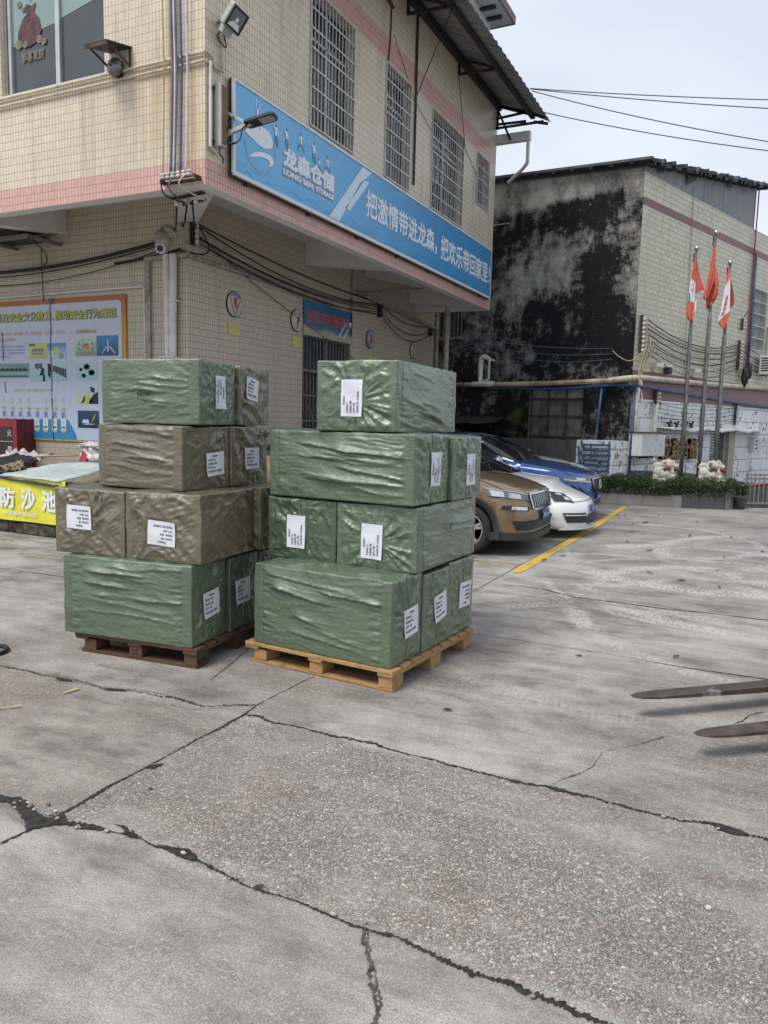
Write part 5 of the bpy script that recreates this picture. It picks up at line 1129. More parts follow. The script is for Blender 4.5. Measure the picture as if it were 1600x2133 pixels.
# right stack
N = (5.915, -5.221); r = -.068
crate('wrapped_crate', 'long green wrapped crate at the front of the bottom layer on the light pallet', GR, N, r, 1.016, .385, .52, .135, 'green_film', LE, 11, [('R', .60, .47, .185, .175, 0, T5('6', 'P8', '100'), 3)])
crate('wrapped_crate', 'green wrapped crate in the middle of the bottom layer on the light pallet', GR, off(N, r, .01, .392), r, 1.016, .375, .50, .135, 'green_film', LE, 12, [('R', .60, .52, .185, .175, 0, T5('8', 'P8', '100'), 6)])
crate('wrapped_crate', 'green wrapped crate at the back of the bottom layer on the light pallet', GR, off(N, r, .005, .775), r, 1.016, .40, .515, .135, 'green_film', LE, 13, [('R', .60, .52, .19, .175, 180, T5('4', 'P8', '100'), -2)])
N = (5.950, -4.948); r = -.031
crate('wrapped_crate', 'dark green crate at the left end of the second layer of the right stack', GR, off(N, r, -.578, .0), r, .53, .95, .405, .66, 'green_dark', EL, 14, [('F', .44, .46, .215, .145, 90, T5('5', 'P8', '100'))])
crate('wrapped_crate', 'green crate whose long side and labelled end both show, second layer of the right stack', GR, N, r, .571, .96, .405, .66, 'green_film', EL, 15, [('F', .46, .43, .22, .15, 90, T5('3', 'P8', '100'), -1)], [('R', .42, .56, '出', .05)])
N = (5.933, -4.990); r = -.065
crate('wrapped_crate', 'long green crate with slanting folds across its front, third layer of the right stack', GR, N, r, 1.078, .48, .43, 1.075, 'green_film', LE, 16, [('R', .55, .50, .21, .14, 90, ['Zeshan', 'C/NO: 2', 'MADE IN CHINA'], 0, True, 5)], [('F', .17, .11, '小北2', .028)])
crate('wrapped_crate', 'green crate behind the one with slanting folds, third layer of the right stack', GR, off(N, r, .03, .49), r, 1.05, .46, .415, 1.075, 'green_film', LE, 17, [('R', .55, .47, .21, .14, 90, ['Zeshan', 'C/NO: 7', 'MADE IN CHINA'], 0, True, 8)])
crate('wrapped_crate', 'topmost green crate of the right stack with a crossed tape end and white label', GR, (5.787, -4.949), .036, .547, 1.106, .432, 1.512, 'green_film', EL, 18, [('F', .46, .47, .225, .145, 90, T5('1', 'P8', '100'))])
# torn film on the top edges
# left stack
N = (4.667, -5.482); r = .117
crate('wrapped_crate', 'long green crate at the front of the bottom layer on the dark pallet', GL, N, r, .985, .40, .52, .135, 'green_film', LE, 21, [('R', .52, .48, .19, .17, 0, T5('40', 'P8', '100'), 4)])
crate('wrapped_crate', 'dark green crate in the middle of the bottom layer on the dark pallet', GL, off(N, r, .03, .41), r, .985, .37, .51, .135, 'green_dark', LE, 22, [('R', .40, .52, .19, .17, 0, T5('9', 'P8', '100'), 2)])
crate('wrapped_crate', 'dark green crate at the back of the bottom layer on the dark pallet', GL, off(N, r, .04, .79), r, .985, .36, .50, .135, 'green_dark', LE, 23)
N = (4.701, -5.432); r = .112
crate('wrapped_crate', 'brown crate with an upside down label and radiating folds, left end of the second layer', GL, off(N, r, -.568, .0), r, .56, .66, .43, .66, 'brown_film', dict(F='crumple', R='long'), 24, [('F', .37, .57, .20, .155, 180, T5('2E', 'AP2', '60pcs'), -1)], [('F', .62, .83, '棉 6', .04)])
crate('wrapped_crate', 'brown crumpled crate at the near corner of the second layer of the left stack', GL, N, r, .56, .66, .437, .66, 'brown_film', dict(F='crumple', R='crumple'), 25, [('F', .50, .42, .205, .155, 180, T5('3D', 'AP2', '60pcs'), -3)])
crate('wrapped_crate', 'brown crate half hidden behind, between the two stacks in the second layer', GL, off(N, r, .05, .67), r, 1.0, .40, .44, .66, 'brown_film', dict(F='crumple', R='crumple'), 26)
N = (4.503, -5.373); r = -.001
crate('wrapped_crate', 'brown crate with deep long folds on its front, third layer of the left stack', GL, N, r, .714, .48, .41, 1.105, 'brown_film', dict(F='long', R='end'), 27, [('R', .66, .40, .19, .155, 0, T5('2F', 'AP2', '60pcs'), 4)])
crate('wrapped_crate', 'smooth ended brown crate at the right end of the third layer, left stack', GL, off(N, r, .01, .49), r, .70, .43, .41, 1.105, 'brown_film', dict(F='crumple', R='crumple'), 28, [('R', .52, .46, .17, .15, 0, T5('27', 'AP2', '60pcs'), 1)], [('R', .80, .82, '40', .04)])
N = (4.557, -5.269); r = .165
crate('wrapped_crate', 'topmost green crate of the left stack with black scribble on its long side', GL, N, r, .72, .483, .415, 1.525, 'green_film', LE, 29, [('R', .52, .52, .215, .13, -90, ['Zeshan', 'C/NO: 10', 'MADE IN CHINA'], 0, True, 3)], [('F', .40, .42, '有HE', .045)])
crate('wrapped_crate', 'topmost brown crate of the left stack, behind the scribbled green one', GL, off(N, r, .03, .50), r, .70, .46, .41, 1.525, 'brown_film', dict(F='crumple', R='crumple'), 30, [('R', .35, .62, .18, .155, 0, T5('28', 'AP2', '60pcs'), -8)])

def mat_wood(name, c1, c2, dirt):
    n = NT(name); p = n.obj(); rnd = n.nd('ShaderNodeObjectInfo').outputs['Random']; pr = n.nd('ShaderNodeVectorMath', operation='ADD', i_0=p, i_1=n.nd('ShaderNodeCombineXYZ', i_0=n.math('MULTIPLY', rnd, 7.0), i_1=n.math('MULTIPLY', rnd, 3.0), i_2=0.0).outputs[0]).outputs[0]
    g = n.noise(n.map(pr, (2.2, 42, 60)), 1.8, 6, .65, 1.4); a = n.noise(pr, 3.5, 5); k = n.noise(pr, 13, 7, .72)
    c = n.mix(n.sm(g, .36, .64), c1, c2); c = n.mix(n.math('MULTIPLY', rnd, .35), c, tuple(q*.62 for q in c1)); c = n.mix(n.math('MULTIPLY', n.sm(a, .42, .66), .5), c, tuple(q*.55 for q in c1))
    c = n.mix(n.math('MULTIPLY', n.sm(k, .50, .66), dirt), c, (.06, .045, .034)); kn = n.sm(n.vor(n.map(pr, (4, 11, 11)), 1.2), .10, .05); c = n.mix(n.math('MULTIPLY', kn, .7), c, tuple(q*.3 for q in c1))
    return n.out(c, .78, n.bump(g, .55, .004))
M['pine'] = mat_wood('fresh_pine', (.46, .285, .12), (.34, .185, .068), .42); M['old_wood'] = mat_wood('dark_worn_wood', (.125, .060, .032), (.075, .036, .020), .6); M['old_deck'] = mat_wood('worn_deck_wood', (.17, .085, .045), (.10, .05, .028), .6)
def pallet(lab, N, rz, lx, ly, mat, deck, mark=None):
    X = Vector((cos(rz), sin(rz), 0)); Y = Vector((-sin(rz), cos(rz), 0)); c = Vector((N[0], N[1], 0))-X*lx/2+Y*ly/2
    t = thing('wooden_pallet', lab, 'pallet', (c.x, c.y, 0), rz, 'pallets under the crates')
    def bd(name, x0, x1, y0, y1, z0, z1, mt, nails=False):
        rw = random.Random(int((y0+x0)*1000)); j = lambda: rw.uniform(-.0025, .0025)
        m = MB(); m.hexa([(x0+j(), y0+j(), z0+j()*.4), (x1+j()*2, y0+j(), z0+j()*.4), (x1+j()*2, y1+j(), z0), (x0+j(), y1+j(), z0), (x0+j(), y0+j(), z1+j()*.5), (x1+j()*2, y0+j(), z1+j()*.5), (x1+j()*2, y1+j(), z1+j()*.5), (x0+j(), y1+j(), z1)])
        o_ = m.build(name, M[mt], t, local=True, bevel=.0022)
        if nails:
            m = MB()
            for q_ in (.3, .7): m.lathe((x1-.05, y0+(y1-y0)*q_, z1+.001), [(.004, 0), (.004, .0015)], 8)
            m.build('nail', M['metal_rust'], o_, local=True)
    hx_, hy = lx/2, ly/2
    n = 9; gap = .032; w = (ly-gap*(n-1))/n
    for i in range(n): y0 = -hy+i*(w+gap); bd('deck_board', -hx_, hx_, y0, y0+w, .112, .134, deck, True)
    for x0 in (-hx_+.005, -.05, hx_-.105): bd('stringer_board', x0, x0+.10, -hy+.002, hy-.002, .092, .111, mat)
    for x0 in (-hx_+.07, -.045, hx_-.105):
        for y0 in (-hy+.015, -.07, hy-.155): bd('block', x0, x0+.095, y0, y0+.14, .021, .091, mat)
    for y0 in (-hy+.012, -.07, hy-.152): bd('base_board', -hx_+.04, hx_-.01, y0+.004, y0+.138, .002, .020, mat)
    if mark:
        for txt, x0 in mark:
            m = MB(); add_text(m, txt, lambda x, y: Vector((x0+x, -hy+.0135, .035+y)), 0, 0, None, .036, bold=.02); m.build('stamp', M['ink'], t, local=True, fix=False)
        m = MB(); add_text(m, 'EPAL', lambda x, y: Vector((hx_-.004, -hy+.03+x, .035+y)), 0, 0, .1, .032, bold=.02); m.build('stamp', M['ink'], t, local=True, fix=False)
    return t
pallet('light new pine pallet under the all green stack', (5.945, -5.245), -.073, 1.11, 1.17, 'pine', 'pine')
pallet('dark weathered pallet with black stamps under the mixed brown and green stack', (4.70, -5.475), .095, .96, 1.12, 'old_wood', 'old_deck', [('EZ', -.03)])

# ================================================================== SAND POOL AND ITS RUBBISH
S = thing('sand_pit', 'low sand pit wall with mossy stone base along the left wall', 'sand pit', (-3, -1.4, 0))
m = MB(); m.b2((-7, -2.30, 0), (.15, -2.10, .70)); m.b2((-7, -.42, 0), (.15, -.3, .6)); m.b2((0, -2.10, 0), (.15, -.42, .66)); m.build('wall', M['concrete_dark'], S, bevel=.01)
m = MB(); rb = random.Random(5)
for i in range(24):
    x = -6.95+i*.295; m.b2((x, -2.35+rb.uniform(-.012, .012), .005), (x+.289, -2.302, .165+rb.uniform(-.02, .01)))
m.build('stone_base', simple('mossy_stone', (.070, .066, .042), .9, var=.6, sc=9, bump=1.0, bsc=22, dirt=.5), S, bevel=.012)
m = MB(); 
for i in range(30):
    for j in range(8):
        P = [(-6.9+6.65*(i+a)/30, -2.1+1.68*(j+b)/8) for a, b in ((0, 0), (1, 0), (1, 1), (0, 1))]
        m.quad(*[(x, y, .56+.07*sin(x*3+y*2)+.05*sin(y*5+x)) for x, y in P])
m.build('sand', simple('damp_sand', (.22, .18, .13), .95, bump=.6, bsc=60), S, smooth=True)
S = thing('yellow_banner', 'yellow banner with white characters hung on the front of the sand pit', 'banner', (-2, -2.33, .18))
def mat_ybanner():
    n = NT('yellow_banner_cloth'); p = n.pos(); f = n.noise(n.map(p, (1, 1, 2)), 3, 3)
    return n.out((.70, .66, .055), .5, n.bump(f, .3, .05))
m = MB(); nb = 40
for i in range(nb):
    for j in range(6):
        q = lambda i_, j_: Vector((-6+6.06*i_/nb, -2.372+.008*sin(i_*1.1+j_), (.175 if i_ < nb else .19)+(.735-.175+.012*sin(i_*.9))*j_/6))
        m.quad(q(i, j), q(i+1, j), q(i+1, j+1), q(i, j+1))
m.build('cloth', mat_ybanner(), S, smooth=True)
fy = lambda x, z: Vector((x, -2.388, z)); t = MB()
for i, ch in enumerate('防沙池消'): add_text(t, ch, fy, (-1.125+i*.385) if i < 3 else -1.52, .335, .27, .27, bold=.03); t.build('writing', M['banner_white'], S); t = MB()
add_text(t, '非火警严禁动用', fy, -1.06, .245, .60, .055, bold=.01)
t.build('writing', M['banner_white'], S)
def sheet(name, lab, cat, pts, mat, thick=.006, rough=.02, sub=5, sd=1, grp=None):
    rd = random.Random(sd); a, b, c_, d = [Vector(p) for p in pts]; m = MB(); n = sub*2
    P = [[(a.lerp(b, i/n)).lerp(d.lerp(c_, i/n), j/n)+Vector((rd.uniform(-.3, .3)*rough, rd.uniform(-.3, .3)*rough, rd.uniform(-1, 1)*rough)) for j in range(n+1)] for i in range(n+1)]
    for i in range(n):
        for j in range(n): m.quad(P[i][j], P[i+1][j], P[i+1][j+1], P[i][j+1])
    o = m.build(name, M[mat], smooth=True); s_ = o.modifiers.new('thick', 'SOLIDIFY'); s_.thickness = thick
    bm = bmesh.new(); bm.from_mesh(o.data); bmesh.ops.remove_doubles(bm, verts=bm.verts, dist=1e-5); bmesh.ops.recalc_face_normals(bm, faces=bm.faces); bm.to_mesh(o.data); bm.free()
    return tag(o, lab, cat, grp)
M['pale_board'] = simple('pale_green_board', (.42, .485, .465), .6, var=.1, sc=3, dirt=.2); M['black_sheet'] = simple('black_rubber_sheet', (.018, .018, .02), .5, bump=.4, bsc=14); M['bag'] = simple('white_plastic_bag', (.55, .52, .53), .4, var=.2, sc=12, dirt=.4); M['wood_stick'] = simple('bamboo_stick', (.40, .26, .14), .6); M['brown_card'] = simple('brown_card', (.24, .17, .11), .8, dirt=.4)
sheet('cover_board', 'pale green board laid sloping over the right end of the sand pit', 'board', [(-1.15, -2.38, .765), (.0, -2.40, .735), (.0, -1.2, .93), (-1.0, -1.5, .90)], 'pale_board', .012, .010, sd=2)
sheet('cover_board', 'pale grey green board on the left part of the sand pit', 'board', [(-3.6, -2.36, .745), (-1.25, -2.37, .735), (-1.4, -1.5, .80), (-3.6, -1.6, .82)], 'pale_board', .012, .006, sd=3)
sheet('rubber_sheet', 'black rubber sheet hanging over the sand pit edge under the pale board', 'sheet', [(-1.3, -2.395, .735), (-.05, -2.41, .650), (-.05, -2.38, .685), (-1.25, -2.36, .745)], 'black_sheet', .006, .008, sd=4)
sheet('rubber_sheet', 'crumpled black sheet in the middle of the sand pit rubbish', 'sheet', [(-2.0, -2.2, .80), (-1.15, -2.3, .80), (-1.2, -1.7, .95), (-1.95, -1.5, 1.0)], 'black_sheet', .008, .03, sd=5)
sheet('cardboard_piece', 'torn brown card lying on the black sheet', 'cardboard', [(-1.40, -2.2, .84), (-1.10, -2.3, .82), (-1.0, -2.1, .84), (-1.3, -1.9, .92)], 'brown_card', .006, .03, sd=6)
sheet('cardboard_piece', 'grey crumpled paper heap against the fire cabinet', 'cardboard', [(-2.3, -1.7, .88), (-1.5, -1.7, .86), (-1.5, -1.2, .98), (-2.3, -1.2, 1.0)], 'bag', .004, .06, sd=8)
m = MB(); m.tube([(-3.1, -2.0, .80), (-1.15, -1.55, .98), (-.75, -1.45, 1.0)], .014, 7); tag(m.build('bamboo_stick', M['wood_stick'], smooth=True), 'long brown stick lying across the sand pit rubbish', 'stick')
def blob(name, lab, cat, c, s, mat, sd, amp=.3, parent=None, n=4):
    bm = bmesh.new(); bmesh.ops.create_icosphere(bm, subdivisions=n, radius=1); rs = sd*3.7
    for v in bm.verts:
        p = v.co; k = 1+amp*(abs(sin(p.x*5+rs)*cos(p.y*6-rs)+.6*sin(p.z*9+p.x*7+rs))-.5)
        v.co = Vector((p.x*s[0], p.y*s[1], p.z*s[2]))*k+Vector(c)
    me = bpy.data.meshes.new(name); bm.to_mesh(me); bm.free(); me.materials.append(M[mat]); o = link(name, me, parent, True)
    return tag(o, lab, cat) if lab else o
M['bag_red'] = simple('red_printed_bag', (.50, .44, .45), .45, var=.1, sc=8)
S = thing('rubbish_bag', 'white plastic bag with red print propped at the right end of the sand pit', 'bag', (-.62, -1.25, .85))
blob('bag_body', None, None, (-.62, -1.25, .98), (.21, .13, .17), 'bag', 2, .28, S); blob('bag_top', None, None, (-.60, -1.25, 1.14), (.26, .12, .05), 'bag', 5, .4, S)
m = MB(); m.poly([(-.80, -1.395, .86), (-.68, -1.40, .84), (-.60, -1.40, 1.0), (-.70, -1.395, 1.08)]); m.build('red_print', simple('red_bag_print', (.42, .05, .06), .5), S)
blob('rubbish_bag', 'clear crumpled plastic bag heaped below the fire cabinet door', 'bag', (-2.75, -1.7, .90), (.34, .2, .13), 'bag', 9, .35)
m = MB(); m.hexa([(-4.0, -1.9, .75), (-3.93, -1.9, .75), (-3.93, -1.86, .75), (-4.0, -1.86, .75), (-4.25, -1.8, 1.35), (-4.1, -1.8, 1.35), (-4.1, -1.77, 1.35), (-4.25, -1.77, 1.35)]); tag(m.build('white_board_strip', M['white_paint']), 'white board strip leaning in front of the fire cabinet', 'board')

# ================================================================== FORKLIFT (only its forks and mast edge enter the picture)
S = thing('forklift', 'rusty steel forklift forks reaching in from the right edge', 'forklift', (8.9, -4.4, 0), group=None)
def mat_fork():
    n = NT('rusty_fork_steel'); p = n.pos(); a = n.noise(p, 7, 6, .65); b = n.noise(n.map(p, (1, 1, 1)), 5, 4)
    c = n.ramp(a, [(.3, (.042, .028, .024)), (.55, (.085, .058, .050)), (.72, (.15, .115, .10))])
    return n.out(n.mix(n.math('MULTIPLY', n.sm(b, .58, .70), .6), c, (.36, .38, .39)), .5, n.bump(a, .3, .004), .35)
M['fork'] = mat_fork()
fd = Vector((.735, .678, 0)).normalized()
def fork(tip, wdt=.105):
    fn_ = Vector((-fd.y, fd.x, 0)); tip = Vector(tip); L = 1.12
    st = [(0, .22, .005), (.02, .5, .007), (.06, .78, .010), (.14, .97, .014), (.22, 1.0, .016), (.40, 1.0, .022), (.75, 1.0, .032), (L, 1.0, .038), (L+.045, 1.0, .038)]
    m = MB(); base = []
    zt_ = tip.z
    for s_, w_, th in st:
        p = tip+fd*s_; i0 = len(m.v)
        for sg, zz in ((-1, zt_-th), (1, zt_-th), (1, zt_), (-1, zt_)): m.v.append(tuple(Vector((p.x, p.y, zz))+fn_*sg*w_*wdt/2))
        base.append(i0)
    for a, b in zip(base, base[1:]):
        for k in range(4): m.face((a+k, a+(k+1) % 4, b+(k+1) % 4, b+k))
    m.face([base[0]+k for k in range(4)][::-1]); m.face([base[-1]+k for k in range(4)])
    p = tip+fd*(L+.02); m.box((p.x, p.y, zt_+.22), (.05, wdt, .5), (fd, fn_, Vector((0, 0, 1))))
    m.build('fork', M['fork'], S, bevel=.004)
fork((7.236, -4.935, .130)); fork((7.585, -5.318, .130))
fn_ = Vector((-fd.y, fd.x, 0)); mc = Vector((7.40, -5.13, 0))+fd*1.22
m = MB()
for z in (.20, .52): m.box((mc.x, mc.y, z), (.05, .95, .09), (fd, fn_, Vector((0, 0, 1))))
m.build('carriage', M['metal_dark'], S, bevel=.004)
m = MB()
for sg in (-1, 1):
    p = mc+fd*.12+fn_*.36*sg; m.box((p.x, p.y, 1.1), (.12, .09, 2.1), (fd, fn_, Vector((0, 0, 1))))
p = mc+fd*.12; m.box((p.x, p.y, 2.1), (.1, .7, .1), (fd, fn_, Vector((0, 0, 1)))); m.build('mast', M['metal_dark'], S, bevel=.004)
M['fl_yellow'] = simple('orange_enamel', (.50, .23, .03), .4, dirt=.2)
p = mc+fd*.95; m = MB(); AXL = (fd, fn_, Vector((0, 0, 1))); m.box((p.x, p.y, .55), (1.2, .92, .62), AXL); m.box(tuple(p+fd*.75+Vector((0, 0, .75))), (.5, .9, .8), AXL); m.build('body', M['fl_yellow'], S, bevel=.05)
for sx in (-.42, .62):
    for sg in (-1, 1):
        q = p+fd*sx+fn_*.45*sg; rot = Vector((0, 0, 1)).rotation_difference(fn_).to_matrix(); m = MB(); m.lathe((q.x, q.y, .24), [(.12, -.1), (.22, -.09), (.24, -.06), (.24, .06), (.22, .09), (.12, .1)], 24, rot=rot); m.build('wheel', M['black'], S, smooth=True)
m = MB()
for sx in (-.4, .6):
    for sg in (-1, 1): q = p+fd*sx+fn_*.40*sg; m.bar((q.x, q.y, .86), (q.x, q.y, 2.0), .05)
m.box((p.x+fd.x*.1, p.y+fd.y*.1, 2.02), (1.1, .9, .05), AXL); m.build('overhead_guard', M['metal_dark'], S)

# ================================================================== LITTER
m = MB(); m.tube([(3.29+.12*cos(a), -5.88+.12*sin(a), .012) for a in [k*pi/12 for k in range(-10, 11)]], .016, 6); tag(m.build('rubber_hoop', M['cable'], smooth=True), 'black rubber hoop lying on the ground at the left edge', 'hoop')
def sliver(lab, a, b, w, mat, z=.006, grp=None):
    a, b = Vector((*a, z)), Vector((*b, z+.004)); d = (b-a).normalized(); x = Vector((-d.y, d.x, 0))*w/2; m = MB()
    m.hexa([a-x*.5, a+x*.4, b+x, b-x*.8, a-x*.5+Vector((0, 0, .004)), a+x*.4+Vector((0, 0, .004)), b+x+Vector((0, 0, .004)), b-x*.8+Vector((0, 0, .004))])
    return tag(m.build('wood_sliver', M[mat], fix=True), lab, 'wood chip', grp)
M['straw'] = simple('straw', (.46, .40, .17), .8)
sliver('short broad yellow wood sliver near the cracked joint', (4.33, -6.175), (4.345, -6.085), .022, 'straw'); sliver('yellow wood sliver at the left edge of the picture', (4.21, -6.52), (4.292, -6.425), .014, 'straw'); sliver('thin pale sliver beyond the cracked joint', (3.96, -6.0), (4.02, -5.935), .008, 'straw')
M['leaf_dry'] = simple('dry_leaf', (.09, .042, .025), .8, var=.4); M['leaf_dark'] = simple('dark_dead_leaf', (.025, .02, .016), .8, var=.4)
def leaf(lab, c, s, a, mat, grp='dead leaves scattered on the concrete'):
    m = MB(); q = lambda u, v, z: Vector((c[0]+s*(u*cos(a)-v*sin(a)), c[1]+s*(u*sin(a)+v*cos(a)), .004+s*z))
    T_ = [(-1, 0), (-.5, .30), (.1, .38), (.7, .22), (1, 0)]; 
    for k in range(4):
        (u0, w0), (u1, w1) = T_[k], T_[k+1]
        for sg in (-1, 1): m.poly([q(u0, 0, .12+.1*(k % 2)), q(u1, 0, .12+.1*((k+1) % 2)), q(u1, sg*w1, .35+.15*sg), q(u0, sg*w0, .3)] if 0 < k else [q(u0, 0, .1), q(u1, 0, .2), q(u1, sg*w1, .4)])
    return tag(m.build('dead_leaf', M[mat], fix=False), lab, 'leaf', grp)
leaf('curled reddish brown leaf on the near joint', (6.347, -7.143), .022, 1.0, 'leaf_dry'); leaf('small dark curled leaf at the bottom edge', (6.93, -7.62), .022, 1.4, 'leaf_dark'); leaf('dark leaf on the worn slab left of the long joint', (5.54, -6.787), .013, .3, 'leaf_dark'); leaf('dark star shaped leaf between the two pallets', (4.95, -5.02), .03, .5, 'leaf_dark')
leaf('dark leaf near the fork tips', (6.75, -3.95), .025, .2, 'leaf_dark'); leaf('reddish leaf beyond the fork tips', (7.35, -3.62), .03, .9, 'leaf_dry'); leaf('flat dark leaf in front of the light pallet', (6.32, -5.33), .028, .2, 'leaf_dark')
rb = random.Random(11)
for i in range(26):
    x, y = rb.uniform(5.6, 8.6), rb.uniform(-1.0, 5.8)
    leaf('small dark leaf scattered on the far part of the yard', (x, y), rb.uniform(.03, .06), rb.uniform(0, 3), rb.choice(['leaf_dark', 'leaf_dark', 'leaf_dry']), 'leaves on the far yard')
M['pebble'] = simple('pale_pebble', (.42, .40, .37), .8, var=.2); M['chip'] = simple('grey_concrete_chip', (.24, .225, .205), .9, var=.3, bump=.5)
blob('pebble', 'pale round pebble on the worn slab at the right', 'pebble', (7.717, -6.533, .008), (.011, .010, .009), 'pebble', 1, .1, n=2)
rb = random.Random(4)
for i in range(46):
    k = rb.choice([0, 0, 0, 1, 1, 2])
    if k == 0: x, y = rb.uniform(5.15, 5.75), rb.uniform(-7.17, -7.08)
    elif k == 1: a, b = rb.choice(list(zip(JC, JC[1:]))); x, y = a[0]+rb.uniform(-.02, .03), a[1]+rb.uniform(-.015, .02)
    else: a = rb.choice(JBR); x, y = a[0]+rb.uniform(-.03, .03), a[1]+rb.uniform(-.02, .01)
    s_ = rb.uniform(.004, .011)
    o = blob('concrete_chip', 'crumb of broken concrete lying in the cracked joints', 'pebble', (x, y, .006+s_*.4), (s_*1.3, s_, s_*.6), rb.choice(['chip', 'chip', 'pebble']), i, .35, n=1); o['group'] = 'concrete crumbs in the joints'
blob('concrete_chip', 'flat broken piece of slab sitting in the pot hole', 'pebble', (5.64, -7.095, .006), (.06, .018, .009), 'chip', 3, .2, n=3)
# ================================================================== OLD BUILDING AT THE BACK
U2 = Vector((.3272, .9450, 0)); N2 = Vector((.9450, -.3272, 0)); C2 = Vector((5.145, 9.057, 0))-U2*.12
F2 = lambda s, z, o=0: C2+U2*s+N2*o+Vector((0, 0, z))
FK = lambda s, z, o=0: C2-N2*s-U2*o+Vector((0, 0, z))
B2 = thing('old_building', 'older building with a black mouldy plaster wall and a pale yellow tiled side', 'building', tuple(C2))
m = MB(); WK = (1.22, 2.74, .80, 2.50); WK2 = (5.0, 5.9, 3.9, 4.75)
def topk(s): return 7.22+.10*s
m2 = MB()
wall(m2, FK, 0, 9.5, -1.2, 7.2, [WK, WK2], flip=True); m2.poly([FK(0, 7.2), FK(9.5, 7.2), FK(9.5, topk(9.5)), FK(0, topk(0)+.0)], uv=[(0, 7.2), (9.5, 7.2), (9.5, 8), (0, 7.3)])
m2.build('mouldy_wall', M['black_wall'], B2, fix=False)
m2 = MB(); wall(m2, F2, 0, 16, 2.86, 6.43, [(6.78, 7.85, 3.87, 5.56)]); wall(m2, F2, 0, 16, 6.605, 7.12); m2.build('tiled_wall', M['tile_b2'], B2, fix=False)
m2 = MB(); wall(m2, F2, 0, 16, 6.43, 6.605); wall(m2, F2, 0, 16, 2.22, 2.86); m2.build('maroon_band', M['maroon'], B2, fix=False)
DS = (4.55, 5.5, -1.2, 1.55)
m2 = MB(); wall(m2, F2, 0, 16, -1.25, 2.22, [DS]); m2.build('white_tiled_wall', M['white_tile'], B2, fix=False)
m2 = MB(); m2.poly([F2(.02, -1.25, .012), F2(15, -1.25, .012), F2(15, -.7, .012), F2(2.9, .47, .012), F2(.02, .60, .012)]); m2.poly([F2(.02, .60, .012), F2(2.9, .47, .012), F2(2.9, .47, 0), F2(.02, .60, 0)]); m2.build('plinth', M['concrete_dark'], B2)
m2 = MB(); m2.poly([F2(.05, 7.12, -.02), F2(6.5, 7.12, -.02), F2(6.5, 8.24, -.02), F2(.05, 7.26, -.02)])
for s in (3.1, 4.3): m2.hexa([F2(s, 7.12, -.018), F2(s+.02, 7.12, -.018), F2(s+.02, 7.12, -.010), F2(s, 7.12, -.010), F2(s, 7.3+.15*s, -.018), F2(s+.02, 7.3+.15*s, -.018), F2(s+.02, 7.3+.15*s, -.010), F2(s, 7.3+.15*s, -.010)])
m2.poly([F2(6.5, 7.1, -.02), F2(6.5, 7.1, -4), F2(6.5, 8.2, -4), F2(6.5, 8.24, -.02)])
m2.build('grey_panel', M['render_grey'], B2)
# black corrugated roof, ribs running down to the mouldy side
m2 = MB(); n = 96
def rz(s, k): return 7.30+.146*s+.10*k
for i in range(n):
    sa, sb = -.22+7.05*i/n, -.22+7.05*(i+1)/n; ha, hb = (.04 if i % 8 in (0,) else 0), (.04 if (i+1) % 8 in (0,) else 0)
    for k0, k1 in ((-.25, 9.5),):
        q = lambda s, k, h: C2+U2*s-N2*k+Vector((0, 0, rz(s, k)+h))
        m2.quad(q(sa, k0, ha), q(sb, k0, hb), q(sb, k1, hb), q(sa, k1, ha))
rf = m2.build('roof', M['black_roof'], B2); sd_ = rf.modifiers.new('thick', 'SOLIDIFY'); sd_.thickness = .07; sd_.offset = -1
rb = random.Random(8); m2 = MB()
for i in (1, 7, 8, 17):
    s = .3+i*.24; h = rb.uniform(.05, .12)*(1.8 if i in (7, 8) else 1); m2.poly([F2(s, rz(s, 0)-.08, .06), F2(s+.26, rz(s+.26, 0)-.08, .06), F2(s+.24, rz(s, 0)-.08-h*.6, .06), F2(s+.05, rz(s, 0)-.08-h, .06)]); m2.build('torn_flashing', M['black_roof'], B2); m2 = MB()
m2 = MB(); 
for i in range(19): s = .2+i*.5; m2.tube([C2-N2*s+U2*-.24+Vector((0, 0, rz(-.22, s)+.01)), C2-N2*s+U2*.3+Vector((0, 0, rz(.3, s)+.01))], .045, 6)
m2.build('roof_rib', M['black_roof'], B2)
# windows
m2 = MB(); fk = lambda s, z, o=0: FK(s, z, o); f2_ = lambda s, z, o=0: F2(s, z, o)
for h in (WK, WK2): reveal(m2, fk, h, .16)
m2.build('window_reveal', M['concrete_dark'], B2, fix=False)
m2 = MB()
for h in ((6.78, 7.85, 3.87, 5.56), DS): reveal(m2, f2_, h, .16)
m2.build('door_reveal', M['concrete'], B2, fix=False)
a, b, c, d = WK; f = MB(); D = -.10
for s in (a, a+(b-a)/3, a+(b-a)*2/3, b): f.bar(FK(s, c, D), FK(s, d, D), .045, .04, U2)
for z in (c, 1.30, 1.80, 2.22, d): f.bar(FK(a, z, D), FK(b, z, D), .04, .04, U2)
wn_ = f.build('window', M['metal_rust'], B2)
g = MB(); g.quad(FK(a, c, D-.02), FK(b, c, D-.02), FK(b, 2.2, D-.02), FK(a, 2.2, D-.02)); g.build('pane', M['glass_dirty'], wn_)
g = MB(); g.quad(FK(a, 2.22, D-.01), FK(b, 2.22, D-.01), FK(b, d, D-.01), FK(a, d, D-.01)); g.build('frosted_pane', simple('frosted_grey_pane', (.27, .27, .255), .5, var=.25, dirt=.3), wn_)
a, b, c, d = WK2; f = MB()
for i in range(8): s = a+(b-a)*i/7; f.bar(FK(s, c, .02), FK(s, d, .02), .018, .018, U2)
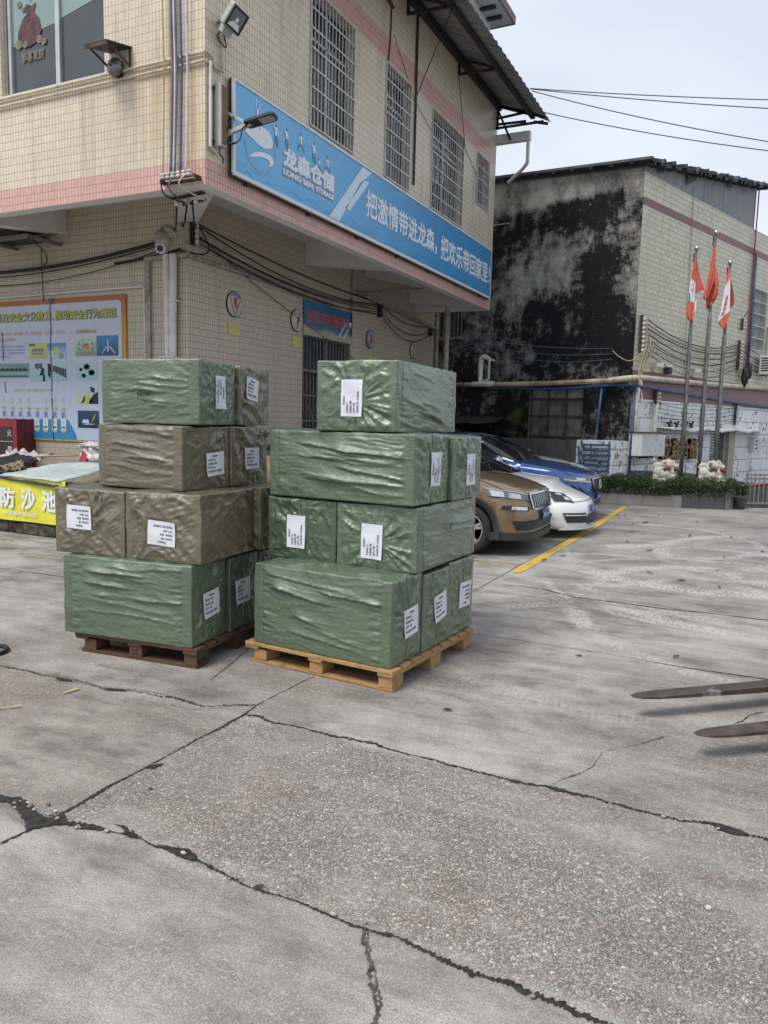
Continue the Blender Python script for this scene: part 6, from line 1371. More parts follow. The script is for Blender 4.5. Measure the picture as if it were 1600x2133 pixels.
wn_ = f.build('window', M['grille_old'], B2); g = MB(); g.quad(FK(a, c, -.1), FK(b, c, -.1), FK(b, d, -.1), FK(a, d, -.1)); g.build('pane', M['inside'], wn_)
m2 = MB(); m2.box(FK(5.45, 3.84, .1), (1.05, .2, .06), (N2, U2, Vector((0, 0, 1)))); m2.build('window_sill', M['concrete'], B2)
a, b, c, d = (6.78, 7.85, 3.87, 5.56); f = MB()
for i in range(13): s = a+(b-a)*i/12; f.bar(F2(s, c, .03), F2(s, d, .03), .014, .014, N2)
for j in range(6): z = c+(d-c)*j/5; f.bar(F2(a, z, .045), F2(b, z, .045), .03, .012, N2)
wn_ = f.build('window', M['grille_paint'], B2); g = MB(); g.quad(F2(a, c, -.08), F2(b, c, -.08), F2(b, d, -.08), F2(a, d, -.08)); g.build('pane', M['glass'], wn_)
# shutter door, pilaster and wavy canopy
a, b, c, d = DS; m2 = MB()
for i in range(36): z = c+(d-c)*i/36; m2.box(F2((a+b)/2, z+.036, -.10+.012*(i % 2)), (b-a, .02, .07), (U2, N2, Vector((0, 0, 1))))
m2.build('roller_shutter', simple('grey_shutter', (.20, .20, .20), .5, .3, var=.2, dirt=.3), B2)
m2 = MB(); m2.box(F2(5.75, .15, .06), (.42, .12, 2.75), (U2, N2, Vector((0, 0, 1)))); m2.build('pilaster', simple('beige_tile', (.40, .36, .27), .5, dirt=.25), B2)
m2 = MB(); n = 40
for i in range(n):
    q = lambda k, o, dz=0: F2(1.25+6.8*k/n, 1.585+.022*sin(k*.62)+.012*sin(k*1.7)+dz, o)
    m2.quad(q(i, .0), q(i+1, .0), q(i+1, .42, -.02), q(i, .42, -.02)); m2.quad(q(i, .42, -.02), q(i+1, .42, -.02), q(i+1, .42, -.06), q(i, .42, -.06))
m2.build('canopy', M['white_paint'], B2)
m2 = MB()
for s in (1.75, 2.15, 2.65, 3.0): m2.box(F2(s, 1.70, .12), (.16, .06, .05), (U2, N2, Vector((0, 0, 1)))); m2.box(F2(s+.02, 1.645, .12), (.07, .05, .10), (U2, N2, Vector((0, 0, 1)))); m2.box(F2(s+.10, 1.735, .12), (.07, .04, .03), (U2, N2, Vector((0, 0, 1))))
m2.build('canopy_lamp', M['black'], B2)
t = MB(); fw = lambda o: (lambda x, y: F2(x, y, o))
M['gold_letter'] = simple('tarnished_gold', (.30, .18, .055), .45, .4, var=.4, sc=9, dirt=.5); M['gold_side'] = simple('dark_gold', (.10, .055, .02), .6, .2)
S2 = thing('gilded_letters', 'tarnished gilded raised characters on the white tiled wall', 'lettering', tuple(F2(2.4, .8)))
for k in range(5):
    add_text(t, '龙森仓储', fw(.02+k*.022), 1.50, .80, 2.02, .53, bold=.03)
t.build('letter_body', M['gold_side'], S2, fix=False); t = MB(); add_text(t, '龙森仓储', fw(.115), 1.50, .80, 2.02, .53, bold=.022); t.build('letter_face', M['gold_letter'], S2, fix=False)
AX2 = (U2, N2, Vector((0, 0, 1)))
S2 = thing('electrical_cabinet', 'pale metal electrical cabinet with rusty top on the white tiled wall', 'cabinet', tuple(F2(.7, .9)))
m2 = MB(); m2.box(F2(.44, 1.19, .16), (.84, .32, .52), AX2); m2.build('body', M['white_paint'], S2, bevel=.008)
m2 = MB(); m2.box(F2(1.06, 1.16, .14), (.40, .28, .50), AX2); m2.build('door_box', M['white_paint'], S2, bevel=.008)
m2 = MB(); m2.box(F2(.44, 1.465, .18), (.9, .38, .02), AX2); m2.build('rusty_top', M['metal_rust'], S2)
m2 = MB(); m2.box(F2(.74, 1.30, .325), (.03, .02, .03), AX2); m2.box(F2(.70, 1.06, .325), (.03, .02, .03), AX2); m2.box(F2(1.06, 1.18, .285), (.03, .02, .03), AX2); m2.build('lock', M['stainless'], S2)
m2 = MB(); m2.box(F2(.6, .90, .15), (.3, .2, .05), AX2); m2.build('cable_gland', M['black'], S2)
m2 = MB(); m2.box(F2(5.95, .75, .03), (.26, .03, .42), AX2); tag(m2.build('wall_box', simple('orange_panel', (.42, .18, .05), .6, dirt=.3)), 'small orange box on the white tiles right of the shutter door', 'box')
S2 = thing('meter_box', 'white meter box with a stained front on the tiled wall near the fence', 'meter box', tuple(F2(7.6, 1.0))); m2 = MB(); m2.box(F2(7.5, 1.15, .08), (.32, .16, .42), AX2); m2.build('body', M['white_paint'], S2, bevel=.006)
m2 = MB()
for k in range(3): m2.box(F2(7.52, 1.04+k*.11, .163), (.16, .006, .05), AX2)
m2.build('meter_window', M['black'], S2)
# pipes (attached to the old building)
m2 = MB(); m2.tube(smooth_path([FK(9, 2.62, .14), FK(5.2, 2.60, .14), FK(2.5, 2.58, .14), FK(.3, 2.62, .14)], 6), .062, 12); m2.build('waste_pipe', M['pvc_rust'], B2, smooth=True)
m2 = MB(); m2.tube(smooth_path([FK(.5, 2.62, .15), FK(.0, 2.66, .17), F2(.1, 2.68, .14), F2(1.0, 2.70, .12), F2(4.5, 2.74, .12), F2(8.5, 2.82, .12), F2(16, 2.9, .12)], 6), .066, 12); m2.build('waste_pipe', M['pvc_old'], B2, smooth=True)
m2 = MB(); m2.tube(smooth_path([FK(4.2, 2.6, .14), FK(4.2, 3.15, .14), FK(4.17, 3.28, .14), FK(4.08, 3.30, .12), FK(4.02, 3.24, .02)], 5), .062, 10); m2.tube(smooth_path([FK(3.93, 2.72, .14), FK(3.93, 3.15, .14), FK(3.90, 3.22, .10), FK(3.88, 3.2, .0)], 5), .03, 8); m2.tube([FK(3.93, 2.72, .14), FK(4.08, 2.68, .14)], .035, 8); m2.tube([FK(4.45, 2.6, .14), FK(3.75, 2.6, .14)], .072, 12); m2.build('pipe_riser', M['pvc'], B2, smooth=True)
m2 = MB(); m2.tube([FK(4.02, 3.26, .004), FK(4.02, 3.26, .001)], .19, 14); m2.build('pipe_hole', M['black'], B2)
m2 = MB(); m2.tube([F2(.13, 2.50, .06), F2(.13, .86, .06)], .052, 10); m2.build('downpipe', M['pvc_old'], B2, smooth=True)
m2 = MB(); m2.tube(smooth_path([F2(1.02, 1.45, .10), F2(1.05, 1.95, .10), F2(1.10, 2.08, .10), F2(1.18, 2.12, .05)], 5), .048, 10); m2.build('downpipe', M['pvc'], B2, smooth=True)
m2 = MB(); m2.tube([FK(.68, 2.55, .10), FK(.73, 1.15, .20)], .030, 8); m2.tube([F2(.03, 2.5, .05), F2(.03, .55, .05)], .03, 8); m2.tube(smooth_path([FK(4, 2.50, .1), FK(2, 2.46, .12), FK(.3, 2.52, .12), F2(.2, 2.50, .1), F2(3, 2.42, .08), F2(7, 2.30, .08), F2(14, 2.2, .08)], 6), .028, 8); m2.build('water_pipe', M['blue_pipe'], B2, smooth=True)
m2 = MB(); m2.tube([F2(6.64, 6.5, .05), F2(6.66, 2.9, .05)], .035, 8); m2.build('water_pipe', M['blue_pipe'], B2, smooth=True)
m2 = MB(); m2.tube([F2(6.50, 8.2, .04), F2(6.52, 2.9, .04)], .02, 6); m2.build('fire_pipe', simple('red_pipe', (.35, .03, .03), .5), B2)
m2 = MB(); m2.tube([F2(2.45, 7.35, .02), F2(2.60, 2.9, .02)], .008, 5); m2.build('wall_conduit', M['pvc_dirty'], B2); m2 = MB(); m2.tube([F2(3.9, 4.4, .05), F2(3.75, 3.0, .05)], .028, 7); m2.build('wall_conduit', M['pvc_dirty'], B2); m2 = MB(); m2.tube([F2(8.0, 4.6, .05), F2(8.0, 3.2, .05)], .03, 7); m2.build('wall_conduit', M['pvc_dirty'], B2)
m2 = MB(); m2.tube([FK(4.2, 6.62, .03), FK(3.6, 6.60, .03), FK(3.55, 6.56, .02)], .02, 6); m2.build('wall_conduit', M['pvc_dirty'], B2)
# rag on the pipe
blob('rag', 'black rag wrapped round the waste pipe below the riser', 'rag', tuple(FK(4.75, 2.50, .16)), (.06, .06, .16), 'black_sheet', 4, .3, n=3)
# blue manifold on the low white tiled wall
S2 = thing('garden_wall', 'low mildewed concrete wall with a white tiled end in front of the black wall', 'wall', tuple(FK(3, 0, .6)))
AXK = (-N2, -U2, Vector((0, 0, 1)))
m2 = MB(); m2.box(FK(4.6, .62, .55), (7.3, .16, 1.24), AXK); m2.build('wall_body', M['concrete_dark'], S2)
m2 = MB(); wall(m2, lambda s, z: FK(s, z, .64), .0, .95, -.05, 1.26, flip=True); wall(m2, lambda o, z: FK(0, z, o), 0, .64, -.05, 1.26); m2.quad(FK(0, 1.26, 0), FK(.95, 1.26, 0), FK(.95, 1.26, .64), FK(0, 1.26, .64), uv=[(0, 0), (.5, 0), (.5, .3), (0, .3)]); m2.build('tiled_end', M['white_tile'], S2, fix=False)
S2 = thing('pipe_manifold', 'rack of blue water pipes and valves on the low white tiled wall', 'pipes', tuple(FK(.5, .6, .66)))
m2 = MB()
for k in range(6):
    z = .58+k*.115; m2.tube([FK(.12, z+.01*(k % 2), .70), FK(.72+.06*(k % 2), z, .70)], .024, 8); m2.tube([FK(.72+.06*(k % 2), z, .70), FK(.72+.06*(k % 2), z+.10, .70)], .026, 8); m2.tube([FK(.30+.05*(k % 3), z-.02, .73), FK(.30+.05*(k % 3), z+.03, .73)], .034, 8)
m2.tube([FK(.09, .55, .69), FK(.09, 1.25, .69)], .022, 7); m2.tube([FK(.80, .55, .69), FK(.86, 1.12, .69)], .018, 7); m2.build('pipe', M['blue_pipe'], S2)
for k in range(6):
    m2 = MB(); p = FK(.28, .58+k*.115, .72); m2.tube([p-U2*.02, p+Vector((0, 0, .035))], .024, 7); m2.build('valve', M['blue_pipe'] if k % 2 else M['pvc_dirty'], S2)
# bent awning sheet behind the cars
sheet('awning_sheet', 'bent corrugated awning sheet on the dark wall behind the blue car', 'awning', [FK(3.2, 1.62, .75), FK(5.6, 1.50, .8), FK(5.6, 1.75, .05), FK(3.4, 1.75, .05)], 'metal_dark', .01, .03, sd=12)
# air conditioner on the far wall
S2 = thing('air_conditioner', 'white air conditioner unit with a round fan on the tiled wall at the right edge', 'air conditioner', tuple(F2(7.6, 3.2, .3)))
m2 = MB(); m2.box(F2(7.72, 3.47, .30), (.86, .32, .54), AX2); m2.build('casing', M['white_paint'], S2, bevel=.012)
m2 = MB(); rot = Vector((0, 0, 1)).rotation_difference(N2).to_matrix(); m2.lathe(F2(7.82, 3.47, .462), [(.20, 0), (.215, .012), (.20, .015), (.05, .016)], 24, rot=rot); m2.build('fan_grille', M['metal_dark'], S2)
m2 = MB()
for k in range(6): m2.box(F2(7.288, 3.29+k*.07, .30), (.006, .22, .035), AX2)
m2.build('vent', M['black'], S2)
m2 = MB(); m2.bar(F2(7.30, 3.20, .0), F2(7.30, 3.20, .48), .03); m2.build('bracket', M['grille_paint'], S2); m2 = MB(); m2.bar(F2(8.1, 3.20, .0), F2(8.1, 3.20, .48), .03); m2.build('bracket', M['grille_paint'], S2); m2 = MB(); m2.bar(F2(7.30, 3.48, .0), F2(7.30, 3.20, .45), .02); m2.build('bracket', M['grille_paint'], S2)
# racks of insulators
def rack2(lab, s, z0, n, dz, tilt=0):
    S_ = thing('insulator_rack', lab, 'insulator rack', tuple(F2(s, z0)), group='insulator racks on the old building')
    m_ = MB(); m_.bar(F2(s, z0-.05, .04), F2(s, z0+n*dz, .04), .07, .05); m_.build('iron_bar', M['metal_dark'], S_)
    for k in range(n):
        m_ = MB(); insulator(m_, F2(s+.035, z0+k*dz, .10), U2, .036, .11); m_.build('insulator', M['porcelain'], S_, smooth=True)
rack2('insulator rack at the corner of the yellow tiled wall with tan cables falling from it', .20, 3.30, 8, .098); rack2('tall insulator rack left of the red pipe on the yellow tiled wall', 5.95, 3.28, 9, .085)
rack2('short insulator rack with a bent arm above the tall one', 6.05, 4.38, 3, .09); rack2('insulator rack on the maroon band above the white tiles', 1.12, 2.2, 3, .09); rack2('stained insulator rack on the white tiles below the red pipe', 6.05, 1.75, 6, .09)
WB = 'cables strung along the yellow tiled wall'
for k in range(8):
    z0 = 4.02-k*.098; z1 = 3.95-k*.085+.02*sin(k*2.7)
    cable(catenary(F2(.26, z0, .10), F2(5.98, z1, .10), .30+.05*sin(k*1.9+1)+.02*k, 18), .013 if k in (0, 2, 3) else .009, 'cable', ('uppermost' if k == 0 else 'lowest' if k == 7 else 'one')+' of the cables sagging between the racks on the yellow tiled wall' if k in (0, 7) else 'sagging cable in the middle of the run on the yellow tiled wall', WB, 5)
    if k % 2 == 0: cable(catenary(F2(5.98, z1, .10), F2(13, z1-.1, .10), .3, 10), .010, 'cable', 'cable running right from the tall rack past the barred window', 'cables running right past the barred window', 5)
for k in range(5): cable(catenary(F2(1.15, 2.15-k*.10, .08), F2(6.05, 2.2-k*.10, .08), .12, 12), .006, 'cable', 'thin cable strung over the white tiles', 'thin cables over the white tiles', 4)
for k, (a, b, lab) in enumerate(((.24, .10, 'leftmost tan cable falling from the corner rack'), (.30, .14, 'second tan cable from the left falling from the corner rack'), (.34, .20, 'pale cable in the middle of those falling from the corner rack'), (.42, .24, 'curved tan cable right in the bunch falling from the corner rack'), (.46, .16, 'outermost tan cable falling from the corner rack'))):
    cable(smooth_path([F2(a, 3.9-k*.1, .12), F2(a+.04+.03*k, 3.55-.05*k, .16), F2(a-.10, 3.1, .14), F2(b-.13, 2.75, .16), F2(b-.16, 2.5, .22)], 6), .013, 'cable_white' if k in (2,) else 'cable_tan', lab, 'tan cables at the old building corner', 5)
cable(smooth_path([F2(-.02, 2.45, .2), F2(-.12, 2.2, .25), F2(.02, 2.1, .25), F2(.10, 2.25, .22), F2(0, 2.42, .2), F2(-.1, 2.25, .24), F2(.05, 2.15, .24), F2(.06, 2.4, .2)], 6), .010, 'cable_white', 'coiled pale cable hanging under the waste pipe at the corner')
cable(smooth_path([FK(.5, 3.3, .05), FK(.3, 3.15, .08), FK(.0, 3.05, .12), F2(.25, 3.3, .14)], 6), .012, 'cable_tan', 'tan cable joining the black wall to the corner rack')
for k in range(3): cable(catenary(Vector((.08, 9.2, 3.95-.05*k)), FK(.5, 3.35-.12*k, .06), .15+.08*k, 14), .007, 'cable_grey', ('upper', 'middle', 'lower')[k]+' grey wire crossing in front of the black wall', 'wires crossing in front of the black wall', 4)
cable(smooth_path([F2(6.0, 4.7, .1), F2(6.1, 4.95, .25), F2(6.05, 5.05, .3), F2(5.9, 5.05, .3)], 5), .018, 'cable_grey', 'bent iron conduit arm above the tall insulator rack')
blob('cable_bundle', 'thick black taped cable bundle below the tall insulator rack', 'cable', tuple(F2(6.15, 3.05, .18)), (.09, .1, .28), 'black_sheet', 6, .25, n=3)
blob('cable_bundle', 'black taped cable end leaning right of the thick bundle', 'cable', tuple(F2(6.40, 3.22, .2)), (.07, .1, .22), 'black_sheet', 7, .2, n=3)
for s, z, lab in ((3.05, 3.0, 'white camera on the maroon ledge beside the flagpoles'), (.95, 3.0, 'small white wall lamp at the left of the maroon ledge')):
    S_ = thing('wall_camera', lab, 'camera', tuple(F2(s, z, .1))); m_ = MB(); m_.box(F2(s+.08, z+.02, .14), (.2, .1, .1), AX2); m_.build('housing', M['white_paint'], S_, bevel=.01); m_ = MB(); m_.box(F2(s, z-.08, .06), (.12, .1, .12), AX2); m_.build('mount', M['pvc_old'], S_)
S_ = thing('wall_lamp', 'small black lamp with a white cap on the maroon ledge', 'lamp', tuple(F2(1.55, 2.95, .1))); m_ = MB(); m_.box(F2(1.55, 2.93, .10), (.15, .13, .16), AX2); m_.build('body', M['black'], S_); m_ = MB(); m_.box(F2(1.55, 3.035, .10), (.17, .15, .05), AX2); m_.build('cap', M['white_paint'], S_)
# overhead wires
for k, (a, b, sg, lab) in enumerate((((2.64, 8.3, 8.98), (12.2, 8.3, 7.25), .10, 'uppermost overhead wire across the sky'), ((2.64, 8.3, 8.97), (12.2, 8.3, 6.98), .12, 'second overhead wire across the sky'), ((2.68, 8.3, 8.92), (12.4, 8.3, 6.0), .25, 'third overhead wire sagging across the sky'), ((2.99, 8.3, 8.42), (12.3, 8.3, 6.05), .22, 'lowest overhead wire across the sky'))):
    cable(catenary(a, b, sg, 16), .011, 'cable_grey', lab, 'overhead wires across the sky', 4)

# ================================================================== PLANTER, HEDGE, FLAGS, STONE LIONS, FENCE
S2 = thing('planter', 'raised planter with a mildewed concrete kerb and dark granite right part', 'planter', (6, 7.5, 0))
PF = [(4.55, 6.90), (4.91, 6.945), (6.30, 7.085)]
m2 = MB(); m2.hexa([(4.45, 6.89, 0), (6.28, 7.085, 0), (6.27, 7.19, 0), (4.44, 7.0, 0), (4.45, 6.89, .215), (6.28, 7.085, .215), (6.27, 7.19, .215), (4.44, 7.0, .215)]); m2.build('concrete_kerb', M['concrete'], S2, bevel=.008)
m2 = MB(); m2.hexa([(6.28, 7.06, 0), (6.47, 7.085, 0), (6.46, 7.25, 0), (6.27, 7.22, 0), (6.28, 7.06, .245), (6.47, 7.085, .245), (6.46, 7.25, .245), (6.27, 7.22, .245)]); m2.build('pillar', M['concrete'], S2, bevel=.006)
m2 = MB(); m2.hexa([(6.47, 7.09, 0), (7.28, 7.285, 0), (7.26, 7.40, 0), (6.45, 7.2, 0), (6.47, 7.09, .27), (7.28, 7.285, .36), (7.26, 7.40, .36), (6.45, 7.2, .27)]); m2.build('granite_panel', M['granite'], S2, bevel=.004)
m2 = MB(); m2.hexa([(7.28, 7.27, 0), (7.52, 7.95, 0), (7.40, 7.99, 0), (7.20, 7.40, 0), (7.28, 7.27, .38), (7.52, 7.95, .38), (7.40, 7.99, .38), (7.20, 7.40, .38)]); m2.build('pillar', M['concrete'], S2, bevel=.006)
m2 = MB(); m2.poly([(4.45, 7.0, .17), (6.28, 7.18, .17), (7.26, 7.4, .17), (7.45, 7.98, .17), (7.40, 8.8, .17), (4.5, 8.95, .17)]); m2.build('soil', simple('planter_soil', (.035, .026, .018), .95), S2)
def mat_leaf():
    n = NT('hedge_leaf'); r = n.nd('ShaderNodeObjectInfo').outputs['Random']; p = n.pos(); a = n.noise(p, 60, 2); b = n.noise(p, 3.5, 4)
    c = n.ramp(n.math('ADD', n.math('MULTIPLY', a, .6), n.math('MULTIPLY', b, .5)), [(.38, (.013, .028, .010)), (.55, (.030, .058, .019)), (.72, (.075, .115, .042))])
    return n.out(c, .45, spec=.35)
M['leaf'] = mat_leaf(); M['violet'] = simple('violet_petals', (.16, .14, .42), .6)
rb = random.Random(21); hv, hf = [], []
def blade(p, d, ln, w, store=None):
    p = Vector(p); d = Vector(d).normalized(); x = d.cross(Vector((rb.uniform(-1, 1), rb.uniform(-1, 1), rb.uniform(-.2, 1)))).normalized()*w
    mid = p+d*ln*.55; tip = p+d*ln+Vector((0, 0, -ln*rb.uniform(.1, .45))); V_, F_ = store or (hv, hf); n_ = len(V_)
    V_ += [tuple(p), tuple(mid-x), tuple(tip), tuple(mid+x)]; F_.append((n_, n_+1, n_+2, n_+3))
for i in range(15000):
    x = rb.uniform(4.35, 7.38); fy_ = (6.93+.11*(x-4.55)) if x < 6.4 else (7.13+.23*(x-6.4)); depth = rb.random()**1.8*.95
    y = fy_-.06+depth; top = .535+.03*sin(x*5)+.03*sin(x*11+1)+(.06 if x > 7 else 0)
    zt_ = top*(1-.18*max(0, 1-depth/.12)); z = .19+(zt_-.19)*(rb.random()**.55)
    d = Vector((rb.uniform(-1, 1), rb.uniform(-1.2, .5), rb.uniform(-.2, 1.1)))
    blade((x, y, z), d, rb.uniform(.06, .13), rb.uniform(.005, .010))
me = bpy.data.meshes.new('foliage'); me.from_pydata(hv, [], hf); me.materials.append(M['leaf'])
S2 = thing('hedge', 'clipped hedge of narrow dark green leaves filling the planter', 'hedge', (6, 7.4, .2)); link('foliage', me, S2)
m2 = MB()
for i in range(16): 
    x = rb.choice([rb.uniform(4.85, 5.2), rb.uniform(4.95, 5.15), rb.uniform(5.3, 5.7)]); m2.lathe((x, 6.98+rb.uniform(0, .3), .47+rb.uniform(-.05, .03)), [(.003, 0), (.014, .008), (.004, .015)], 6)
m2.build('flower', M['violet'], S2)
# flagpoles and limp flags
M['flag_red'] = simple('red_flag_cloth', (.60, .125, .075), .65, var=.12, sc=4); M['flag_white'] = simple('white_flag_cloth', (.70, .68, .74), .65, var=.06); M['flag_gold'] = simple('gold_flag_edge', (.66, .42, .16), .6); M['flag_dark'] = simple('red_flag_fold_shade', (.34, .045, .03), .7, var=.12)  # last one: darker copy of the red cloth, fold shade put into colour
PY_ = 7.80
for x, zt_, lab in ((6.36, 5.12, 'stainless flagpole nearest the black wall'), (6.70, 5.40, 'middle flagpole, the tallest one'), (7.00, 4.80, 'rightmost flagpole, the shortest one')):
    S2 = thing('flagpole', lab, 'flagpole', (x, PY_, .17), group='flagpoles in the planter')
    m2 = MB(); m2.tube([(x, PY_, .15), (x, PY_, 2.0), (x, PY_, 2.02), (x, PY_, 3.4), (x, PY_, 3.42), (x, PY_, zt_)], [.043, .042, .036, .035, .028, .022], 12); m2.build('pole', M['stainless_dk'] if 'stainless_dk' in M else simple('dull_stainless', (.17, .165, .16), .35, .6, var=.2), S2, smooth=True)
    m2 = MB(); m2.lathe((x, PY_, zt_+.05), [(.05*cos(R(a)), .05*sin(R(a))) for a in (-85, -60, -30, 0, 30, 60, 85)], 14); m2.build('ball_finial', M['stainless'], S2, smooth=True)
    m2 = MB(); m2.tube([(x-.04, PY_-.02, zt_-.03), (x-.045, PY_-.03, zt_-.2), (x+.01, PY_-.05, zt_-.3)], .008, 5); m2.tube([(x-.03, PY_-.03, zt_-.05), (x-.05, PY_-.04, 1.3)], .004, 4); m2.build('halyard', M['cable'], S2)
def cloth(name, left, right, mat, parent, yo, amp, ph, nz_=22, nx_=10):
    zs = [p[1] for p in left]; m_ = MB(); z0, z1 = left[0][1], left[-1][1]
    def bnd(P, t): 
        L_ = smooth_path([(a, b, 0) for a, b in P], 4); k = t*(len(L_)-1); i = min(int(k), len(L_)-2); return L_[i].lerp(L_[i+1], k-i)
    G_ = []
    for j in range(nz_+1):
        a, b = bnd(left, j/nz_), bnd(right, j/nz_)
        G_.append([Vector((a.lerp(b, i/nx_).x, PY_+yo+amp*sin(ph+i/nx_*7+j*.12)*(.3+.7*j/nz_), a.lerp(b, i/nx_).y)) for i in range(nx_+1)])
    for j in range(nz_):
        for i in range(nx_): m_.quad(G_[j][i], G_[j][i+1], G_[j+1][i+1], G_[j+1][i])
    o_ = m_.build(name, mat, parent, smooth=True)
    return o_, G_
def along(G_, u0, u1, v0, v1, o=.006):
    nz_, nx_ = len(G_)-1, len(G_[0])-1
    def fn(a, b):
        u = min(max(u0+(u1-u0)*a, 0), .999)*nx_; v = min(max(v0+(v1-v0)*b, 0), .999)*nz_; i, j = int(u), int(v)
        return G_[j][i].lerp(G_[j][i+1], u-i).lerp(G_[j+1][i].lerp(G_[j+1][i+1], u-i), v-j)+Vector((0, -o, 0))
    return fn
def band(G_, u0, u1, v0, v1, mat, parent, name, o=.006, skew=0.0, n=8):
    fn = along(G_, 0, 1, 0, 1, o); m_ = MB()
    for i in range(n):
        for j in range(n):
            q = lambda a, b: fn(u0+(u1-u0)*a/n, v0+(v1-v0)*b/n+skew*(a/n))
            m_.quad(q(i, j), q(i+1, j), q(i+1, j+1), q(i, j+1))
    return m_.build(name, mat, parent, smooth=True)
S2 = thing('flag', 'red and white company flag with a round emblem drooping from the left pole', 'flag', (6.36, PY_, 4.9), group='flags on the poles')
o_, G_ = cloth('cloth', [(6.345, 4.97), (6.31, 4.65), (6.28, 4.35), (6.25, 4.0), (6.26, 3.85), (6.33, 3.71)], [(6.375, 4.97), (6.39, 4.65), (6.39, 4.35), (6.40, 4.05), (6.41, 3.9), (6.38, 3.76)], M['flag_red'], S2, -.09, .03, 0)
band(G_, .0, .98, .24, .52, M['flag_gold'], o_, 'gold_edge', .005, .06); wh = band(G_, .0, .98, .26, .50, M['flag_white'], o_, 'white_stripe', .009, .06)
m2 = MB(); fn = along(G_, .15, .85, .28, .50, .014); m2.poly([fn(.5+.3*cos(a*pi/6), .42+.22*sin(a*pi/6)) for a in range(12)]); m2.build('emblem_ring', M['flag_red'], wh); m2 = MB(); fn = along(G_, .15, .85, .28, .50, .018); m2.poly([fn(.5+.2*cos(a*pi/6), .42+.14*sin(a*pi/6)) for a in range(12)]); m2.build('emblem_centre', M['flag_white'], wh); m2 = MB(); fn = along(G_, .0, .6, .34, .56, .014); m2.poly([fn(.05, .35), fn(.6, .55), fn(.8, .8), fn(.4, .9), fn(.02, .75)]); m2.build('emblem_swoosh', simple('grey_blue_print', (.24, .30, .40), .6), wh)
cloth('back_fold', [(6.375, 4.95), (6.39, 4.7), (6.40, 4.5), (6.40, 4.27)], [(6.38, 4.95), (6.44, 4.72), (6.50, 4.52), (6.56, 4.36)], M['flag_red'], S2, -.05, .02, 1, 12)
cloth('white_fold', [(6.37, 4.12), (6.38, 4.0), (6.38, 3.88)], [(6.43, 4.15), (6.435, 4.0), (6.43, 3.9)], M['flag_white'], S2, -.06, .012, 2, 8)
S2 = thing('flag', 'plain red national flag drooping in folds from the middle pole', 'flag', (6.70, PY_, 5.1), group='flags on the poles')
o_, G_ = cloth('cloth', [(6.695, 5.20), (6.65, 4.9), (6.62, 4.6), (6.58, 4.38), (6.55, 4.18), (6.60, 4.14)], [(6.725, 5.20), (6.735, 4.9), (6.74, 4.7), (6.73, 4.5), (6.70, 4.38), (6.64, 4.16)], M['flag_red'], S2, -.10, .03, .4)
cloth('lower_fold', [(6.62, 4.55), (6.61, 4.3), (6.61, 4.1), (6.62, 3.97)], [(6.74, 4.72), (6.825, 4.38), (6.79, 4.15), (6.66, 3.96)], M['flag_dark'], S2, -.045, .03, 2, 16); cloth('side_fold', [(6.68, 4.66), (6.73, 4.5), (6.76, 4.36), (6.72, 4.15)], [(6.74, 4.8), (6.81, 4.56), (6.828, 4.36), (6.78, 4.16)], M['flag_red'], S2, -.075, .015, 1, 12)
m2 = MB(); fn = along(G_, 0, 1, 0, 1, .01); c0 = (.75, .22); m2.poly([fn(c0[0]+(.13 if k % 2 == 0 else .055)*cos(k*pi/5), c0[1]+(.028 if k % 2 == 0 else .012)*sin(k*pi/5)) for k in range(10)]); m2.build('gold_star', M['flag_gold'], o_)
S2 = thing('flag', 'red and white flag with red characters drooping from the rightmost pole', 'flag', (7.0, PY_, 4.6), group='flags on the poles')
o_, G_ = cloth('cloth', [(6.975, 4.72), (6.95, 4.5), (6.92, 4.15), (6.885, 3.85), (6.865, 3.67), (6.98, 3.56)], [(7.01, 4.72), (7.03, 4.5), (7.05, 4.15), (7.065, 3.95), (7.06, 3.80), (6.99, 3.565)], M['flag_red'], S2, -.09, .022, .8)
band(G_, .0, .98, .25, .78, M['flag_gold'], o_, 'gold_edge', .005, -.10); wh = band(G_, .0, .98, .28, .75, M['flag_white'], o_, 'white_stripe', .009, -.10)
t = MB(); fn = along(G_, 0, 1, 0, 1, .016); add_text(t, '龙森仓储', lambda a, b: fn(.72-b*1.0-.28*a, .36+.32*a), 0, 0, .95, .34, bold=.03); t.build('writing', M['flag_red'], wh, fix=False)
cloth('back_fold', [(7.01, 4.6), (7.04, 4.3), (7.06, 4.0), (7.07, 3.95)], [(7.02, 4.6), (7.08, 4.35), (7.13, 4.1), (7.10, 4.0)], M['flag_dark'], S2, -.05, .012, 1, 12)
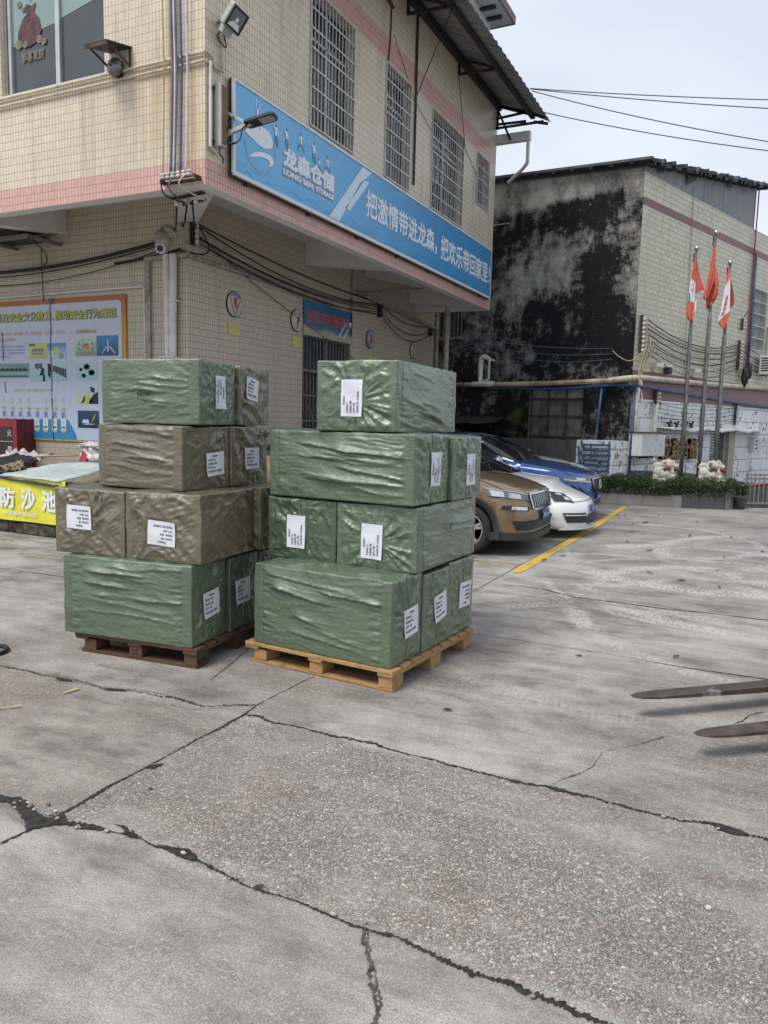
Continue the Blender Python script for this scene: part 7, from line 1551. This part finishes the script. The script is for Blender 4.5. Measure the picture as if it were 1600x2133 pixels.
# white stone lions with red ribbons
def statue(lab, c, mir, seed):
    S_ = thing('stone_lion', lab, 'statue', (c[0], c[1], .17), group='stone lions in the planter')
    bm = bmesh.new(); rd = random.Random(seed)
    def sp(x, y, z, r, s=(1, 1, 1)):
        mt = Matrix.Translation((c[0]+x*mir, c[1]+y, c[2]+z)) @ Matrix.Diagonal((r*s[0], r*s[1], r*s[2], 1)); bmesh.ops.create_icosphere(bm, subdivisions=2, radius=1, matrix=mt)
    for x, y, z, r, s in ((0, 0, .10, .14, (1.25, .9, .8)), (.12, 0, .16, .12, (1, .9, 1.1)), (-.12, 0, .14, .13, (1, .95, 1)), (.16, -.06, .06, .06, (1.2, .8, 1)), (.20, .05, .06, .06, (1.2, .8, 1)), (-.17, -.07, .05, .06, (1.1, .8, .9)), (.10, -.02, .30, .10, (1.05, .95, .95)), (.20, -.03, .28, .065, (1.1, .9, .8)), (.05, -.02, .35, .07, (1, 1, .8)), (.13, -.07, .37, .035, (1, 1, 1)), (.08, .06, .38, .03, (1, 1, 1.2)), (.19, -.06, .335, .022, (1, 1, 1)), (-.20, 0, .26, .07, (.9, .8, 1.3)), (-.24, .0, .36, .05, (.9, .8, 1.1)), (-.13, 0, .30, .045, (1, 1, 1)), (.24, -.03, .255, .03, (1, 1, .6))): sp(x, y, z, r, s)
    for k in range(22): a = rd.uniform(0, 2*pi); sp(.06+.13*cos(a), -.02+.09*sin(a)*.6, .30+.10*sin(a), rd.uniform(.022, .036))
    for k in range(10): sp(-.19+rd.uniform(-.06, .06), rd.uniform(-.05, .05), .2+k*.02, rd.uniform(.025, .04))
    me_ = bpy.data.meshes.new('carved_body'); bm.to_mesh(me_); bm.free(); me_.materials.append(M['stone_white']); o_ = link('carved_body', me_, S_, True)
    rm = o_.modifiers.new('rm', 'REMESH'); rm.mode = 'VOXEL'; rm.voxel_size = .012; rm.use_smooth_shade = True; apply_mods(o_)
    bm = bmesh.new()
    for x, y, z, r, s in ((.05, -.10, .24, .045, (1.3, .7, .8)), (.10, -.11, .22, .03, (1, .8, 1)), (.0, -.10, .21, .03, (1, .8, 1.2)), (.22, -.07, .22, .05, (1.1, .7, .9)), (.27, -.05, .19, .03, (1, .8, 1.1))): bmesh.ops.create_icosphere(bm, subdivisions=2, radius=1, matrix=Matrix.Translation((c[0]+x*mir, c[1]+y, c[2]+z)) @ Matrix.Diagonal((r*s[0], r*s[1], r*s[2], 1)))
    me_ = bpy.data.meshes.new('red_ribbon'); bm.to_mesh(me_); bm.free(); me_.materials.append(M['ribbon']); link('red_ribbon', me_, S_, True)
    m_ = MB(); m_.b2((c[0]-.27, c[1]-.15, .17), (c[0]+.30, c[1]+.15, c[2]+.02)); m_.build('base', M['stone_white'], S_, bevel=.012)
def mat_stone():
    n = NT('white_carved_stone'); p = n.pos(); b = n.noise(p, 22, 5, .7)
    return n.out(n.ramp(b, [(.3, (.27, .25, .20)), (.55, (.50, .475, .42))]), .7, n.bump(n.noise(p, 40, 4), .4, .01))
M['stone_white'] = mat_stone(); M['ribbon'] = simple('red_ribbon', (.22, .035, .04), .6, var=.3, sc=20)
statue('white carved stone lion with a red ribbon nearest the black wall', (6.06, 7.70, .52), 1, 3); statue('white carved stone lion behind the right hand flagpoles', (6.93, 7.80, .54), 1, 9)
# fence, red pipe and pot at the right
S2 = thing('metal_fence', 'low grey metal railing at the right edge of the yard', 'fence', (8.2, 8.3, 0))
fa, fb = Vector((7.60, 7.98, 0)), Vector((10.6, 9.6, 0)); up = Vector((0, 0, 1))
m2 = MB()
for z in (.10, .60, .68): m2.bar(fa+up*z, fb+up*z, .035)
m2.build('rail', M['grille_old'], S2)
for k in range(38):
    p = fa.lerp(fb, k/37); m2 = MB(); thick = .05 if k % 9 == 0 else .018; m2.bar(p+up*(.0 if k % 9 == 0 else .1), p+up*(.72 if k % 9 == 0 else .68), thick); m2.build('baluster' if k % 9 else 'post', M['grille_old'], S2)
S2 = thing('potted_plant', 'small shrub in a dark pot beside the planter end', 'plant', (7.55, 7.62, 0))
m2 = MB(); m2.lathe((7.52, 7.62, 0), [(.09, 0), (.13, .24), (.14, .25), (.12, .25)], 14); m2.build('pot', M['granite'], S2, smooth=True)
pv, pf = [], []
for i in range(420): a = rb.uniform(0, 2*pi); blade((7.52+.10*cos(a)*rb.random(), 7.62+.10*sin(a)*rb.random(), .26+.22*rb.random()), (cos(a), sin(a), rb.uniform(0, 1.2)), rb.uniform(.06, .14), .008, (pv, pf))
me = bpy.data.meshes.new('foliage'); me.from_pydata(pv, [], pf); me.materials.append(M['leaf']); link('foliage', me, S2)
m2 = MB(); m2.tube([(7.2, 9.0, .33), (9.5, 10.6, .55)], .03, 7); tag(m2.build('red_pipe', M['red'], smooth=True), 'red pipe running low behind the railing', 'pipe')
m2 = MB(); m2.tube(smooth_path([(8.75, 9.3, -.6), (8.75, 9.3, .55), (8.85, 9.4, .68), (9.3, 9.8, .70)], 5), .07, 9); tag(m2.build('white_pipe', M['pvc'], smooth=True), 'bent white pipe behind the railing', 'pipe')
# ================================================================== PARKED CARS
def mat_carpaint(name, col, metal=.5, rough=.28, flake=.1):
    n = NT(name); p = n.obj(); d = n.noise(p, 2.5, 5)
    c = n.ramp(d, [(.35, tuple(k*.9 for k in col)), (.7, col)])
    return n.out(c, rough, None, metal, .5, Coat_Weight=.9, Coat_Roughness=.04)
M['gold_paint'] = mat_carpaint('bronze_gold_paint', (.265, .180, .098), .6); M['white_car'] = mat_carpaint('white_car_paint', (.80, .80, .80), .0, .25); M['blue_car'] = mat_carpaint('blue_car_paint', (.028, .095, .30), .5)
M['car_glass'] = mat_glass('car_glass', (.012, .014, .016), .04, .7); M['tyre'] = simple('tyre_rubber', (.020, .020, .020), .8, bump=.3); M['rim'] = simple('alloy_rim', (.45, .44, .42), .3, .7); M['chrome'] = simple('chrome', (.62, .62, .62), .12, 1.0, var=.02)
M['trim'] = simple('black_car_trim', (.018, .018, .019), .5); M['clad'] = simple('grey_black_cladding', (.035, .035, .036), .6); M['lamp'] = simple('headlamp_lens', (.17, .18, .19), .08, .3, var=.06, sc=18); M['lamp_bright'] = simple('headlamp_reflector', (.62, .64, .66), .12, .6, var=.05); M['lamp_dark'] = simple('smoked_headlamp', (.045, .047, .05), .08, .2, var=.1, sc=14)
M['plate_blue'] = simple('blue_number_plate', (.03, .09, .34), .4); M['plate_white'] = simple('plate_lettering', (.60, .62, .66), .5); M['car_in'] = simple('car_interior', (.02, .02, .02), .9)
def car(lab, pos, P, paint):
    """nose at pos pointing along +X; local x runs back from the nose as -t"""
    T = thing('parked_car', lab, 'car', (pos[0], pos[1], 0), 0, 'cars parked nose out in the bays')
    W2, L, r = P['w']/2, P['L'], P['r']; px_, pyy = pos
    ip = lambda key, t: float(np.interp(t, [q[0] for q in P[key]], [q[1] for q in P[key]]))
    def fx(y, z):
        a = min(abs(y)/W2, 1.0); zz = (z-P['bz'])/.42
        return -(P['c2']*a*a+P['c6']*a**P.get('cp', 5)) - (P['leanT']*zz*zz if zz > 0 else P['leanB']*zz*zz)
    def pt(t, y, z):
        bl = max(0, 1-t/.75); bl = bl*bl*(3-2*bl)
        return Vector((px_-t+bl*fx(y, z), pyy+y, z))
    ns = 76; ts = [L*(i/ns)**1.15 for i in range(ns+1)]
    cow, wst = P['cowl'], P['wst']      # windscreen bottom and top stations
    def ring(t):
        zt_ = ip('top', t); zb = ip('bot', t); hw = W2*ip('wid', t); zs_ = ip('belt', t); cab = ip('cab', t)
        ym = hw*1.0; rw = hw*(.97-.27*cab)
        pts = [(0, zb), (hw*.80, zb), (hw*.95, zb+.03), (hw*.985, zb+.14), (ym, zb+.55*(zs_-zb)), (hw*.985, zs_-.07), (hw*.955, zs_-.01)]
        if cab > .02: pts += [(hw*.93*(1-cab)+cab*(.93*hw+rw)/2, zs_+(zt_-zs_)*.5), (rw*.97, zt_-.055-.0*cab), (rw*.80, zt_-.012), (rw*.4, zt_), (0, zt_+.006)]
        else: pts += [(hw*.88, zs_+(zt_-zs_)*.45), (hw*.76, zt_-.014), (hw*.55, zt_-.004), (hw*.3, zt_+.004), (0, zt_+.008)]
        return pts
    NR = 36
    def dens(pts):
        L_ = smooth_path([(a, b, 0) for a, b in pts], 3); K = len(L_)
        return [(v.x, v.y) for v in L_]
    rings = [dens(ring(t)) for t in ts]; K = len(rings[0]); body, glass, pill = MB(), MB(), MB()
    kb = 6*3; kr = 8*3                    # belt and roof-edge indices in the dense ring
    wheels = [(P['wf'], 1), (P['wr'], 1)]
    def emit(sg):
        for i in range(ns):
            for k in range(K-1):
                q = [pt(ts[i], sg*rings[i][k][0], rings[i][k][1]), pt(ts[i], sg*rings[i][k+1][0], rings[i][k+1][1]), pt(ts[i+1], sg*rings[i+1][k+1][0], rings[i+1][k+1][1]), pt(ts[i+1], sg*rings[i+1][k][0], rings[i+1][k][1])]
                c = sum(q, Vector())/4; tm = (ts[i]+ts[i+1])/2; cabm = ip('cab', tm)
                skip = False
                for wt_, _ in wheels:
                    if abs(c.y-pyy) > W2*.5 and (c.x-(px_-wt_))**2+(c.z-r)**2 < (r*1.16)**2: skip = True
                if skip: continue
                mb = body
                if cow < tm < wst and k >= kb+2: mb = glass
                if P['wrt'] < tm < P['wrb'] and k >= kb+2: mb = glass
                if cabm > .55 and kb+1 <= k < kr-1 and tm > cow+.3 and tm < P['wrt']+.1 and not any(abs(tm-b) < .05 for b in P['pillars']): mb = glass
                mb.quad(*(q if sg > 0 else q[::-1]))
    emit(1); emit(-1)
    for tt, fwd in ((0, True), (L, False)):   # nose and tail caps, subdivided so that they follow the curved front
        rg = rings[0] if fwd else rings[-1]
        for k in range(K-1):
            for j in range(16):
                ya = lambda kk, jj: rg[kk][0]*(jj/8-1)
                P4 = [pt(tt, ya(k, j), rg[k][1]), pt(tt, ya(k, j+1), rg[k][1]), pt(tt, ya(k+1, j+1), rg[k+1][1]), pt(tt, ya(k+1, j), rg[k+1][1])]
                body.quad(*P4)
    def weld(o):
        bm = bmesh.new(); bm.from_mesh(o.data); bmesh.ops.remove_doubles(bm, verts=bm.verts, dist=1e-4); bmesh.ops.recalc_face_normals(bm, faces=bm.faces); bm.to_mesh(o.data); bm.free(); return o
    weld(body.build('body', paint, T, smooth=True)); weld(glass.build('window', M['car_glass'], T, smooth=True))
    def patch(name, q4, mat, parent=T, o=.010, n=10, m_=6, mb=None, bothsides=True):
        """four corners in (y, z) seen on the nose, projected on the curved front"""
        for sg in ((1, -1) if bothsides else (1,)):
            m2 = mb or MB(); a, b, c, d = [Vector((y, z, 0)) for y, z in q4]
            def g(u, v):
                p = a.lerp(b, u).lerp(d.lerp(c, u), v); y, z = p.x*sg, p.y; e = .004
                base = Vector((px_+fx(y, z), pyy+y, z)); dy = (fx(y+e, z)-fx(y-e, z))/(2*e); dz = (fx(y, z+e)-fx(y, z-e))/(2*e); nn = Vector((1, -dy, -dz)).normalized()
                return base+nn*o
            for i in range(n):
                for j in range(m_): m2.quad(g(i/n, j/m_), g((i+1)/n, j/m_), g((i+1)/n, (j+1)/m_), g(i/n, (j+1)/m_))
            if mb is None: yield m2.build(name, mat, parent, smooth=True)
    def P_(name, q4, mat, both=True, **k):
        res = list(patch(name, q4, M[mat], bothsides=both, **k)); return res
    # shut lines
    for sg in (1, -1):
        m2 = MB(); i0 = 7*3+1; L_ = [pt(ts[i], sg*rings[i][i0][0], rings[i][i0][1]+.003) for i in range(2, ns) if .10 < ts[i] < cow-.02]; m2.tube(L_, .0045, 4); m2.build('shut_line', M['trim'], T)
        for td in (cow+.12, P['pillars'][0]+.05):
            i = min(range(ns), key=lambda q: abs(ts[q]-td)); m2 = MB(); m2.tube([pt(td, sg*(y+.002), z) for y, z in rings[i][10:kb+1]], .005, 4); m2.build('shut_line', M['trim'], T)
    # wheels
    for wt_ in (P['wf'], P['wr']):
        for sg in (1, -1):
            cx_ = px_-wt_; cy_ = pyy+sg*(W2-.115); ax = Vector((0, sg, 0)); rot = Vector((0, 0, 1)).rotation_difference(ax).to_matrix()
            m2 = MB(); m2.lathe((cx_, cy_, r), [(r*.60, -.10), (r*.9, -.10), (r*.985, -.07), (r, -.03), (r, .05), (r*.985, .08), (r*.90, .105), (r*.70, .10), (r*.66, .07)], 40, rot=rot); wh = m2.build('wheel', M['tyre'], T, smooth=True)
            m2 = MB(); m2.lathe((cx_, cy_, r), [(r*.66, .07), (r*.68, .098), (r*.63, .10), (r*.60, .07), (r*.58, .02)], 36, rot=rot)
            for s_ in range(5):
                for d_ in (-.13, .13):
                    a = 2*pi*s_/5+.3; p0 = rot@Vector((r*.12*cos(a), r*.12*sin(a), .075)); p1 = rot@Vector((r*.62*cos(a+d_), r*.62*sin(a+d_), .088)); m2.bar(Vector((cx_, cy_, r))+p0, Vector((cx_, cy_, r))+p1, .032, .03, ax)
            m2.lathe((cx_, cy_, r), [(r*.18, .05), (r*.17, .095), (r*.05, .10)], 16, rot=rot); m2.build('rim', M['rim'], wh)
            m2 = MB(); m2.lathe((cx_, cy_, r), [(r*.58, .0), (r*.1, .002)], 24, rot=rot); m2.build('brake_disc', M['trim'], wh)
            m2 = MB(); wr_ = 1.15*r; pts = [(cx_+wr_*cos(a), r+wr_*sin(a)) for a in [R(q) for q in range(-20, 201, 8)]]
            for (x0, z0), (x1, z1) in zip(pts, pts[1:]): m2.quad((x0, pyy+sg*W2*.96, z0), (x1, pyy+sg*W2*.96, z1), (x1, pyy+sg*W2*.45, z1), (x0, pyy+sg*W2*.45, z0))
            m2.poly([(x, pyy+sg*W2*.45, z) for x, z in pts]); m2.build('wheel_well', M['car_in'], T)
            m2 = MB(); w0, w1 = 1.10*r, (1.36 if P.get('clad') else 1.20)*r; prev = None
            for a in [R(q) for q in range(-14 if P.get('clad') else -24, 205 if P.get('clad') else 215, 6)]:
                def sy(rad):
                    x, z = cx_+rad*cos(a), r+rad*sin(a); t = max(0.0, px_-x); hw = W2*ip('wid', t); return Vector((x if t > .75 else x, pyy+sg*(hw*1.0+.008), z))
                c0, c1 = sy(w0), sy(w1); c0.y -= sg*.012
                ci = c0.copy(); ci.y -= sg*.07
                if prev: m2.quad(prev[2], ci, c0, prev[0]); m2.quad(prev[0], c0, c1, prev[1])
                prev = (c0, c1, ci)
            weld(m2.build('arch_trim', M['clad'] if P.get('clad') else paint, T, smooth=True))
    # number plate
    y0, zp, hwp, hp = P['plate']; lst = P_('number_plate', [(-hwp, zp-hp), (hwp, zp-hp), (hwp, zp+hp), (-hwp, zp+hp)], 'plate_blue', False, o=.03)
    t = MB(); add_text(t, P['plate_text'], lambda a, b: Vector((px_+fx(0, zp)+.034, pyy+a, b)), -hwp*.88, zp-hp*.55, hwp*1.76, hp*1.1, bold=.03); t.build('plate_writing', M['plate_white'], lst[0], fix=False)
    m2 = MB(); m2.tube([(px_-cow+.10, pyy-W2*.5, ip('top', cow)+.03), (px_-cow-.05, pyy+W2*.1, ip('top', cow)+.07)], .008, 5); m2.tube([(px_-cow+.10, pyy+W2*.1, ip('top', cow)+.03), (px_-cow-.05, pyy+W2*.6, ip('top', cow)+.07)], .008, 5); m2.build('wiper', M['trim'], T)
    for sg in (1, -1):       # mirrors
        c = Vector((px_-cow-.32, pyy+sg*(W2+.10), ip('belt', cow+.3)+.06)); bm = bmesh.new(); bmesh.ops.create_icosphere(bm, subdivisions=3, radius=1, matrix=Matrix.Translation(c) @ Matrix.Diagonal((.07, .115, .075, 1))); me = bpy.data.meshes.new('mirror'); bm.to_mesh(me); bm.free(); me.materials.append(M['mirror_silver'] if P.get('silver') else paint); o_ = link('mirror', me, T, True)
        m2 = MB(); m2.bar(c+Vector((0, -sg*.13, -.05)), c+Vector((0, 0, -.05)), .05, .04); m2.build('mirror_arm', M['trim'], o_)
    # belt strip and sills
    for sg in (1, -1):
        m2 = MB(); pp = [pt(t, sg*(W2*ip('wid', t)*.958+.006), ip('belt', t)-.004) for t in np.linspace(cow+.15, P['wrt'], 16)]; m2.tube(pp, .010, 5); m2.build('belt_strip', M['chrome'], T)
        m2 = MB(); pp = [pt(t, sg*(W2*(.97-.27*ip('cab', t))*.97*ip('wid', t)+.012), ip('top', t)-.05) for t in np.linspace(wst-.1, P['wrt'], 16)]; m2.tube(pp, .014, 5); m2.build('roof_rail', M['chrome'], T)
    return T, P_, fx, pt, ip
M['mirror_silver'] = simple('silver_mirror_cap', (.50, .50, .50), .3, .6)
# --- bronze gold SUV
SUV = dict(w=1.64, L=4.15, r=.305, bz=.40, c2=.06, c6=.44, cp=6, leanT=.085, leanB=.06, cowl=.86, wst=1.55, wrt=3.55, wrb=4.0, wf=.74, wr=3.25, clad=True, pillars=(1.95, 2.75),
    top=[(0, .775), (.10, .825), (.25, .87), (.5, .912), (.86, .955), (1.10, 1.09), (1.55, 1.375), (1.9, 1.45), (2.6, 1.47), (3.4, 1.43), (3.8, 1.25), (4.0, 1.0), (4.15, .9)],
    bot=[(0, .20), (.3, .19), (.6, .22), (4, .24), (4.15, .3)], wid=[(0, .96), (.4, .985), (.8, 1), (3.4, 1), (4.15, .93)],
    belt=[(0, .70), (.25, .80), (.5, .84), (.9, .895), (2, .93), (4.15, .96)], cab=[(0, 0), (.86, 0), (1.0, .25), (1.55, .85), (1.8, 1), (3.5, 1), (4.0, .5), (4.15, .3)], plate=(0, .475, .165, .055), plate_text='粤S 5A8')
T, P_, fx, pt, ip = car('bronze gold SUV parked nearest the green crates', (5.40, .33), SUV, M['gold_paint'])
P_('headlamp', [(.44, .655), (.80, .725), (.815, .82), (.44, .735)], 'lamp', n=14); P_('headlamp_element', [(.60, .690), (.70, .705), (.70, .765), (.60, .745)], 'lamp_bright', o=.015, n=6); P_('headlamp_element', [(.725, .715), (.785, .725), (.79, .80), (.725, .78)], 'lamp_bright', o=.015, n=6); P_('headlamp_strip', [(.46, .722), (.80, .81), (.805, .82), (.46, .735)], 'chrome', o=.014); P_('headlamp_bezel', [(.42, .64), (.50, .66), (.49, .745), (.42, .735)], 'lamp_dark', o=.014)
P_('grille', [(-.43, .57), (.43, .57), (.45, .735), (-.45, .735)], 'trim', False, o=.012, n=18)
for k in range(13): y = -.39+.065*k; P_('grille_slat', [(y-.006, .585), (y+.006, .585), (y+.007, .725), (y-.007, .725)], 'chrome', False, o=.028, n=2)
for q in ([(-.47, .735), (.47, .735), (.47, .755), (-.47, .755)], [(-.40, .55), (.40, .55), (.42, .572), (-.42, .572)], [(.43, .565), (.455, .56), (.48, .745), (.455, .75)], [(-.455, .56), (-.43, .565), (-.455, .75), (-.48, .745)]): P_('grille_frame', q, 'chrome', False, o=.026, n=16)
P_('emblem', [(-.045, .76), (.045, .76), (.04, .83), (-.04, .83)], 'trim', False, o=.016)
P_('fog_lamp', [(.52, .545), (.76, .565), (.74, .615), (.50, .60)], 'trim'); P_('fog_reflector', [(.55, .555), (.70, .568), (.69, .606), (.54, .595)], 'lamp_bright', o=.015); P_('lower_intake', [(-.66, .315), (.66, .315), (.70, .43), (-.70, .43)], 'trim', False, o=.010, n=22); P_('intake_trim', [(-.66, .395), (.66, .395), (.68, .415), (-.68, .415)], 'clad', False, o=.022, n=22)
P_('bumper_lip', [(-.60, .195), (.60, .195), (.70, .285), (-.70, .285)], 'clad', False, o=.016, n=22); P_('bumper_side', [(.60, .195), (.80, .20), (.81, .30), (.62, .275)], 'clad', o=.012)
# --- white sports saloon
SP = dict(w=1.62, L=4.3, r=.31, bz=.34, c2=.10, c6=.34, cp=4, leanT=.42, leanB=.05, cowl=1.22, wst=2.05, wrt=3.3, wrb=4.0, wf=.82, wr=3.4, pillars=(2.5,),
    top=[(0, .53), (.08, .60), (.25, .67), (.5, .745), (.8, .80), (1.22, .845), (1.6, 1.0), (2.05, 1.16), (2.5, 1.20), (3.3, 1.12), (4.0, .85), (4.3, .75)],
    bot=[(0, .13), (.3, .13), (.6, .14), (4, .16), (4.3, .25)], wid=[(0, .95), (.4, .98), (.8, 1), (3.4, 1), (4.3, .9)],
    belt=[(0, .46), (.25, .64), (.5, .735), (.85, .785), (1.3, .79), (2.5, .80), (4.3, .76)], cab=[(0, 0), (1.22, 0), (1.4, .3), (2.05, .9), (2.4, 1), (3.3, 1), (4.0, .4), (4.3, .2)], plate=(0, .40, .16, .052), plate_text='粤S 8B2')
T, P_, fx, pt, ip = car('white low sports saloon between the gold and blue cars', (5.66, 2.12), SP, M['white_car'])
P_('headlamp', [(.52, .50), (.73, .545), (.70, .66), (.55, .63)], 'lamp_dark', n=14, m_=10); P_('headlamp_element', [(.56, .53), (.62, .54), (.61, .585), (.565, .575)], 'lamp_bright', o=.016); P_('headlamp_element', [(.60, .60), (.66, .61), (.65, .635), (.60, .625)], 'lamp_bright', o=.016)
P_('side_intake', [(.28, .215), (.66, .235), (.71, .37), (.36, .36)], 'trim', o=.012); P_('centre_intake', [(-.27, .19), (.27, .19), (.30, .335), (-.30, .335)], 'trim', False, o=.012)
for z in (.27, .32): P_('intake_bar', [(.30, z), (.69, z+.012), (.69, z+.028), (.31, z+.014)], 'white_paint' if z > .3 else 'clad', o=.022)
P_('splitter', [(-.74, .135), (.74, .135), (.72, .165), (-.72, .165)], 'white_paint', False, o=.035, n=24); P_('bonnet_seam', [(-.52, .512), (.52, .512), (.52, .518), (-.52, .518)], 'trim', False, o=.006, n=20)
# --- blue SUV
BL = dict(SUV); BL.update(w=1.66, L=4.2, bz=.44, leanT=.075, c6=.40, clad=False, silver=True, top=[(0, .74), (.10, .80), (.25, .84), (.6, .90), (1.15, .97), (1.45, 1.12), (1.95, 1.34), (2.3, 1.40), (2.9, 1.41), (3.5, 1.36), (3.9, 1.2), (4.1, .95), (4.2, .9)],
    cowl=1.15, wst=1.95, belt=[(0, .66), (.25, .78), (.5, .84), (1.1, .90), (2, .93), (4.2, .97)], cab=[(0, 0), (1.15, 0), (1.3, .25), (1.95, .85), (2.2, 1), (3.5, 1), (4.0, .5), (4.2, .3)], plate=(0, .40, .16, .052), plate_text='粤S 3C7', pillars=(2.35, 3.0), wf=.80)
T, P_, fx, pt, ip = car('blue SUV with a silver mirror parked beyond the white saloon', (5.36, 4.10), BL, M['blue_car'])
P_('headlamp', [(.42, .63), (.80, .665), (.81, .755), (.42, .72)], 'lamp', n=14); P_('headlamp_bar', [(.47, .655), (.80, .695), (.80, .708), (.47, .672)], 'lamp_bright', o=.016); P_('headlamp_element', [(.58, .69), (.70, .70), (.71, .74), (.58, .725)], 'lamp_bright', o=.016); P_('grille', [(-.33, .50), (.33, .50), (.37, .70), (-.37, .70)], 'trim', False, o=.012, n=14)
for q in ([(-.39, .70), (.39, .70), (.39, .722), (-.39, .722)], [(-.34, .482), (.34, .482), (.35, .505), (-.35, .505)], [(.33, .50), (.36, .49), (.40, .71), (.37, .71)], [(-.36, .49), (-.33, .50), (-.37, .71), (-.40, .71)]): P_('grille_frame', q, 'chrome', False, o=.026, n=12)
for k in range(6): z = .525+.03*k; P_('grille_slat', [(-.34, z), (.34, z), (.34, z+.008), (-.34, z+.008)], 'clad', False, o=.022)
P_('emblem_bar', [(-.26, .52), (-.22, .515), (.26, .68), (.22, .69)], 'chrome', False, o=.034); m2 = MB(); m2.tube([(5.36+fx(0, .60)+.045, 4.10+.075*cos(a), .60+.075*sin(a)) for a in [k*pi/10 for k in range(20)]], .012, 6, close=True); m2.build('emblem', M['chrome'], T)
P_('lower_intake', [(-.7, .24), (.7, .24), (.72, .33), (-.72, .33)], 'trim', False, o=.010, n=22)
# --- white car beyond
WC = dict(BL); WC.update(silver=False, plate_text='粤S 6D1', top=[(a, b*.985) for a, b in BL['top']])
car('white car farthest in the row, mostly hidden by the blue SUV', (4.80, 6.02), WC, M['white_car'])
